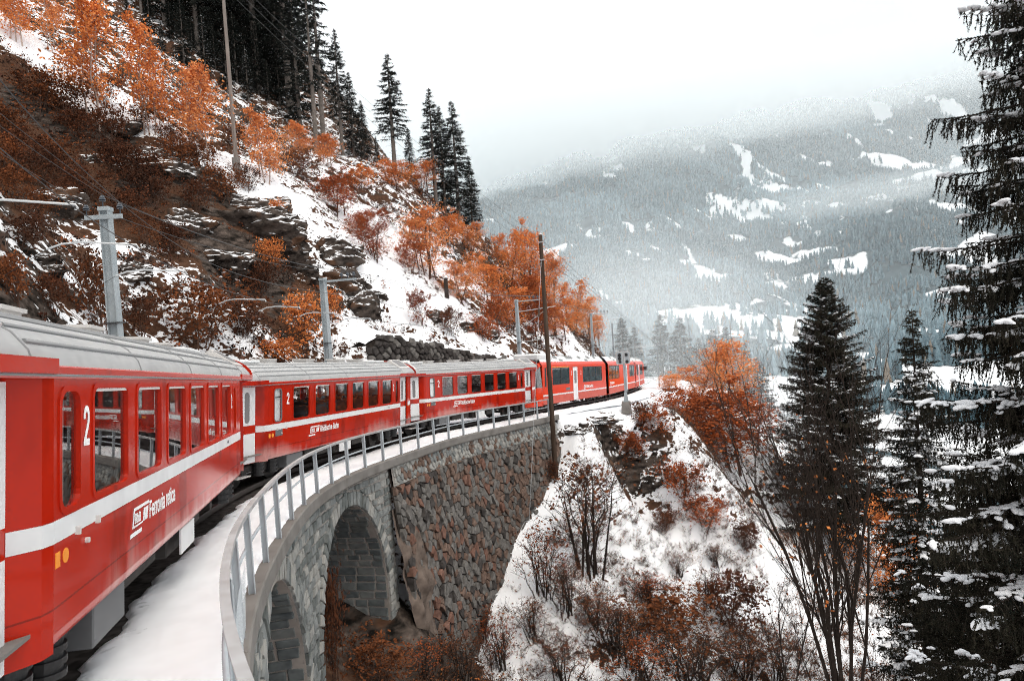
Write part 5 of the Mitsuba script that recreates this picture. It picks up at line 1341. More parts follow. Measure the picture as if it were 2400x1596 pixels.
for a in [['birch', 0, 'leaf_orange', -30.53, 52.37, 16.65, 10.04, 5.34, 3.66, 'birch_tree', 'largest orange birch at the upper left, before the dark wood', 'birch', None, False], ['birch', 1, 'leaf_orange', -28.14, 55.79, 16.42, 10.26, 4.14, 3.9, 'birch_tree', 'second orange birch from the left with pale stems', 'birch', None, False], ['birch', 2, 'leaf_amber', -25.4, 58.54, 15.27, 9.58, 5.44, 2.34, 'birch_tree', 'pale orange birch left of the utility pole', 'birch', None, False], ['birch', 1, 'leaf_amber', -21.84, 63.7, 13.88, 7.19, 4.35, 3.89, 'birch_tree', 'small orange birch with white stems right of the utility pole', 'birch', None, False], ['birch', 0, 'leaf_amber', -24.95, 85.49, 21.39, 4.77, 4.5, 0.99, 'birch_tree', 'small orange birch under the pair of bare spruces', 'birch', None, False], ['birch', 2, 'leaf_amber', -21.82, 86.48, 20.72, 4.72, 4.29, 1.73, 'birch_tree', 'small orange birch right of the pair of bare spruces', 'birch', None, False], ['birch', 2, 'leaf_orange', -40.4, 59.26, 26.12, 6.02, 4.02, 5.02, 'birch_tree', 'orange brown birch at the top left corner above the snow strip', 'birch', None, False], ['birch', 0, 'leaf_amber', -39.83, 62.58, 26.83, 7.33, 3.47, 0.96, 'birch_tree', 'brownish birch left of the largest orange birch', 'birch', None, False], ['larch', 0, 'leaf_orange', -14.85, 95.44, 19.2, 4.03, 5.63, 1.4, 'alder_bush', 'orange alder bush at the foot of the lone spruce', 'bush', None, False], ['larch', 1, 'leaf_orange', -12.23, 105.62, 20.33, 5.12, 5.9, 1.53, 'alder_bush', 'orange alder bush between lone spruce and the dense trio', 'bush', None, False], ['larch', 2, 'leaf_rust', -17.01, 70.61, 11.74, 4.96, 4.83, 3.01, 'alder_bush', 'round rust red bush above the snowy ledge', 'bush', None, False], ['larch', 0, 'leaf_rust', -12.05, 63.46, 6.11, 5.14, 4.55, 0.0, 'alder_bush', 'round rust red bush right of the dark rocks', 'bush', None, False], ['larch', 1, 'leaf_amber', -8.49, 72.55, 5.02, 7.69, 6.1, 0.19, 'alder_bush', 'big orange bush in the middle of the far slope', 'bush', None, False], ['larch', 2, 'leaf_orange', -7.72, 93.13, 10.21, 5.22, 4.64, 2.9, 'alder_bush', 'orange bush below the dense spruce trio', 'bush', None, False], ['larch', 0, 'leaf_amber', -4.99, 98.83, 9.89, 4.74, 4.92, 1.02, 'alder_bush', 'orange bush on the skyline right of the spruce trio', 'bush', None, False], ['larch', 1, 'leaf_amber', -5.0, 73.47, 1.91, 5.14, 5.27, 4.27, 'alder_bush', 'orange thicket left of the larches, low on the slope', 'bush', None, False], ['larch', 2, 'leaf_orange', -2.33, 84.0, 1.82, 6.03, 5.24, 4.99, 'alder_bush', 'orange thicket under the larches', 'bush', None, False], ['larch', 0, 'leaf_orange', 0.18, 101.32, 4.23, 9.17, 5.69, 3.63, 'larch_tree', 'left of the two tall orange larches on the slope end', 'larch', None, False], ['larch', 2, 'leaf_orange', 3.11, 105.86, 3.57, 11.76, 7.27, 4.36, 'larch_tree', 'tallest orange larch on the slope end, left of the wooden pole', 'larch', None, False], ['larch', 1, 'leaf_amber', 6.12, 109.09, 1.31, 9.67, 6.81, 2.46, 'larch_tree', 'orange larch just right of the wooden pole', 'larch', None, False], ['larch', 0, 'leaf_orange', 0.1, 83.77, -1.23, 5.5, 5.76, 0.29, 'alder_bush', 'orange thicket bush left of the wooden pole, above the retaining wall end', 'bush', 'orange thicket behind the railcar', False], ['larch', 1, 'leaf_rust', 3.02, 87.03, -2.55, 5.44, 6.53, 2.76, 'alder_bush', 'rust thicket bush directly behind the wooden pole', 'bush', 'orange thicket behind the railcar', False], ['larch', 2, 'leaf_orange', 6.74, 102.72, -3.53, 6.74, 7.71, 2.34, 'alder_bush', 'orange thicket bush above the railcar windscreen', 'bush', 'orange thicket behind the railcar', False], ['larch', 3, 'leaf_amber', 10.27, 112.88, -3.35, 9.53, 6.35, 3.75, 'alder_bush', 'pale orange thicket bush left of the fourth mast', 'bush', 'orange thicket behind the railcar', False], ['larch', 4, 'leaf_amber', 13.35, 122.34, -4.92, 8.42, 6.12, 0.84, 'alder_bush', 'pale orange thicket bush at the fourth mast', 'bush', 'orange thicket behind the railcar', False], ['larch', 5, 'leaf_amber', 15.89, 129.26, -6.53, 7.28, 4.85, 1.43, 'alder_bush', 'small pale thicket bush at the end of the slope', 'bush', 'orange thicket behind the railcar', False], ['larch', 6, 'leaf_orange', 4.78, 103.85, 0.14, 6.49, 6.49, 5.12, 'alder_bush', 'orange thicket bush under the tallest larch', 'bush', 'orange thicket behind the railcar', False], ['larch', 7, 'leaf_rust', 2.11, 99.8, 0.3, 6.23, 6.23, 1.66, 'alder_bush', 'rust thicket bush under the left larch', 'bush', 'orange thicket behind the railcar', False], ['bush', 0, 'leaf_dry', -31.96, 50.97, 16.5, 3.15, 4.1, 2.58, 'thicket_bush', 'rust red bush at the left edge of the bluff under the snow strip', 'bush', 'brown bushes on the bluff', False], ['bush', 1, 'leaf_brown', -28.43, 50.01, 14.15, 3.1, 3.72, 5.88, 'thicket_bush', 'brown bush on the bluff under the largest birch', 'bush', 'brown bushes on the bluff', False], ['bush', 2, 'leaf_brown', -25.02, 47.25, 10.91, 2.64, 3.81, 1.73, 'thicket_bush', 'brown bush on the bluff below the second birch', 'bush', 'brown bushes on the bluff', False], ['bush', 3, 'leaf_dry', -23.89, 51.85, 12.23, 3.05, 3.86, 0.91, 'thicket_bush', 'rust bush by the snow edge under the pale birch', 'bush', 'brown bushes on the bluff', False], ['bush', 4, 'leaf_brown', -26.79, 40.23, 9.39, 2.49, 3.24, 4.41, 'thicket_bush', 'dark bush far left on the bluff, above the snow patch', 'bush', 'brown bushes on the bluff', False], ['bush', 5, 'leaf_dry', -19.17, 27.18, 5.71, 1.52, 2.02, 3.56, 'thicket_bush', 'rust bush at the very left of the bluff, halfway down', 'bush', 'brown bushes on the bluff', False], ['bush', 6, 'leaf_brown', -25.66, 42.37, 8.94, 2.1, 3.42, 3.84, 'thicket_bush', 'dark brown bush left of centre on the bluff', 'bush', 'brown bushes on the bluff', False], ['bush', 7, 'leaf_dry', -32.22, 45.82, 13.93, 2.55, 3.12, 0.26, 'thicket_bush', 'small rust bush at the left picture edge high on the bluff', 'bush', 'brown bushes on the bluff', False], ['bush', 8, 'leaf_dry', -33.36, 50.36, 17.35, 3.11, 3.73, 2.62, 'thicket_bush', 'rust bush on the crest at the left, near the snow strip', 'bush', 'brown bushes on the bluff', False], ['bush', 9, 'leaf_brown', -23.41, 42.83, 7.55, 2.13, 2.93, 0.03, 'thicket_bush', 'dark bush just above the first mast top', 'bush', 'brown bushes on the bluff', False], ['bush', 10, 'leaf_dry', -21.59, 52.94, 10.51, 2.63, 3.62, 1.55, 'thicket_bush', 'brown bush in front of the rounded boulder left side', 'bush', 'brown bushes on the bluff', False], ['bush', 11, 'leaf_brown', -20.31, 41.62, 5.36, 1.81, 2.59, 4.43, 'thicket_bush', 'brown bush between first mast and rounded boulder', 'bush', 'brown bushes on the bluff', False], ['bush', 12, 'leaf_brown', -23.75, 46.82, 9.3, 2.33, 3.2, 0.39, 'thicket_bush', 'brown bush in the middle of the bluff face', 'bush', 'brown bushes on the bluff', False], ['bush', 13, 'leaf_dry', -23.26, 54.15, 12.83, 2.69, 3.02, 1.85, 'thicket_bush', 'rust bush on the crest left of the pale pole', 'bush', 'brown bushes on the bluff', False], ['bush', 14, 'leaf_brown', -17.62, 25.21, 3.56, 1.41, 1.88, 6.21, 'thicket_bush', 'dark low bush under the feeder wires at left', 'bush', 'brown bushes on the bluff', False], ['bush', 15, 'leaf_dry', -27.85, 43.58, 11.18, 2.16, 2.97, 6.1, 'thicket_bush', 'rust bush in the middle left of the bluff', 'bush', 'brown bushes on the bluff', False], ['bush', 16, 'leaf_dry', -32.85, 57.67, 19.88, 2.85, 3.21, 3.03, 'thicket_bush', 'rust bush right below the snow strip, under the largest birch', 'bush', 'brown bushes on the bluff', False], ['bush', 17, 'leaf_dry', -28.6, 39.86, 9.93, 2.47, 2.22, 4.62, 'thicket_bush', 'rust bush touching the left picture edge, mid bluff', 'bush', 'brown bushes on the bluff', False], ['bush', 18, 'leaf_brown', -22.03, 59.6, 12.43, 2.22, 2.59, 3.97, 'thicket_bush', 'dark bush right at the foot of the pale pole', 'bush', 'brown bushes on the bluff', False], ['bush', 19, 'leaf_dry', -29.06, 56.19, 17.11, 2.09, 2.78, 2.92, 'thicket_bush', 'rust bush right below the snow strip, under the second birch', 'bush', 'brown bushes on the bluff', False], ['bush', 20, 'leaf_brown', -28.83, 41.94, 11.4, 2.08, 2.34, 5.38, 'thicket_bush', 'brown bush far left near the top of the bluff face', 'bush', 'brown bushes on the bluff', False], ['bush', 21, 'leaf_brown', -30.87, 50.55, 15.07, 2.19, 3.13, 1.08, 'thicket_bush', 'brown bush left of the upper dark cliff', 'bush', 'brown bushes on the bluff', False], ['bush', 22, 'leaf_brown', -26.24, 55.12, 15.27, 2.05, 2.73, 5.2, 'thicket_bush', 'small brown bush on the crest below the pale birch', 'bush', 'brown bushes on the bluff', False], ['bush', 23, 'leaf_brown', -26.22, 46.89, 11.5, 2.33, 2.91, 0.26, 'thicket_bush', 'brown bush below the upper dark cliff', 'bush', 'brown bushes on the bluff', False], ['bush', 24, 'leaf_brown', -21.55, 48.96, 8.9, 2.43, 2.74, 5.44, 'thicket_bush', 'brown bush under the dark cliff near the pale pole', 'bush', 'brown bushes on the bluff', False], ['bush', 25, 'leaf_brown', -25.15, 39.41, 7.66, 1.96, 2.2, 4.25, 'thicket_bush', 'brown bush left of the first mast top', 'bush', 'brown bushes on the bluff', False], ['bush', 26, 'leaf_dry', -21.36, 40.75, 5.85, 2.03, 2.28, 2.8, 'thicket_bush', 'rust bush right of the first mast top', 'bush', 'brown bushes on the bluff', False], ['bush', 27, 'leaf_dry', -25.1, 37.1, 6.84, 1.84, 2.07, 4.22, 'thicket_bush', 'rust bush left of the pull-off arm over the near roof', 'bush', 'brown bushes on the bluff', False], ['bush', 2, 'leaf_dry', -15.69, 26.0, 0.51, 2.84, 2.11, 2.89, 'hillside_bush', 'tall brown bush behind the nearest coach roof, left of the first mast', 'bush', None, False], ['bush', 2, 'leaf_brown', -15.53, 28.66, 0.19, 1.79, 2.15, 4.9, 'hillside_bush', 'dark brown bush right of the first mast', 'bush', None, False], ['bush', 2, 'leaf_dry', -15.19, 33.33, -0.48, 3.23, 4.37, 0.71, 'hillside_bush', 'broad snow dusted brown bush between the first and second masts', 'bush', None, True], ['bush', 2, 'leaf_brown', -14.18, 36.13, -0.09, 2.26, 2.48, 3.19, 'hillside_bush', 'brown bush right of the broad snow dusted bush', 'bush', None, True], ['bush', 3, 'leaf_orange', -13.64, 44.98, -1.06, 3.51, 3.37, 5.47, 'hillside_bush', 'orange leaved bush left of the second mast, dusted with snow', 'bush', None, True], ['bush', 3, 'leaf_orange', -12.57, 36.72, -1.6, 1.33, 3.45, 5.82, 'hillside_bush', 'low orange bush just above the second coach roof', 'bush', None, False], ['bush', 3, 'leaf_dry', -14.2, 19.68, 1.26, 1.53, 1.47, 1.38, 'hillside_bush', 'brown bush at the left edge above the roof hatch', 'bush', None, False], ['bush', 0, 'leaf_brown', -15.38, 22.98, 1.19, 1.29, 1.58, 1.58, 'hillside_bush', 'dark bush left of the first mast, near the left edge', 'bush', None, False], ['bush', 0, 'leaf_orange', -16.85, 49.33, 4.36, 2.46, 2.15, 5.68, 'hillside_bush', 'orange bush growing on the dark rock', 'bush', None, False], ['bush', 0, 'leaf_orange', -18.74, 55.81, 9.09, 1.73, 2.08, 2.17, 'hillside_bush', 'little orange bush on top of the rounded boulder', 'bush', None, False], ['bush', 2, 'leaf_brown', -17.0, 46.87, 2.74, 2.34, 2.92, 0.36, 'hillside_bush', 'brown bush below the rocks left of the second mast', 'bush', None, False], ['bush', 0, 'leaf_orange', -12.83, 49.33, 0.4, 2.46, 2.16, 4.49, 'hillside_bush', 'orange bush right of the second mast', 'bush', None, False], ['bush', 1, 'leaf_rust', -7.49, 56.55, -0.01, 2.83, 2.47, 2.6, 'hillside_bush', 'reddish bush on the snow above the retaining wall', 'bush', None, True], ['bush', 0, 'leaf_brown', -5.14, 59.04, -1.29, 2.58, 2.58, 4.62, 'hillside_bush', 'brown bush right above the retaining wall end', 'bush', None, False], ['bush', 0, 'leaf_rust', -9.79, 68.63, 5.2, 3.42, 3.42, 3.0, 'hillside_bush', 'rust bush left of the big orange bush', 'bush', None, False], ['bush', 2, 'leaf_rust', -2.84, 64.86, -2.0, 2.43, 2.84, 3.14, 'hillside_bush', 'rust bush beside the third mast', 'bush', None, False], ['bush', 1, 'leaf_rust', -1.5, 69.68, -1.81, 3.92, 3.48, 2.62, 'hillside_bush', 'rust bush left of the third mast top', 'bush', None, False], ['bush', 0, 'leaf_rust', -14.77, 69.13, 9.01, 2.58, 3.01, 1.82, 'hillside_bush', 'rust bush at the top of the snow gully', 'bush', None, True], ['bush', 0, 'leaf_dry', -22.11, 75.2, 16.72, 3.27, 3.73, 5.66, 'hillside_bush', 'brown bush under the small birch by the spruces', 'bush', None, False], ['bush', 0, 'leaf_brown', -27.25, 72.24, 19.58, 2.68, 2.68, 4.2, 'hillside_bush', 'dark bush behind the utility pole', 'bush', None, False], ['bush', 1, 'leaf_orange', -17.8, 86.77, 17.73, 2.69, 4.31, 4.95, 'hillside_bush', 'orange bush left of the lone spruce foot', 'bush', None, False], ['bush', 0, 'leaf_orange', -4.15, 95.16, 6.04, 3.56, 3.56, 5.63, 'hillside_bush', 'orange bush on the snow left of the larches', 'bush', None, True], ['larch', 2, 'leaf_rust', 16.19, 55.51, -13.51, 7.68, 10.13, 1.57, 'orange_bush', 'large rust orange bush right of the signal, at the slope edge', 'bush', None, False], ['larch', 0, 'leaf_rust', 14.64, 59.61, -12.22, 5.43, 5.62, 5.78, 'orange_bush', 'rust bush left of the large orange bush', 'bush', None, False], ['larch', 1, 'leaf_amber', 29.18, 91.54, -13.82, 9.64, 8.62, 5.42, 'orange_bush', 'pale orange tree in the mist behind the large rust bush', 'bush', None, False], ['larch', 0, 'leaf_amber', 23.48, 87.6, -11.9, 4.63, 6.59, 3.18, 'orange_bush', 'pale orange bush in the mist beyond the concrete parapet', 'bush', None, False], ['larch', 1, 'leaf_rust', 20.53, 59.56, -11.92, 3.61, 5.24, 3.57, 'orange_bush', 'rust bush left of the dark spruce', 'bush', None, False], ['larch', 2, 'leaf_amber', 19.08, 83.66, -10.28, 2.62, 3.67, 0.72, 'orange_bush', 'small orange bush beside the concrete parapet', 'bush', None, False], ['larch', 0, 'leaf_orange', 26.48, 47.43, -21.91, 7.97, 6.61, 4.79, 'orange_bush', 'orange leaved undergrowth behind the bare tree', 'bush', None, False], ['shrub', 0, 'leaf_dry', 3.53, 37.66, -14.55, 6.78, 5.71, 1.09, 'shrub', 'tall many stemmed shrub on the snow below the wooden pole', 'shrub', None, False], ['shrub', 1, 'leaf_rust', 0.75, 34.4, -14.46, 3.7, 2.83, 3.35, 'shrub', 'bright orange leaved shrub left of the tall many stemmed one', 'shrub', None, False], ['shrub', 2, 'leaf_dry', 1.98, 34.0, -15.14, 3.01, 2.58, 0.79, 'shrub', 'thin shrub under the tall many stemmed one', 'shrub', None, False], ['bush', 0, 'leaf_dry', 7.46, 36.31, -17.46, 2.19, 5.29, 0.46, 'slope_bush', 'broad dark brown bush low on the slope', 'bush', None, False], ['bush', 1, 'leaf_brown', 11.5, 38.28, -18.65, 3.4, 4.13, 3.82, 'slope_bush', 'brown bush left of the thin saplings', 'bush', None, False], ['bush', 2, 'leaf_dry', -4.91, 21.32, -11.32, 1.49, 2.44, 3.08, 'slope_bush', 'orange brown bush at the bottom, right of the arches', 'bush', None, False], ['bush', 3, 'leaf_brown', -5.86, 19.77, -10.44, 3.45, 0.88, 4.24, 'slope_bush', 'dark bush inside the second arch', 'bush', None, False], ['shrub', 0, 'leaf_dry', 3.9, 32.32, -16.62, 2.87, 3.9, 4.97, 'slope_shrub', 'thin shrub low on the slope below the tall shrub', 'shrub', 'thin shrubs on the lower slope', False], ['shrub', 1, 'leaf_dry', 7.54, 32.4, -18.16, 2.88, 4.53, 6.17, 'slope_shrub', 'thin shrub at the bottom edge under the broad dark bush', 'shrub', 'thin shrubs on the lower slope', False], ['shrub', 2, 'leaf_rust', -1.38, 30.59, -15.98, 2.52, 2.52, 0.53, 'slope_shrub', 'rusty shrub at the bottom below the rubble wall', 'shrub', 'thin shrubs on the lower slope', False], ['shrub', 3, 'leaf_dry', 1.29, 30.44, -16.68, 2.51, 2.9, 3.96, 'slope_shrub', 'thin shrub at the bottom edge below the bright orange shrub', 'shrub', 'thin shrubs on the lower slope', False], ['shrub', 4, 'leaf_rust', 4.82, 30.8, -17.11, 2.15, 3.33, 3.62, 'slope_shrub', 'rusty shrub at the bottom edge, middle of the slope', 'shrub', 'thin shrubs on the lower slope', False], ['shrub', 5, 'leaf_dry', -2.49, 24.03, -12.95, 1.83, 1.98, 4.09, 'slope_shrub', 'thin shrub at the bottom edge left of the slope', 'shrub', 'thin shrubs on the lower slope', False], ['shrub', 6, 'leaf_rust', -3.81, 22.93, -12.11, 1.31, 1.6, 3.41, 'slope_shrub', 'rusty shrub at the bottom, nearest the arches', 'shrub', 'thin shrubs on the lower slope', False], ['shrub', 7, 'leaf_dry', 3.33, 33.85, -15.82, 2.15, 2.79, 3.5, 'slope_shrub', 'thin shrub right below the tall shrub roots', 'shrub', 'thin shrubs on the lower slope', False], ['shrub', 8, 'leaf_dry', 0.07, 32.23, -15.48, 2.04, 2.45, 5.45, 'slope_shrub', 'thin shrub between rubble wall and the tall shrub', 'shrub', 'thin shrubs on the lower slope', False], ['shrub', 9, 'leaf_dry', 10.46, 33.88, -19.16, 2.8, 3.66, 2.84, 'slope_shrub', 'thin shrub at the bottom edge left of the saplings', 'shrub', 'thin shrubs on the lower slope', False], ['shrub', 10, 'leaf_dry', 10.47, 39.57, -17.65, 2.26, 2.76, 3.36, 'slope_shrub', 'thin shrub right of the broad dark bush', 'shrub', 'thin shrubs on the lower slope', False], ['shrub', 11, 'leaf_rust', 6.64, 37.72, -16.6, 2.15, 2.87, 4.34, 'slope_shrub', 'rusty shrub just above the broad dark bush', 'shrub', 'thin shrubs on the lower slope', False], ['shrub', 12, 'leaf_dry', 5.0, 33.83, -16.58, 1.72, 2.57, 0.56, 'slope_shrub', 'thin shrub left of the broad dark bush', 'shrub', 'thin shrubs on the lower slope', False], ['shrub', 13, 'leaf_rust', -2.36, 31.99, -15.2, 1.62, 1.82, 2.71, 'slope_shrub', 'rusty shrub at the foot of the rubble wall', 'shrub', 'thin shrubs on the lower slope', False], ['shrub', 14, 'leaf_dry', 12.53, 34.24, -19.49, 2.61, 3.05, 0.64, 'slope_shrub', 'thin shrub at the bottom edge beside the bare tree', 'shrub', 'thin shrubs on the lower slope', False], ['shrub', 15, 'leaf_dry', 9.19, 41.24, -16.42, 1.56, 2.09, 0.87, 'slope_shrub', 'small shrub alone on the snow above the broad dark bush', 'shrub', 'thin shrubs on the lower slope', False], ['shrub', 16, 'leaf_dry', 12.09, 43.11, -16.77, 1.64, 2.18, 0.01, 'slope_shrub', 'small shrub on the snow left of the saplings', 'shrub', 'thin shrubs on the lower slope', False], ['bush', 0, 'leaf_rust', 8.03, 49.06, -11.03, 2.31, 2.78, 1.32, 'slope_bush', 'rust bush between rocks below the signal', 'bush', None, False], ['bush', 1, 'leaf_rust', 10.02, 49.12, -9.15, 2.16, 2.78, 1.36, 'slope_bush', 'rust bush on the shelf right of the signal', 'bush', None, False], ['bush', 2, 'leaf_rust', 11.03, 46.73, -13.26, 2.65, 3.24, 3.24, 'slope_bush', 'rust bush under the large orange bush, near the rock', 'bush', None, False], ['bush', 3, 'leaf_dry', 8.94, 49.76, -8.56, 1.87, 2.19, 3.58, 'slope_bush', 'sparse brown bush at the snow edge by the signal foot', 'bush', None, False], ['bush', 4, 'leaf_rust', 12.28, 45.3, -14.99, 2.29, 3.14, 5.17, 'slope_bush', 'rust bush below the large orange bush', 'bush', None, False], ['bush', 5, 'leaf_brown', 14.55, 44.63, -16.36, 1.97, 2.26, 3.06, 'slope_bush', 'brown tuft bush left of the bare tree', 'bush', None, False], ['bush', 6, 'leaf_brown', 1.82, 42.55, -10.45, 1.34, 1.61, 5.6, 'slope_bush', 'brown tuft at the foot of the wooden pole', 'bush', None, False], ['bush', 7, 'leaf_brown', 9.51, 45.68, -14.92, 1.44, 2.02, 2.48, 'slope_bush', 'brown tuft on open snow right of the tall shrub', 'bush', None, False]]:
    plant_bush(*a)

# brushwood and dead leaves over the bank: far too many shoots to count
def clumps(x, y, zfn, rng, h, nt, nlv, leaf, colours):
    n = len(x)
    z = zfn(x, y)
    base = np.stack([x, y, z - 0.05], -1)
    sc = h * rng.uniform(0.5, 1.3, n)
    D = unitv(rng, n * nt).reshape(n, nt, 3)
    D[..., 2] = np.abs(D[..., 2]) * 0.9 + 0.35
    D *= (sc[:, None] * rng.uniform(0.4, 1.1, (n, nt)))[..., None] / np.linalg.norm(D, axis=-1, keepdims=True)
    P = np.repeat(base[:, None], nt, 1) + rng.normal(0, 0.12, (n, nt, 3)) * [1, 1, 0]
    sv, sf = spikes(P.reshape(-1, 3), D.reshape(-1, 3), 0.028 * (0.5 + rng.uniform(size=n * nt)), rng)
    k = rng.integers(0, nt, (n, nlv))
    C = np.take_along_axis(P, k[..., None], 1) + np.take_along_axis(D, k[..., None], 1) * rng.uniform(0.25, 1.05, (n, nlv, 1)) + rng.normal(0, 0.09, (n, nlv, 3)) * sc[:, None, None]
    lv, lf = leaves(C.reshape(-1, 3), rng.uniform(0.6, 1.4, n * nlv) * leaf, rng)
    tone = np.array(colours)[rng.integers(0, len(colours), n)]
    lc = np.repeat(np.repeat(tone, nlv, 0) * rng.uniform(0.3, 1.9, (n * nlv, 1)), 4, 0)
    tc = np.repeat(np.tile([[0.075, 0.052, 0.042]], (n * nt, 1)) * rng.uniform(0.3, 2.2, (n * nt, 1)), 3, 0)
    v, f = cat([(sv, sf), (lv, lf)])
    return v, f, np.vstack([tc, lc])


diffuse('mat_brush', attribute())
N = 26000
x, y = rng.uniform(-52, 22, N), rng.uniform(4, 128, N)
s, lat = near(x, y)
sn = spots(x, y, HILL_SNOW)
p = np.clip(0.52 - 1.7 * np.maximum(sn, 0) + 0.4 * np.maximum(-sn, 0) + 2.2 * (meshkit.fbm(np.stack([x, y, x * 0], -1) * 0.16, 3, 41) - 0.5), 0.02, 1)
gap = meshkit.fbm(np.stack([x, y, x * 0], -1) * 0.55, 3, 47)
k = (lat < -5.2) & (lat > -52) & (rng.uniform(size=N) < p) & (gap > 0.44) & (rng.uniform(size=N) > spots(x, y, HILL_ROCK)) & ~((s > 38) & (s < 64) & (lat > -8))
v, f, c = clumps(x[k], y[k], hill_z, rng, 1.0, 15, 17, 0.15, [(0.075, 0.034, 0.024), (0.035, 0.021, 0.017), (0.24, 0.07, 0.028), (0.05, 0.034, 0.028), (0.09, 0.038, 0.025), (0.03, 0.022, 0.019)])
scene['brushwood'] = shape((v, f), 'mat_brush', color=c)
tag('brushwood', 'rust brown brushwood and dead leaves covering the bank above the track', 'undergrowth', kind='stuff')
print('brushwood', k.sum())
N = 16000
x, y = rng.uniform(-9, 34, N), rng.uniform(14, 72, N)
s, lat = near(x, y)
sn = spots(x, y, SLOPE_SNOW)
p = np.clip(0.55 + spots(x, y, SCRUB) - 0.5 * np.maximum(sn, 0) + 2.2 * (meshkit.fbm(np.stack([x, y, x * 0], -1) * 0.22, 3, 43) - 0.5), 0.0, 1)
k = (lat > np.where(s < 50, 4.0, 8.0)) & (rng.uniform(size=N) < p)
v, f, c = clumps(x[k], y[k], slope_z, rng, 0.8, 16, 20, 0.075, [(0.15, 0.055, 0.025), (0.08, 0.034, 0.02), (0.24, 0.08, 0.026), (0.10, 0.05, 0.03)])
scene['scrub'] = shape((v, f), 'mat_brush', color=c)
tag('scrub', 'thin twigs and brown leaves poking through snow on the slope below the wall', 'undergrowth', kind='stuff')
print('scrub', k.sum())


# ------------------------------------------------------------------ the bare tree and the thin stems beside it
def bare_tree(rng, H, stems, spread, depth=4):
    A, B, RA, RB, tips = [], [], [], [], []

    def grow(p, d, L, r, k):
        n = 4
        for i in range(n):
            d = d + rng.normal(0, 0.07, 3) + np.array([0, 0, 0.05])
            d = d / np.linalg.norm(d)
            q = p + d * L / n
            A.append(p); B.append(q); RA.append(r); r *= 0.86; RB.append(r)
            if k > 0 and (i > 0 or k < depth):
                for _ in range(2 if k > 1 else 1):
                    az = rng.uniform(0, 2 * PI)
                    side = np.cross(d, [math.cos(az), math.sin(az), 0.2]); side /= np.linalg.norm(side)
                    grow(q, (d * rng.uniform(0.8, 1.1) + side * rng.uniform(0.26, 0.48)) / 1.1, L * rng.uniform(0.34, 0.54), r * 0.55, k - 1)
            p = q
        tips.append(p)
    for s in range(stems):
        az = rng.uniform(0, 2 * PI)
        d = np.array([math.cos(az) * spread, math.sin(az) * spread, 1.0]); d /= np.linalg.norm(d)
        grow(np.array([0, 0, -1.0]) + 0.1 * d, d, H * rng.uniform(0.6, 0.85), 0.0062 * H, depth)
    return segs(np.array(A), np.array(B), np.maximum(np.array(RA), 0.0045), np.maximum(np.array(RB), 0.004), 4), np.array(tips)


rng = np.random.default_rng(5)
x, y, z, h = (13.24, 28.51, -19.25, 15.93)
t = thing('bare_tree', 'leafless dark tree with many ascending stems and a few orange leaves', 'bare tree')
br, tips = bare_tree(rng, h, 9, 0.09, 3)
part(t, 'branches', br, 'bark_dark', M=place(x, y, z), kind='stuff')
tips = tips[(rng.uniform(size=len(tips)) < 0.12) & (tips[:, 2] < 0.62 * tips[:, 2].max())]
part(t, 'leaves', leaves(tips, rng.uniform(0.10, 0.2, len(tips)), rng), 'leaf_orange', M=place(x, y, z), kind='stuff')
for i, (x, y, z, h, lab) in enumerate([(11.45, 30.49, -19.1, 9.45, 'left of two thin saplings on the snow'), (11.97, 30.98, -19.09, 9.56, 'right of two thin saplings on the snow'), (12.58, 29.5, -19.21, 6.13, 'short thin sapling left of the bare tree'), (15.61, 30.48, -19.93, 8.17, 'thin sapling right of the bare tree')]):
    t = thing('sapling', lab, 'sapling')
    br, tips = bare_tree(rng, h, 1, 0.08, 2)
    part(t, 'trunk', br, 'bark_dark', M=place(x, y, z))
    part(t, 'leaves', leaves(tips[::3], rng.uniform(0.06, 0.12, len(tips[::3])), rng), 'leaf_rust', M=place(x, y, z), kind='stuff')


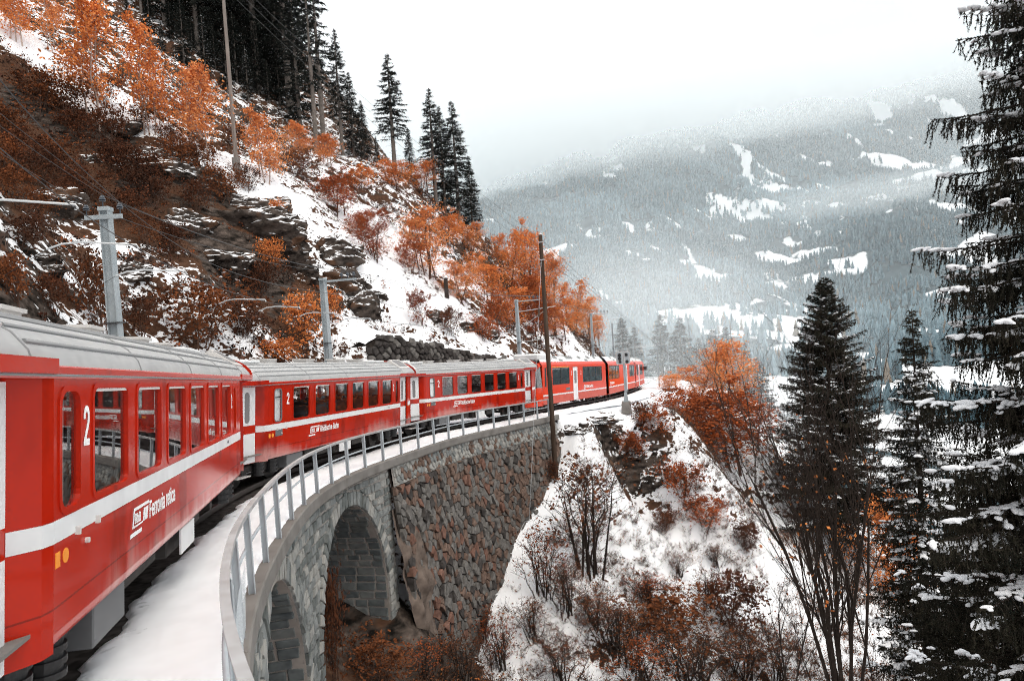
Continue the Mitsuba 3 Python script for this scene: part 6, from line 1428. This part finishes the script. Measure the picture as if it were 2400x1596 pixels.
# ------------------------------------------------------------------ the spruces on the right, built bough by bough
def bough(rng, L, needle, nlen, hang, fine=0.085, droop=0.22):
    """a drooping spruce bough along +x: twigs, needles and the snow lying on it"""
    A, B, R = [], [], []
    n = max(4, int(L / 0.12))
    hang = hang * min(1, L / 0.8)
    t = np.linspace(0, 1, n)
    bend = rng.normal(0, 0.06)
    spine = np.stack([t * L, bend * L * t ** 2, -droop * L * t ** 1.2 + 0.20 * L * np.maximum(0, t - 0.55) ** 1.3], 1)
    A += list(spine[:-1]); B += list(spine[1:]); R += list(0.006 + 0.012 * L * (1 - t[:-1]))
    k = int(L * 0.92 / fine)
    snow = []
    cover = np.clip(np.convolve(rng.uniform(-1.0, 1.6, k + 6), np.ones(5) / 3.2, 'same')[3:k + 3], 0, 1.5)
    for i in range(k):
        q = 0.10 + 0.9 * (i + rng.uniform(0, 1)) / k
        p = np.array([np.interp(q, t, spine[:, c]) for c in range(3)])
        sg = 1 if i % 2 else -1
        l2 = (0.10 * min(1, L / 0.7) + 0.42 * L * (1 - q) ** 0.75 * 0.8) * rng.uniform(0.6, 1.15)
        l2 = min(l2, 0.95)
        d = np.array([rng.uniform(0.55, 0.95), sg * rng.uniform(0.55, 0.95), rng.uniform(-0.45, -0.02)])
        d /= np.linalg.norm(d)
        m = p + d * l2 * 0.55
        e = m + (d + [0, 0, -0.25 * hang]) * l2 * 0.45
        A += [p, m]; B += [m, e]; R += [0.007, 0.005]
        for _ in range(int(1 + hang * l2 * 7)):
            w = rng.uniform(0.15, 1)
            p3 = p + (e - p) * w
            l3 = rng.uniform(0.08, 0.30) * (0.6 + hang)
            d3 = np.array([rng.normal(0, 0.22), rng.normal(0, 0.22), -1.0]) if rng.uniform() < hang else d * 0.7 + unitv(rng, 1)[0] * 0.6 + [0, 0, -0.3]
            A.append(p3); B.append(p3 + d3 * l3 / np.linalg.norm(d3)); R.append(0.005)
        if cover[i] > 0.5:
            for w in rng.uniform(0, 0.6, 4):
                snow.append((p + (e - p) * w, (0.028 + 0.036 * rng.uniform()) * (0.7 + 0.5 * cover[i]), d))
    A, B, R = np.array(A), np.array(B), np.array(R)
    ln = np.linalg.norm(B - A, axis=1)
    cnt = np.maximum(3, (ln * needle).astype(int))
    idx = np.repeat(np.arange(len(A)), cnt)
    w = rng.uniform(0, 1, (len(idx), 1))
    P = A[idx] + (B - A)[idx] * w
    ax = ((B - A) / (ln[:, None] + 1e-9))[idx]
    D = unitv(rng, len(idx)) * 0.75 + ax * 0.8
    D *= (rng.uniform(0.7, 1.25, len(idx)) * nlen / np.linalg.norm(D, axis=1))[:, None]
    return segs(A, B, R, R * 0.75), spikes(P, D, nlen * 0.42, rng), snow


BALL = trimesh.creation.icosphere(subdivisions=1)


def pads(S, rng, squash=0.42):
    out = []
    for c, r, d in S:
        v = np.array(BALL.vertices) * (1 + rng.normal(0, 0.06, (len(BALL.vertices), 1))) * [r * rng.uniform(1.3, 2.6), r * rng.uniform(0.8, 1.3), r * rng.uniform(0.5, 0.8)]
        v = v @ rotz(math.atan2(d[1], d[0])).T
        v[:, 2] += (v[:, 0] * d[0] + v[:, 1] * d[1]) * d[2] * 0.8
        out.append((v + c + [0, 0, r * 0.3], np.array(BALL.faces)))
    return cat(out)


def big_spruce(M0, label, H, z0, rmax, step, needle, nlen, hang, nb, rng, snowy, power=0.85, azr=(0, 2 * PI), minL=0.12, droop=0.22):
    t = thing('spruce', label, 'spruce tree')
    part(t, 'trunk', tube([(0, 0, -2), (0, 0, H * 0.5), (0, 0, H)], [0.011 * H + 0.04, 0.007 * H, 0.012], 10), 'bark_dark', M=M0, smooth=60)
    tw, nd, sn = [], [], []
    z = z0
    lib = {}
    while z < H - 0.2:
        f = (H - z) / (H - z0)
        for _ in range(nb):
            L = max(minL, rmax * f ** power * rng.uniform(0.65, 1.1))
            key = (max(1, round(L * 6)) if L < 0.8 else 5 + round((L - 0.8) * 2.5), int(rng.integers(3)), L < 0.8)
            if key not in lib:
                lib[key] = bough(rng, L, needle, nlen, hang, droop=droop)
            b, s, S = lib[key]
            az = rng.uniform(*azr)
            tilt = rng.normal(0, 0.06) + 0.35 * (1 - f) ** 3
            Rm = rotz(az) @ np.array([[math.cos(tilt), 0, -math.sin(tilt)], [0, 1, 0], [math.sin(tilt), 0, math.cos(tilt)]])
            o = np.array([0, 0, z + rng.uniform(-0.2, 0.2)])
            tw.append((b[0] @ Rm.T + o, b[1])); nd.append((s[0] @ Rm.T + o, s[1]))
            if rng.uniform() < snowy and L > 0.7:
                sn += [(Rm @ c + o, r, Rm @ dd) for c, r, dd in S if rng.uniform() < 0.62]
        z += step * (0.45 + 0.55 * f) * rng.uniform(0.85, 1.15)
    part(t, 'branches', cat(tw), 'bark_dark', M=M0, kind='stuff')
    part(t, 'crown', cat(nd), 'needle_near', M=M0, kind='stuff')
    if sn:
        part(t, 'snow', pads(sn, rng), 'mat_snow', M=M0, smooth=True, kind='stuff')
    print(label, sum(len(m[1]) for m in nd), len(sn))


for px_, py_, pz_, H, z0, rmax, step, needle, nlen, hang, nb, seed, snowy, power, azr, droop, label in [[25.2, 54.71, -19.14, 20.81, 1.0, 6.4, 0.42, 20, 0.15, 0.3, 7, 3, 0.5, 0.72, (0, 6.283), -0.02, 'dense dark spruce standing alone in the middle of the right side'], [17.52, 29.83, -20.27, 19.58, 2.0, 3.0, 0.5, 34, 0.1, 0.7, 6, 4, 0.9, 0.75, (0, 6.283), 0.2, 'snow laden spruce with a thin top, left of the nearest boughs'], [10.51, 13.42, -17.46, 25.99, 6.0, 3.3, 0.52, 80, 0.055, 1.0, 7, 6, 0.75, 0.66, (0, 6.283), 0.17, 'nearest spruce at the right edge, drooping boughs loaded with snow'], [13.68, 19.88, -18.59, 14.41, 0.5, 3.6, 0.45, 45, 0.075, 0.8, 6, 9, 0.4, 0.7, (0, 6.283), 0.16, 'dark spruce low in the bottom right corner under the nearest boughs'], [14.51, 22.87, -18.97, 11.67, 0.5, 3.0, 0.45, 40, 0.08, 0.7, 6, 12, 0.4, 0.7, (0, 6.283), 0.14, 'low dark spruce right of the bare tree']]:
    big_spruce(place(px_, py_, pz_), label, H, z0, rmax, step, needle, nlen, hang, nb, np.random.default_rng(seed), snowy, power, azr, droop=droop)

# ------------------------------------------------------------------ overhead line: masts, wires, pull-off arms
glossy('mat_mast', mikit.proc(lambda p, n, uv: mix((0.24, 0.28, 0.30), (0.42, 0.46, 0.48), fbm(p.x * 3, p.y * 3, p.z * 1.2))), 0.5, 0.0)
glossy('mat_wire', (0.05, 0.052, 0.055), 0.5)
glossy('mat_arm', (0.52, 0.54, 0.55), 0.35, 0.3)
glossy('mat_insulator', (0.035, 0.045, 0.06), 0.25)
diffuse('mat_pole', mikit.proc(lambda p, n, uv: mix((0.028, 0.019, 0.014), (0.12, 0.085, 0.065), fbm(p.x * 9, p.y * 9, p.z * 0.7))))
diffuse('mat_pole_grey', mikit.proc(lambda p, n, uv: mix((0.13, 0.11, 0.10), (0.34, 0.30, 0.27), fbm(p.x * 9, p.y * 9, p.z * 0.7))))


def insulator(x, y, z):
    return cat([tube([(x, y, z), (x, y, z + 0.16)], 0.018, 6), tube([(x, y, z + 0.14), (x, y, z + 0.18), (x, y, z + 0.19), (x, y, z + 0.23), (x, y, z + 0.24), (x, y, z + 0.30)], [0.085, 0.06, 0.095, 0.06, 0.07, 0.03], 10)])


def mast(s, lat, H, w, label, kind):
    p = on(s, lat, 0, False)
    d = np.array([csx(s, 1), csy(s, 1), 0]); d /= np.linalg.norm(d)
    M = np.eye(4); M[:3, 0] = [d[1], -d[0], 0]; M[:3, 1] = d; M[:3, 3] = p
    t = thing('catenary_mast', label, 'catenary mast', 'masts of the overhead line')
    P = lambda nm, m, mat, **kw: part(t, nm, m, mat, M=M, **kw)

    def taper(x0, x1, y0, y1, k=0.72):
        v, f = box(x0, x1, y0, y1, 0, 1)
        v = v.copy(); top = v[:, 2] > 0.5
        v[top, :2] *= k
        v[:, 2] = np.where(top, H, -0.8)
        return v, f
    P('column', cat([taper(-w / 2, -w / 2 + 0.035, -w / 2, w / 2), taper(w / 2 - 0.035, w / 2, -w / 2, w / 2), taper(-w / 2 + 0.035, w / 2 - 0.035, -0.05, 0.05)]), 'mat_mast')
    P('cap', box(-w * 0.42, w * 0.42, -w * 0.42, w * 0.42, H - 0.06, H + 0.05), 'mat_mast')
    if kind == 0:
        P('crossarm', box(-0.5, 0.5, -0.16, -0.09, H - 0.30, H - 0.18), 'mat_mast')
        for x, z in ((-0.45, H - 0.18), (0.45, H - 0.18), (0.0, H + 0.05)):
            P('insulator', insulator(x, -0.12, z), 'mat_insulator')
    elif kind == 1:
        P('crossarm', box(0, 1.75, -0.05, 0.05, H - 0.16, H - 0.07), 'mat_mast')
        for x in (1.0, 1.32, 1.64):
            P('insulator', insulator(x, 0, H - 0.07), 'mat_insulator')
    else:
        P('crossarm', box(0, 1.9, -0.05, 0.05, H - 0.14, H - 0.06), 'mat_mast')
        for x in (1.15, 1.5, 1.85):
            P('insulator', insulator(x, 0, H - 0.06), 'mat_insulator')
        P('cantilever', cat([tube([(0, 0, H - 0.95), (3.3, 0, H - 0.70)], 0.032, 6), tube([(0, 0, H - 2.4), (2.7, 0, H - 0.78)], 0.02, 6)]), 'mat_arm', smooth=60)
        P('steady_arm', tube([(0, 0, 5.15), (1.2, 0, 5.2), (4.0, 0, 5.5)], 0.026, 6), 'mat_arm', smooth=60)
    for z in (0.45 * H, 0.6 * H):
        P('clamp', box(-w * 0.56, w * 0.56, -w * 0.56, w * 0.56, z, z + 0.035), 'mat_wire')
    return M @ np.array([0, 0, H + 0.3, 1]), M


MASTS = [(20.2, -2.9, 7.87, 0.34, 'nearest grey mast, with three insulators on a short cross arm, behind the first coach', 0), (33.2, -2.9, 7.63, 0.34, 'second grey mast from the left, with an arm to the right, behind the second coach', 1),
         (56.5, -2.9, 8.47, 0.30, 'third grey mast from the left, left of the wooden pole, with long tube brackets', 2), (80.2, -2.9, 8.9, 0.30, 'fourth grey mast from the left, above the railcar roof', 2),
         (99.0, -2.9, 8.85, 0.28, 'fifth grey mast from the left, faint above the railcar', 2), (135.5, -2.9, 7.54, 0.24, 'small faint mast in the mist directly behind the signal head', 2)]
tops = [mast(*m) for m in MASTS]
for s, H, lab in ((103.0, 5.71, 'left of two pale masts right of the receding rails'), (141.8, 6.98, 'right of two pale masts right of the receding rails')):
    t = thing('line_mast', lab, 'catenary mast', 'masts of the overhead line')
    p = on(s, 2.9, 0, False)
    M = np.eye(4); M[:3, 3] = p
    part(t, 'column', tube([(0, 0, -1), (0, 0, H)], 0.10, 8), 'mat_mast', M=M, smooth=60)
    d = np.array([csx(s, 1), csy(s, 1), 0]); d /= np.linalg.norm(d)
    part(t, 'bracket', tube([np.array([0, 0, H - 0.1]), np.array([-d[1] * 2.9, d[0] * 2.9, H - 0.25])], 0.035, 6), 'mat_arm', M=M)
ws = np.arange(2, 170, 1.0)


def wire(name, pts, r, label, cat_='overhead wire', parent=None, group=None):
    return solo(name, tube(pts, r, 4), 'mat_wire', label, cat_, group)


wire('contact_wire', on(ws, 0.3, 5.4), 0.009, 'lower overhead wire running along the middle of the track')
wire('messenger_wire', on(ws, 0.25, 6.35 - 0.35 * np.sin(PI * ((ws - 7) % 24) / 24)), 0.009, 'upper sagging overhead wire above the track')
for k, lab in enumerate(('left feeder wire strung along the mast tops', 'middle feeder wire strung along the mast tops', 'right feeder wire strung along the mast tops')):
    off = [(-0.45 + 0.45 * k, 0.1 if k != 1 else 0.36)] + [(1.0 + 0.32 * k, 0.22)] + [(1.15 + 0.35 * k, 0.24)] * 4
    pts = [on(4.0, -3.3 + 0.45 * k, 8.3, False)]
    for (s, lat, H, *_), (a, b) in zip(MASTS, off):
        q = on(s, lat + a, H + b, False)
        last = pts[-1]
        for u in np.linspace(0, 1, 9)[1:]:
            pts.append(last + (q - last) * u - np.array([0, 0, 1.4 * u * (1 - u)]))
    wire('feeder_wire', np.array(pts), 0.008, lab)
for i, s in enumerate((10.9, 13.8, 16.9, 22.8, 25.4, 28.2, 31.5, 36.5)):
    u = np.array([(0.32, 5.40), (0.30, 5.46), (-0.6, 5.50), (-0.95, 5.46), (-1.2, 5.36)])
    m = tube(on(np.full(5, s), u[:, 0], u[:, 1]), 0.020, 6)
    t = thing('pull_off_arm', ('nearest', 'second', 'third', 'fourth', 'fifth', 'sixth', 'seventh', 'farthest')[i] + ' curved silver arm steadying the overhead wire, counted from the left', 'pull-off arm', 'pull-off arms on the overhead wire')
    part(t, 'arm', m, 'mat_arm', smooth=60)
    part(t, 'stay_wire', tube(on(np.array([s, s + 2.0]), np.array([-1.2, -2.9]), np.array([5.36, 5.2])), 0.006, 4), 'mat_wire')

# ------------------------------------------------------------------ wooden pole, utility pole and their wires
x, y, z, h = 2.2, 42.9, -10.2, 15.35
t = thing('wooden_pole', 'tall dark wooden pole with a guy wire, standing in front of the railcar', 'pole')
part(t, 'shaft', tube([(x, y, z - 1), (x, y, z + h * 0.5), (x, y, z + h)], [0.165, 0.14, 0.115], 12), 'mat_pole', smooth=60)
part(t, 'snow_cap', tube([(x, y, z + h), (x, y, z + h + 0.06), (x, y, z + h + 0.1)], [0.12, 0.10, 0.03], 10), 'mat_snow', smooth=True)
for q in (0.5, 1.6):
    part(t, 'bolt', box(x - 0.16, x + 0.16, y - 0.16, y - 0.10, z + h - q, z + h - q + 0.06), 'mat_arm')
ga, gb = np.array([x, y, z + h - 1.2]), np.array([0.3, 38.8, -11.6])
part(t, 'guy_wire', tube([ga, gb], 0.012, 4), 'mat_arm')
gm = ga + (gb - ga) * 0.22
part(t, 'guy_insulator', tube([gm, gm + (gb - ga) * 0.03], 0.07, 8), 'mat_pole')
ux, uy, uz = -23.8, 62.2, 14.6
t = thing('utility_pole', 'pale weathered pole in a concrete socket standing above the bluff', 'pole')
part(t, 'shaft', tube([(ux, uy, uz + 1.0), (ux, uy, uz + 19)], [0.19, 0.13], 12), 'mat_pole_grey', smooth=60)
part(t, 'socket', box(ux - 0.28, ux + 0.28, uy - 0.28, uy + 0.28, uz - 0.6, uz + 1.6, 0.03), 'mat_concrete')
for k, lab in enumerate(('upper', 'middle', 'lower')):
    A, B = np.array([x + 0.1, y, z + h - 0.35 - 0.5 * k]), np.array([ux + 0.2, uy, uz + 18.5 - 0.9 * k])
    u = np.linspace(0, 1, 24)[:, None]
    wire('line_wire', A + (B - A) * u - np.array([0, 0, 1.0]) * 3.2 * u * (1 - u), 0.011, lab + ' of three wires rising from the wooden pole to the pale pole upslope')
    B2 = np.array([62.0 + 3 * k, 185.0, -26.0 - 1.0 * k])
    wire('line_wire', A + (B2 - A) * u - np.array([0, 0, 1.0]) * 9 * u * (1 - u), 0.016, lab + ' of three wires falling away from the wooden pole into the misty valley')

# ------------------------------------------------------------------ signal
x, y, z = 8.54, 52.9, -7.35
M = place(x, y, z, -0.15)
t = thing('railway_signal', 'grey railway signal with two light panels on a concrete block beside the track', 'railway signal')
P = lambda nm, m, mat, **kw: part(t, nm, m, mat, M=M, **kw)
b = box(-0.42, 0.42, -0.42, 0.42, -0.5, 0.40, 0.0)
b[0][b[0][:, 2] > 0, :2] *= 0.8
P('concrete_block', b, 'mat_concrete')
P('flange', cat([box(-0.2, 0.2, -0.2, 0.2, 0.40, 0.46), box(-0.16, 0.16, -0.16, 0.16, 0.46, 0.8), box(-0.12, 0.12, -0.12, 0.12, 0.8, 1.1)]), 'mat_mast')
P('post', tube([(0, 0, 1.0), (0, 0, 4.35)], 0.085, 10), 'mat_mast', smooth=60)
P('cabinet', box(0.05, 0.16, -0.12, 0.1, 1.2, 3.2), 'mat_mast')
plate_ = lambda poly, y0, y1: plate(poly, y0, y1)
for nm, x0, x1, z0, lamps in (('left_panel', -0.58, -0.03, 3.30, ((-0.30, 4.02, 0.13), (-0.30, 3.76, 0.13), (-0.27, 3.5, 0.10))), ('right_panel', 0.03, 0.5, 3.33, ((0.22, 4.04, 0.12), (0.25, 3.50, 0.12)))):
    k = P('light_panel', plate(rounded(x0, x1, z0, 4.30, 0.12), -0.14, -0.10), 'mat_alu')
    part(k, 'face', plate(rounded(x0 + 0.05, x1 - 0.03, z0 + 0.05, 4.25, 0.09), -0.146, -0.14), 'mat_mast', M=M)
    for lx, lz, r in lamps:
        part(k, 'lamp', cyl(r, -0.20, -0.145, lx, lz), 'mat_black', M=M)
        part(k, 'hood', loft([-1, 1], [(0, 0)]) if False else tube([(lx, -0.15, lz + r), (lx, -0.30, lz + r + 0.01)], 0.03, 6), 'mat_black', M=M)

# ------------------------------------------------------------------ rocks
def rock_mesh(rng, sx, sy, sz, ico=trimesh.creation.icosphere(subdivisions=4)):
    v = np.array(ico.vertices)
    o = rng.uniform(-50, 50, 3)
    # planes cut the lump into facets, noise roughens it, ledges run across it
    n = unitv(rng, 16)
    n[:, 2] *= 0.8
    n /= np.linalg.norm(n, axis=1, keepdims=True)
    dd = rng.uniform(0.55, 0.95, 16)
    r = np.ones(len(v))
    for k in range(16):
        c = v @ n[k]
        r = np.minimum(r, np.where(c > 0.05, dd[k] / np.maximum(c, 0.05), 9))
    r *= 1 + (meshkit.fbm(v * 2.2 + o, 4, 3) - 0.5) * 0.45 + (meshkit.fbm(v * [4, 4, 5.5] + o, 4, 4) - 0.5) * 0.42
    return v * r[:, None] * [sx, sy, sz], np.array(ico.faces)


rng = np.random.default_rng(77)
for x, y, z, sx, sy, sz, rz, lab in [(-18.82, 52.33, 7.46, 4.0, 3.2, 2.4, 0.2, 'big rounded dark boulder with a snow cap below the pale pole'), (-19.2, 47.12, 4.88, 2.89, 2.32, 1.59, 0.04, 'dark rock ledge left of the big rounded boulder'), (-17.18, 52.21, 5.44, 2.42, 1.93, 1.93, 0.1, 'dark rock under the big rounded boulder, right side'), (-15.27, 59.38, 6.38, 3.47, 2.77, 2.37, -0.18, 'dark layered rock outcrop right of the second mast top'), (-13.19, 54.97, 3.41, 2.54, 2.03, 1.87, 0.35, 'dark overhanging rock above the snow gully'), (-11.48, 53.93, 1.09, 1.84, 1.47, 1.84, 0.22, 'dark rock at the lower right end of the outcrop, above the gully'), (-16.14, 52.54, 4.19, 1.95, 1.56, 1.62, -0.28, 'dark rock left of the second mast top'), (-26.48, 51.95, 13.11, 3.82, 3.05, 1.75, 0.03, 'dark rock cliff in the brown bluff, upper left'), (-23.14, 53.82, 11.57, 2.98, 2.38, 1.82, 0.4, 'dark cliff under the snowy edge left of the pale pole base'), (-28.59, 48.74, 12.55, 2.4, 1.92, 1.35, -0.36, 'dark rock showing through the thicket at far left'), (-21.91, 47.01, 7.73, 2.17, 1.74, 1.3, -0.16, 'dark rock behind the brown bushes right of the first mast'), (-31.23, 56.0, 17.07, 2.93, 2.35, 1.38, 0.19, 'dark rock band under the second birch on the bluff'), (-25.75, 39.89, 8.24, 2.09, 1.67, 1.11, -0.37, 'dark rock band left of the first mast top'), (-26.14, 55.57, 14.66, 2.57, 2.06, 1.2, 0.2, 'dark rock just under the bluff crest'), (-20.69, 54.61, 10.05, 2.36, 1.89, 1.35, 0.06, 'dark rock below the foot of the pale pole'), (-19.93, 60.25, 11.02, 2.05, 1.64, 1.12, 0.19, 'dark rock edge under the snow strip'), (-18.98, 34.7, 3.4, 1.29, 1.03, 0.75, 0.04, 'dark rock right of the first mast column'), (-17.36, 25.84, 3.06, 0.96, 0.77, 0.56, 0.35, 'dark rock at the left edge under the feeder wires'), (-4.38, 65.53, -0.86, 1.83, 1.46, 1.12, -0.12, 'dark rock above the retaining wall end'), (-6.85, 59.33, 0.36, 1.29, 1.03, 0.92, 0.06, 'dark rock in the snow above the retaining wall'), (-2.06, 66.73, -2.1, 1.24, 1.0, 1.24, -0.36, 'dark rock beside the third mast foot'), (-3.86, 99.95, 8.51, 1.86, 1.49, 1.4, 0.04, 'dark stone on the orange slope below the larches'), (-10.95, 56.55, 2.61, 1.05, 0.84, 0.7, -0.06, 'small dark stone in the snow gully'), (6.56, 47.86, -11.44, 1.11, 0.89, 1.26, 0.39, 'dark rock standing in the snow below the signal'), (9.5, 48.56, -12.09, 1.43, 1.14, 1.35, 0.36, 'large dark rock with rust grass under the orange bush'), (5.37, 48.84, -7.67, 1.96, 1.57, 0.54, -0.29, 'flat dark ledge of rock at the edge of the snow shelf'), (3.74, 46.08, -7.93, 1.57, 1.26, 0.71, -0.37, 'dark ledge right of the wooden pole'), (7.12, 50.57, -8.94, 1.1, 0.88, 0.79, -0.3, 'dark rock end of the ledge below the signal'), (8.7, 49.34, -10.35, 0.92, 0.74, 0.61, -0.25, 'dark rock under the snow edge right of the ledge'), (11.48, 46.54, -13.82, 0.72, 0.58, 0.58, 0.18, 'small dark rock on open snow below the rust bush')]:
    v, f = rock_mesh(rng, sx, sy, sz)
    solo('rock', (v @ rotz(rz).T + [x, y, z], f), 'mat_rock', lab, 'rock', smooth=35)

# ------------------------------------------------------------------ parapet of the next bridge, a stump, a fallen trunk
px_, py_, pz_ = [17.9, 83.72, -10.31]
solo('parapet', (lambda m: (m[0] @ rotz(-0.35).T + [px_, py_, pz_], m[1]))(box(-1.2, 1.4, -0.25, 0.25, -1.6, 0.55, 0.03)), 'mat_concrete', 'grey concrete parapet end of the next bridge, beside the track in the mist', 'parapet')
sx_, sy_, sz_ = [-6.27, 69.18, 2.52]
t = thing('tree_stump', 'dark broken trunk standing on the snowy slope left of the larches', 'tree stump')
part(t, 'trunk', tube([(sx_, sy_, sz_ - 0.5), (sx_ - 0.03, sy_, sz_ + 1.1), (sx_, sy_, sz_ + 2.1)], [0.26, 0.21, 0.2], 10), 'bark_dark', smooth=50)
part(t, 'snow_cap', tube([(sx_, sy_, sz_ + 2.08), (sx_, sy_, sz_ + 2.2), (sx_, sy_, sz_ + 2.26)], [0.23, 0.19, 0.04], 10), 'mat_snow', smooth=True)
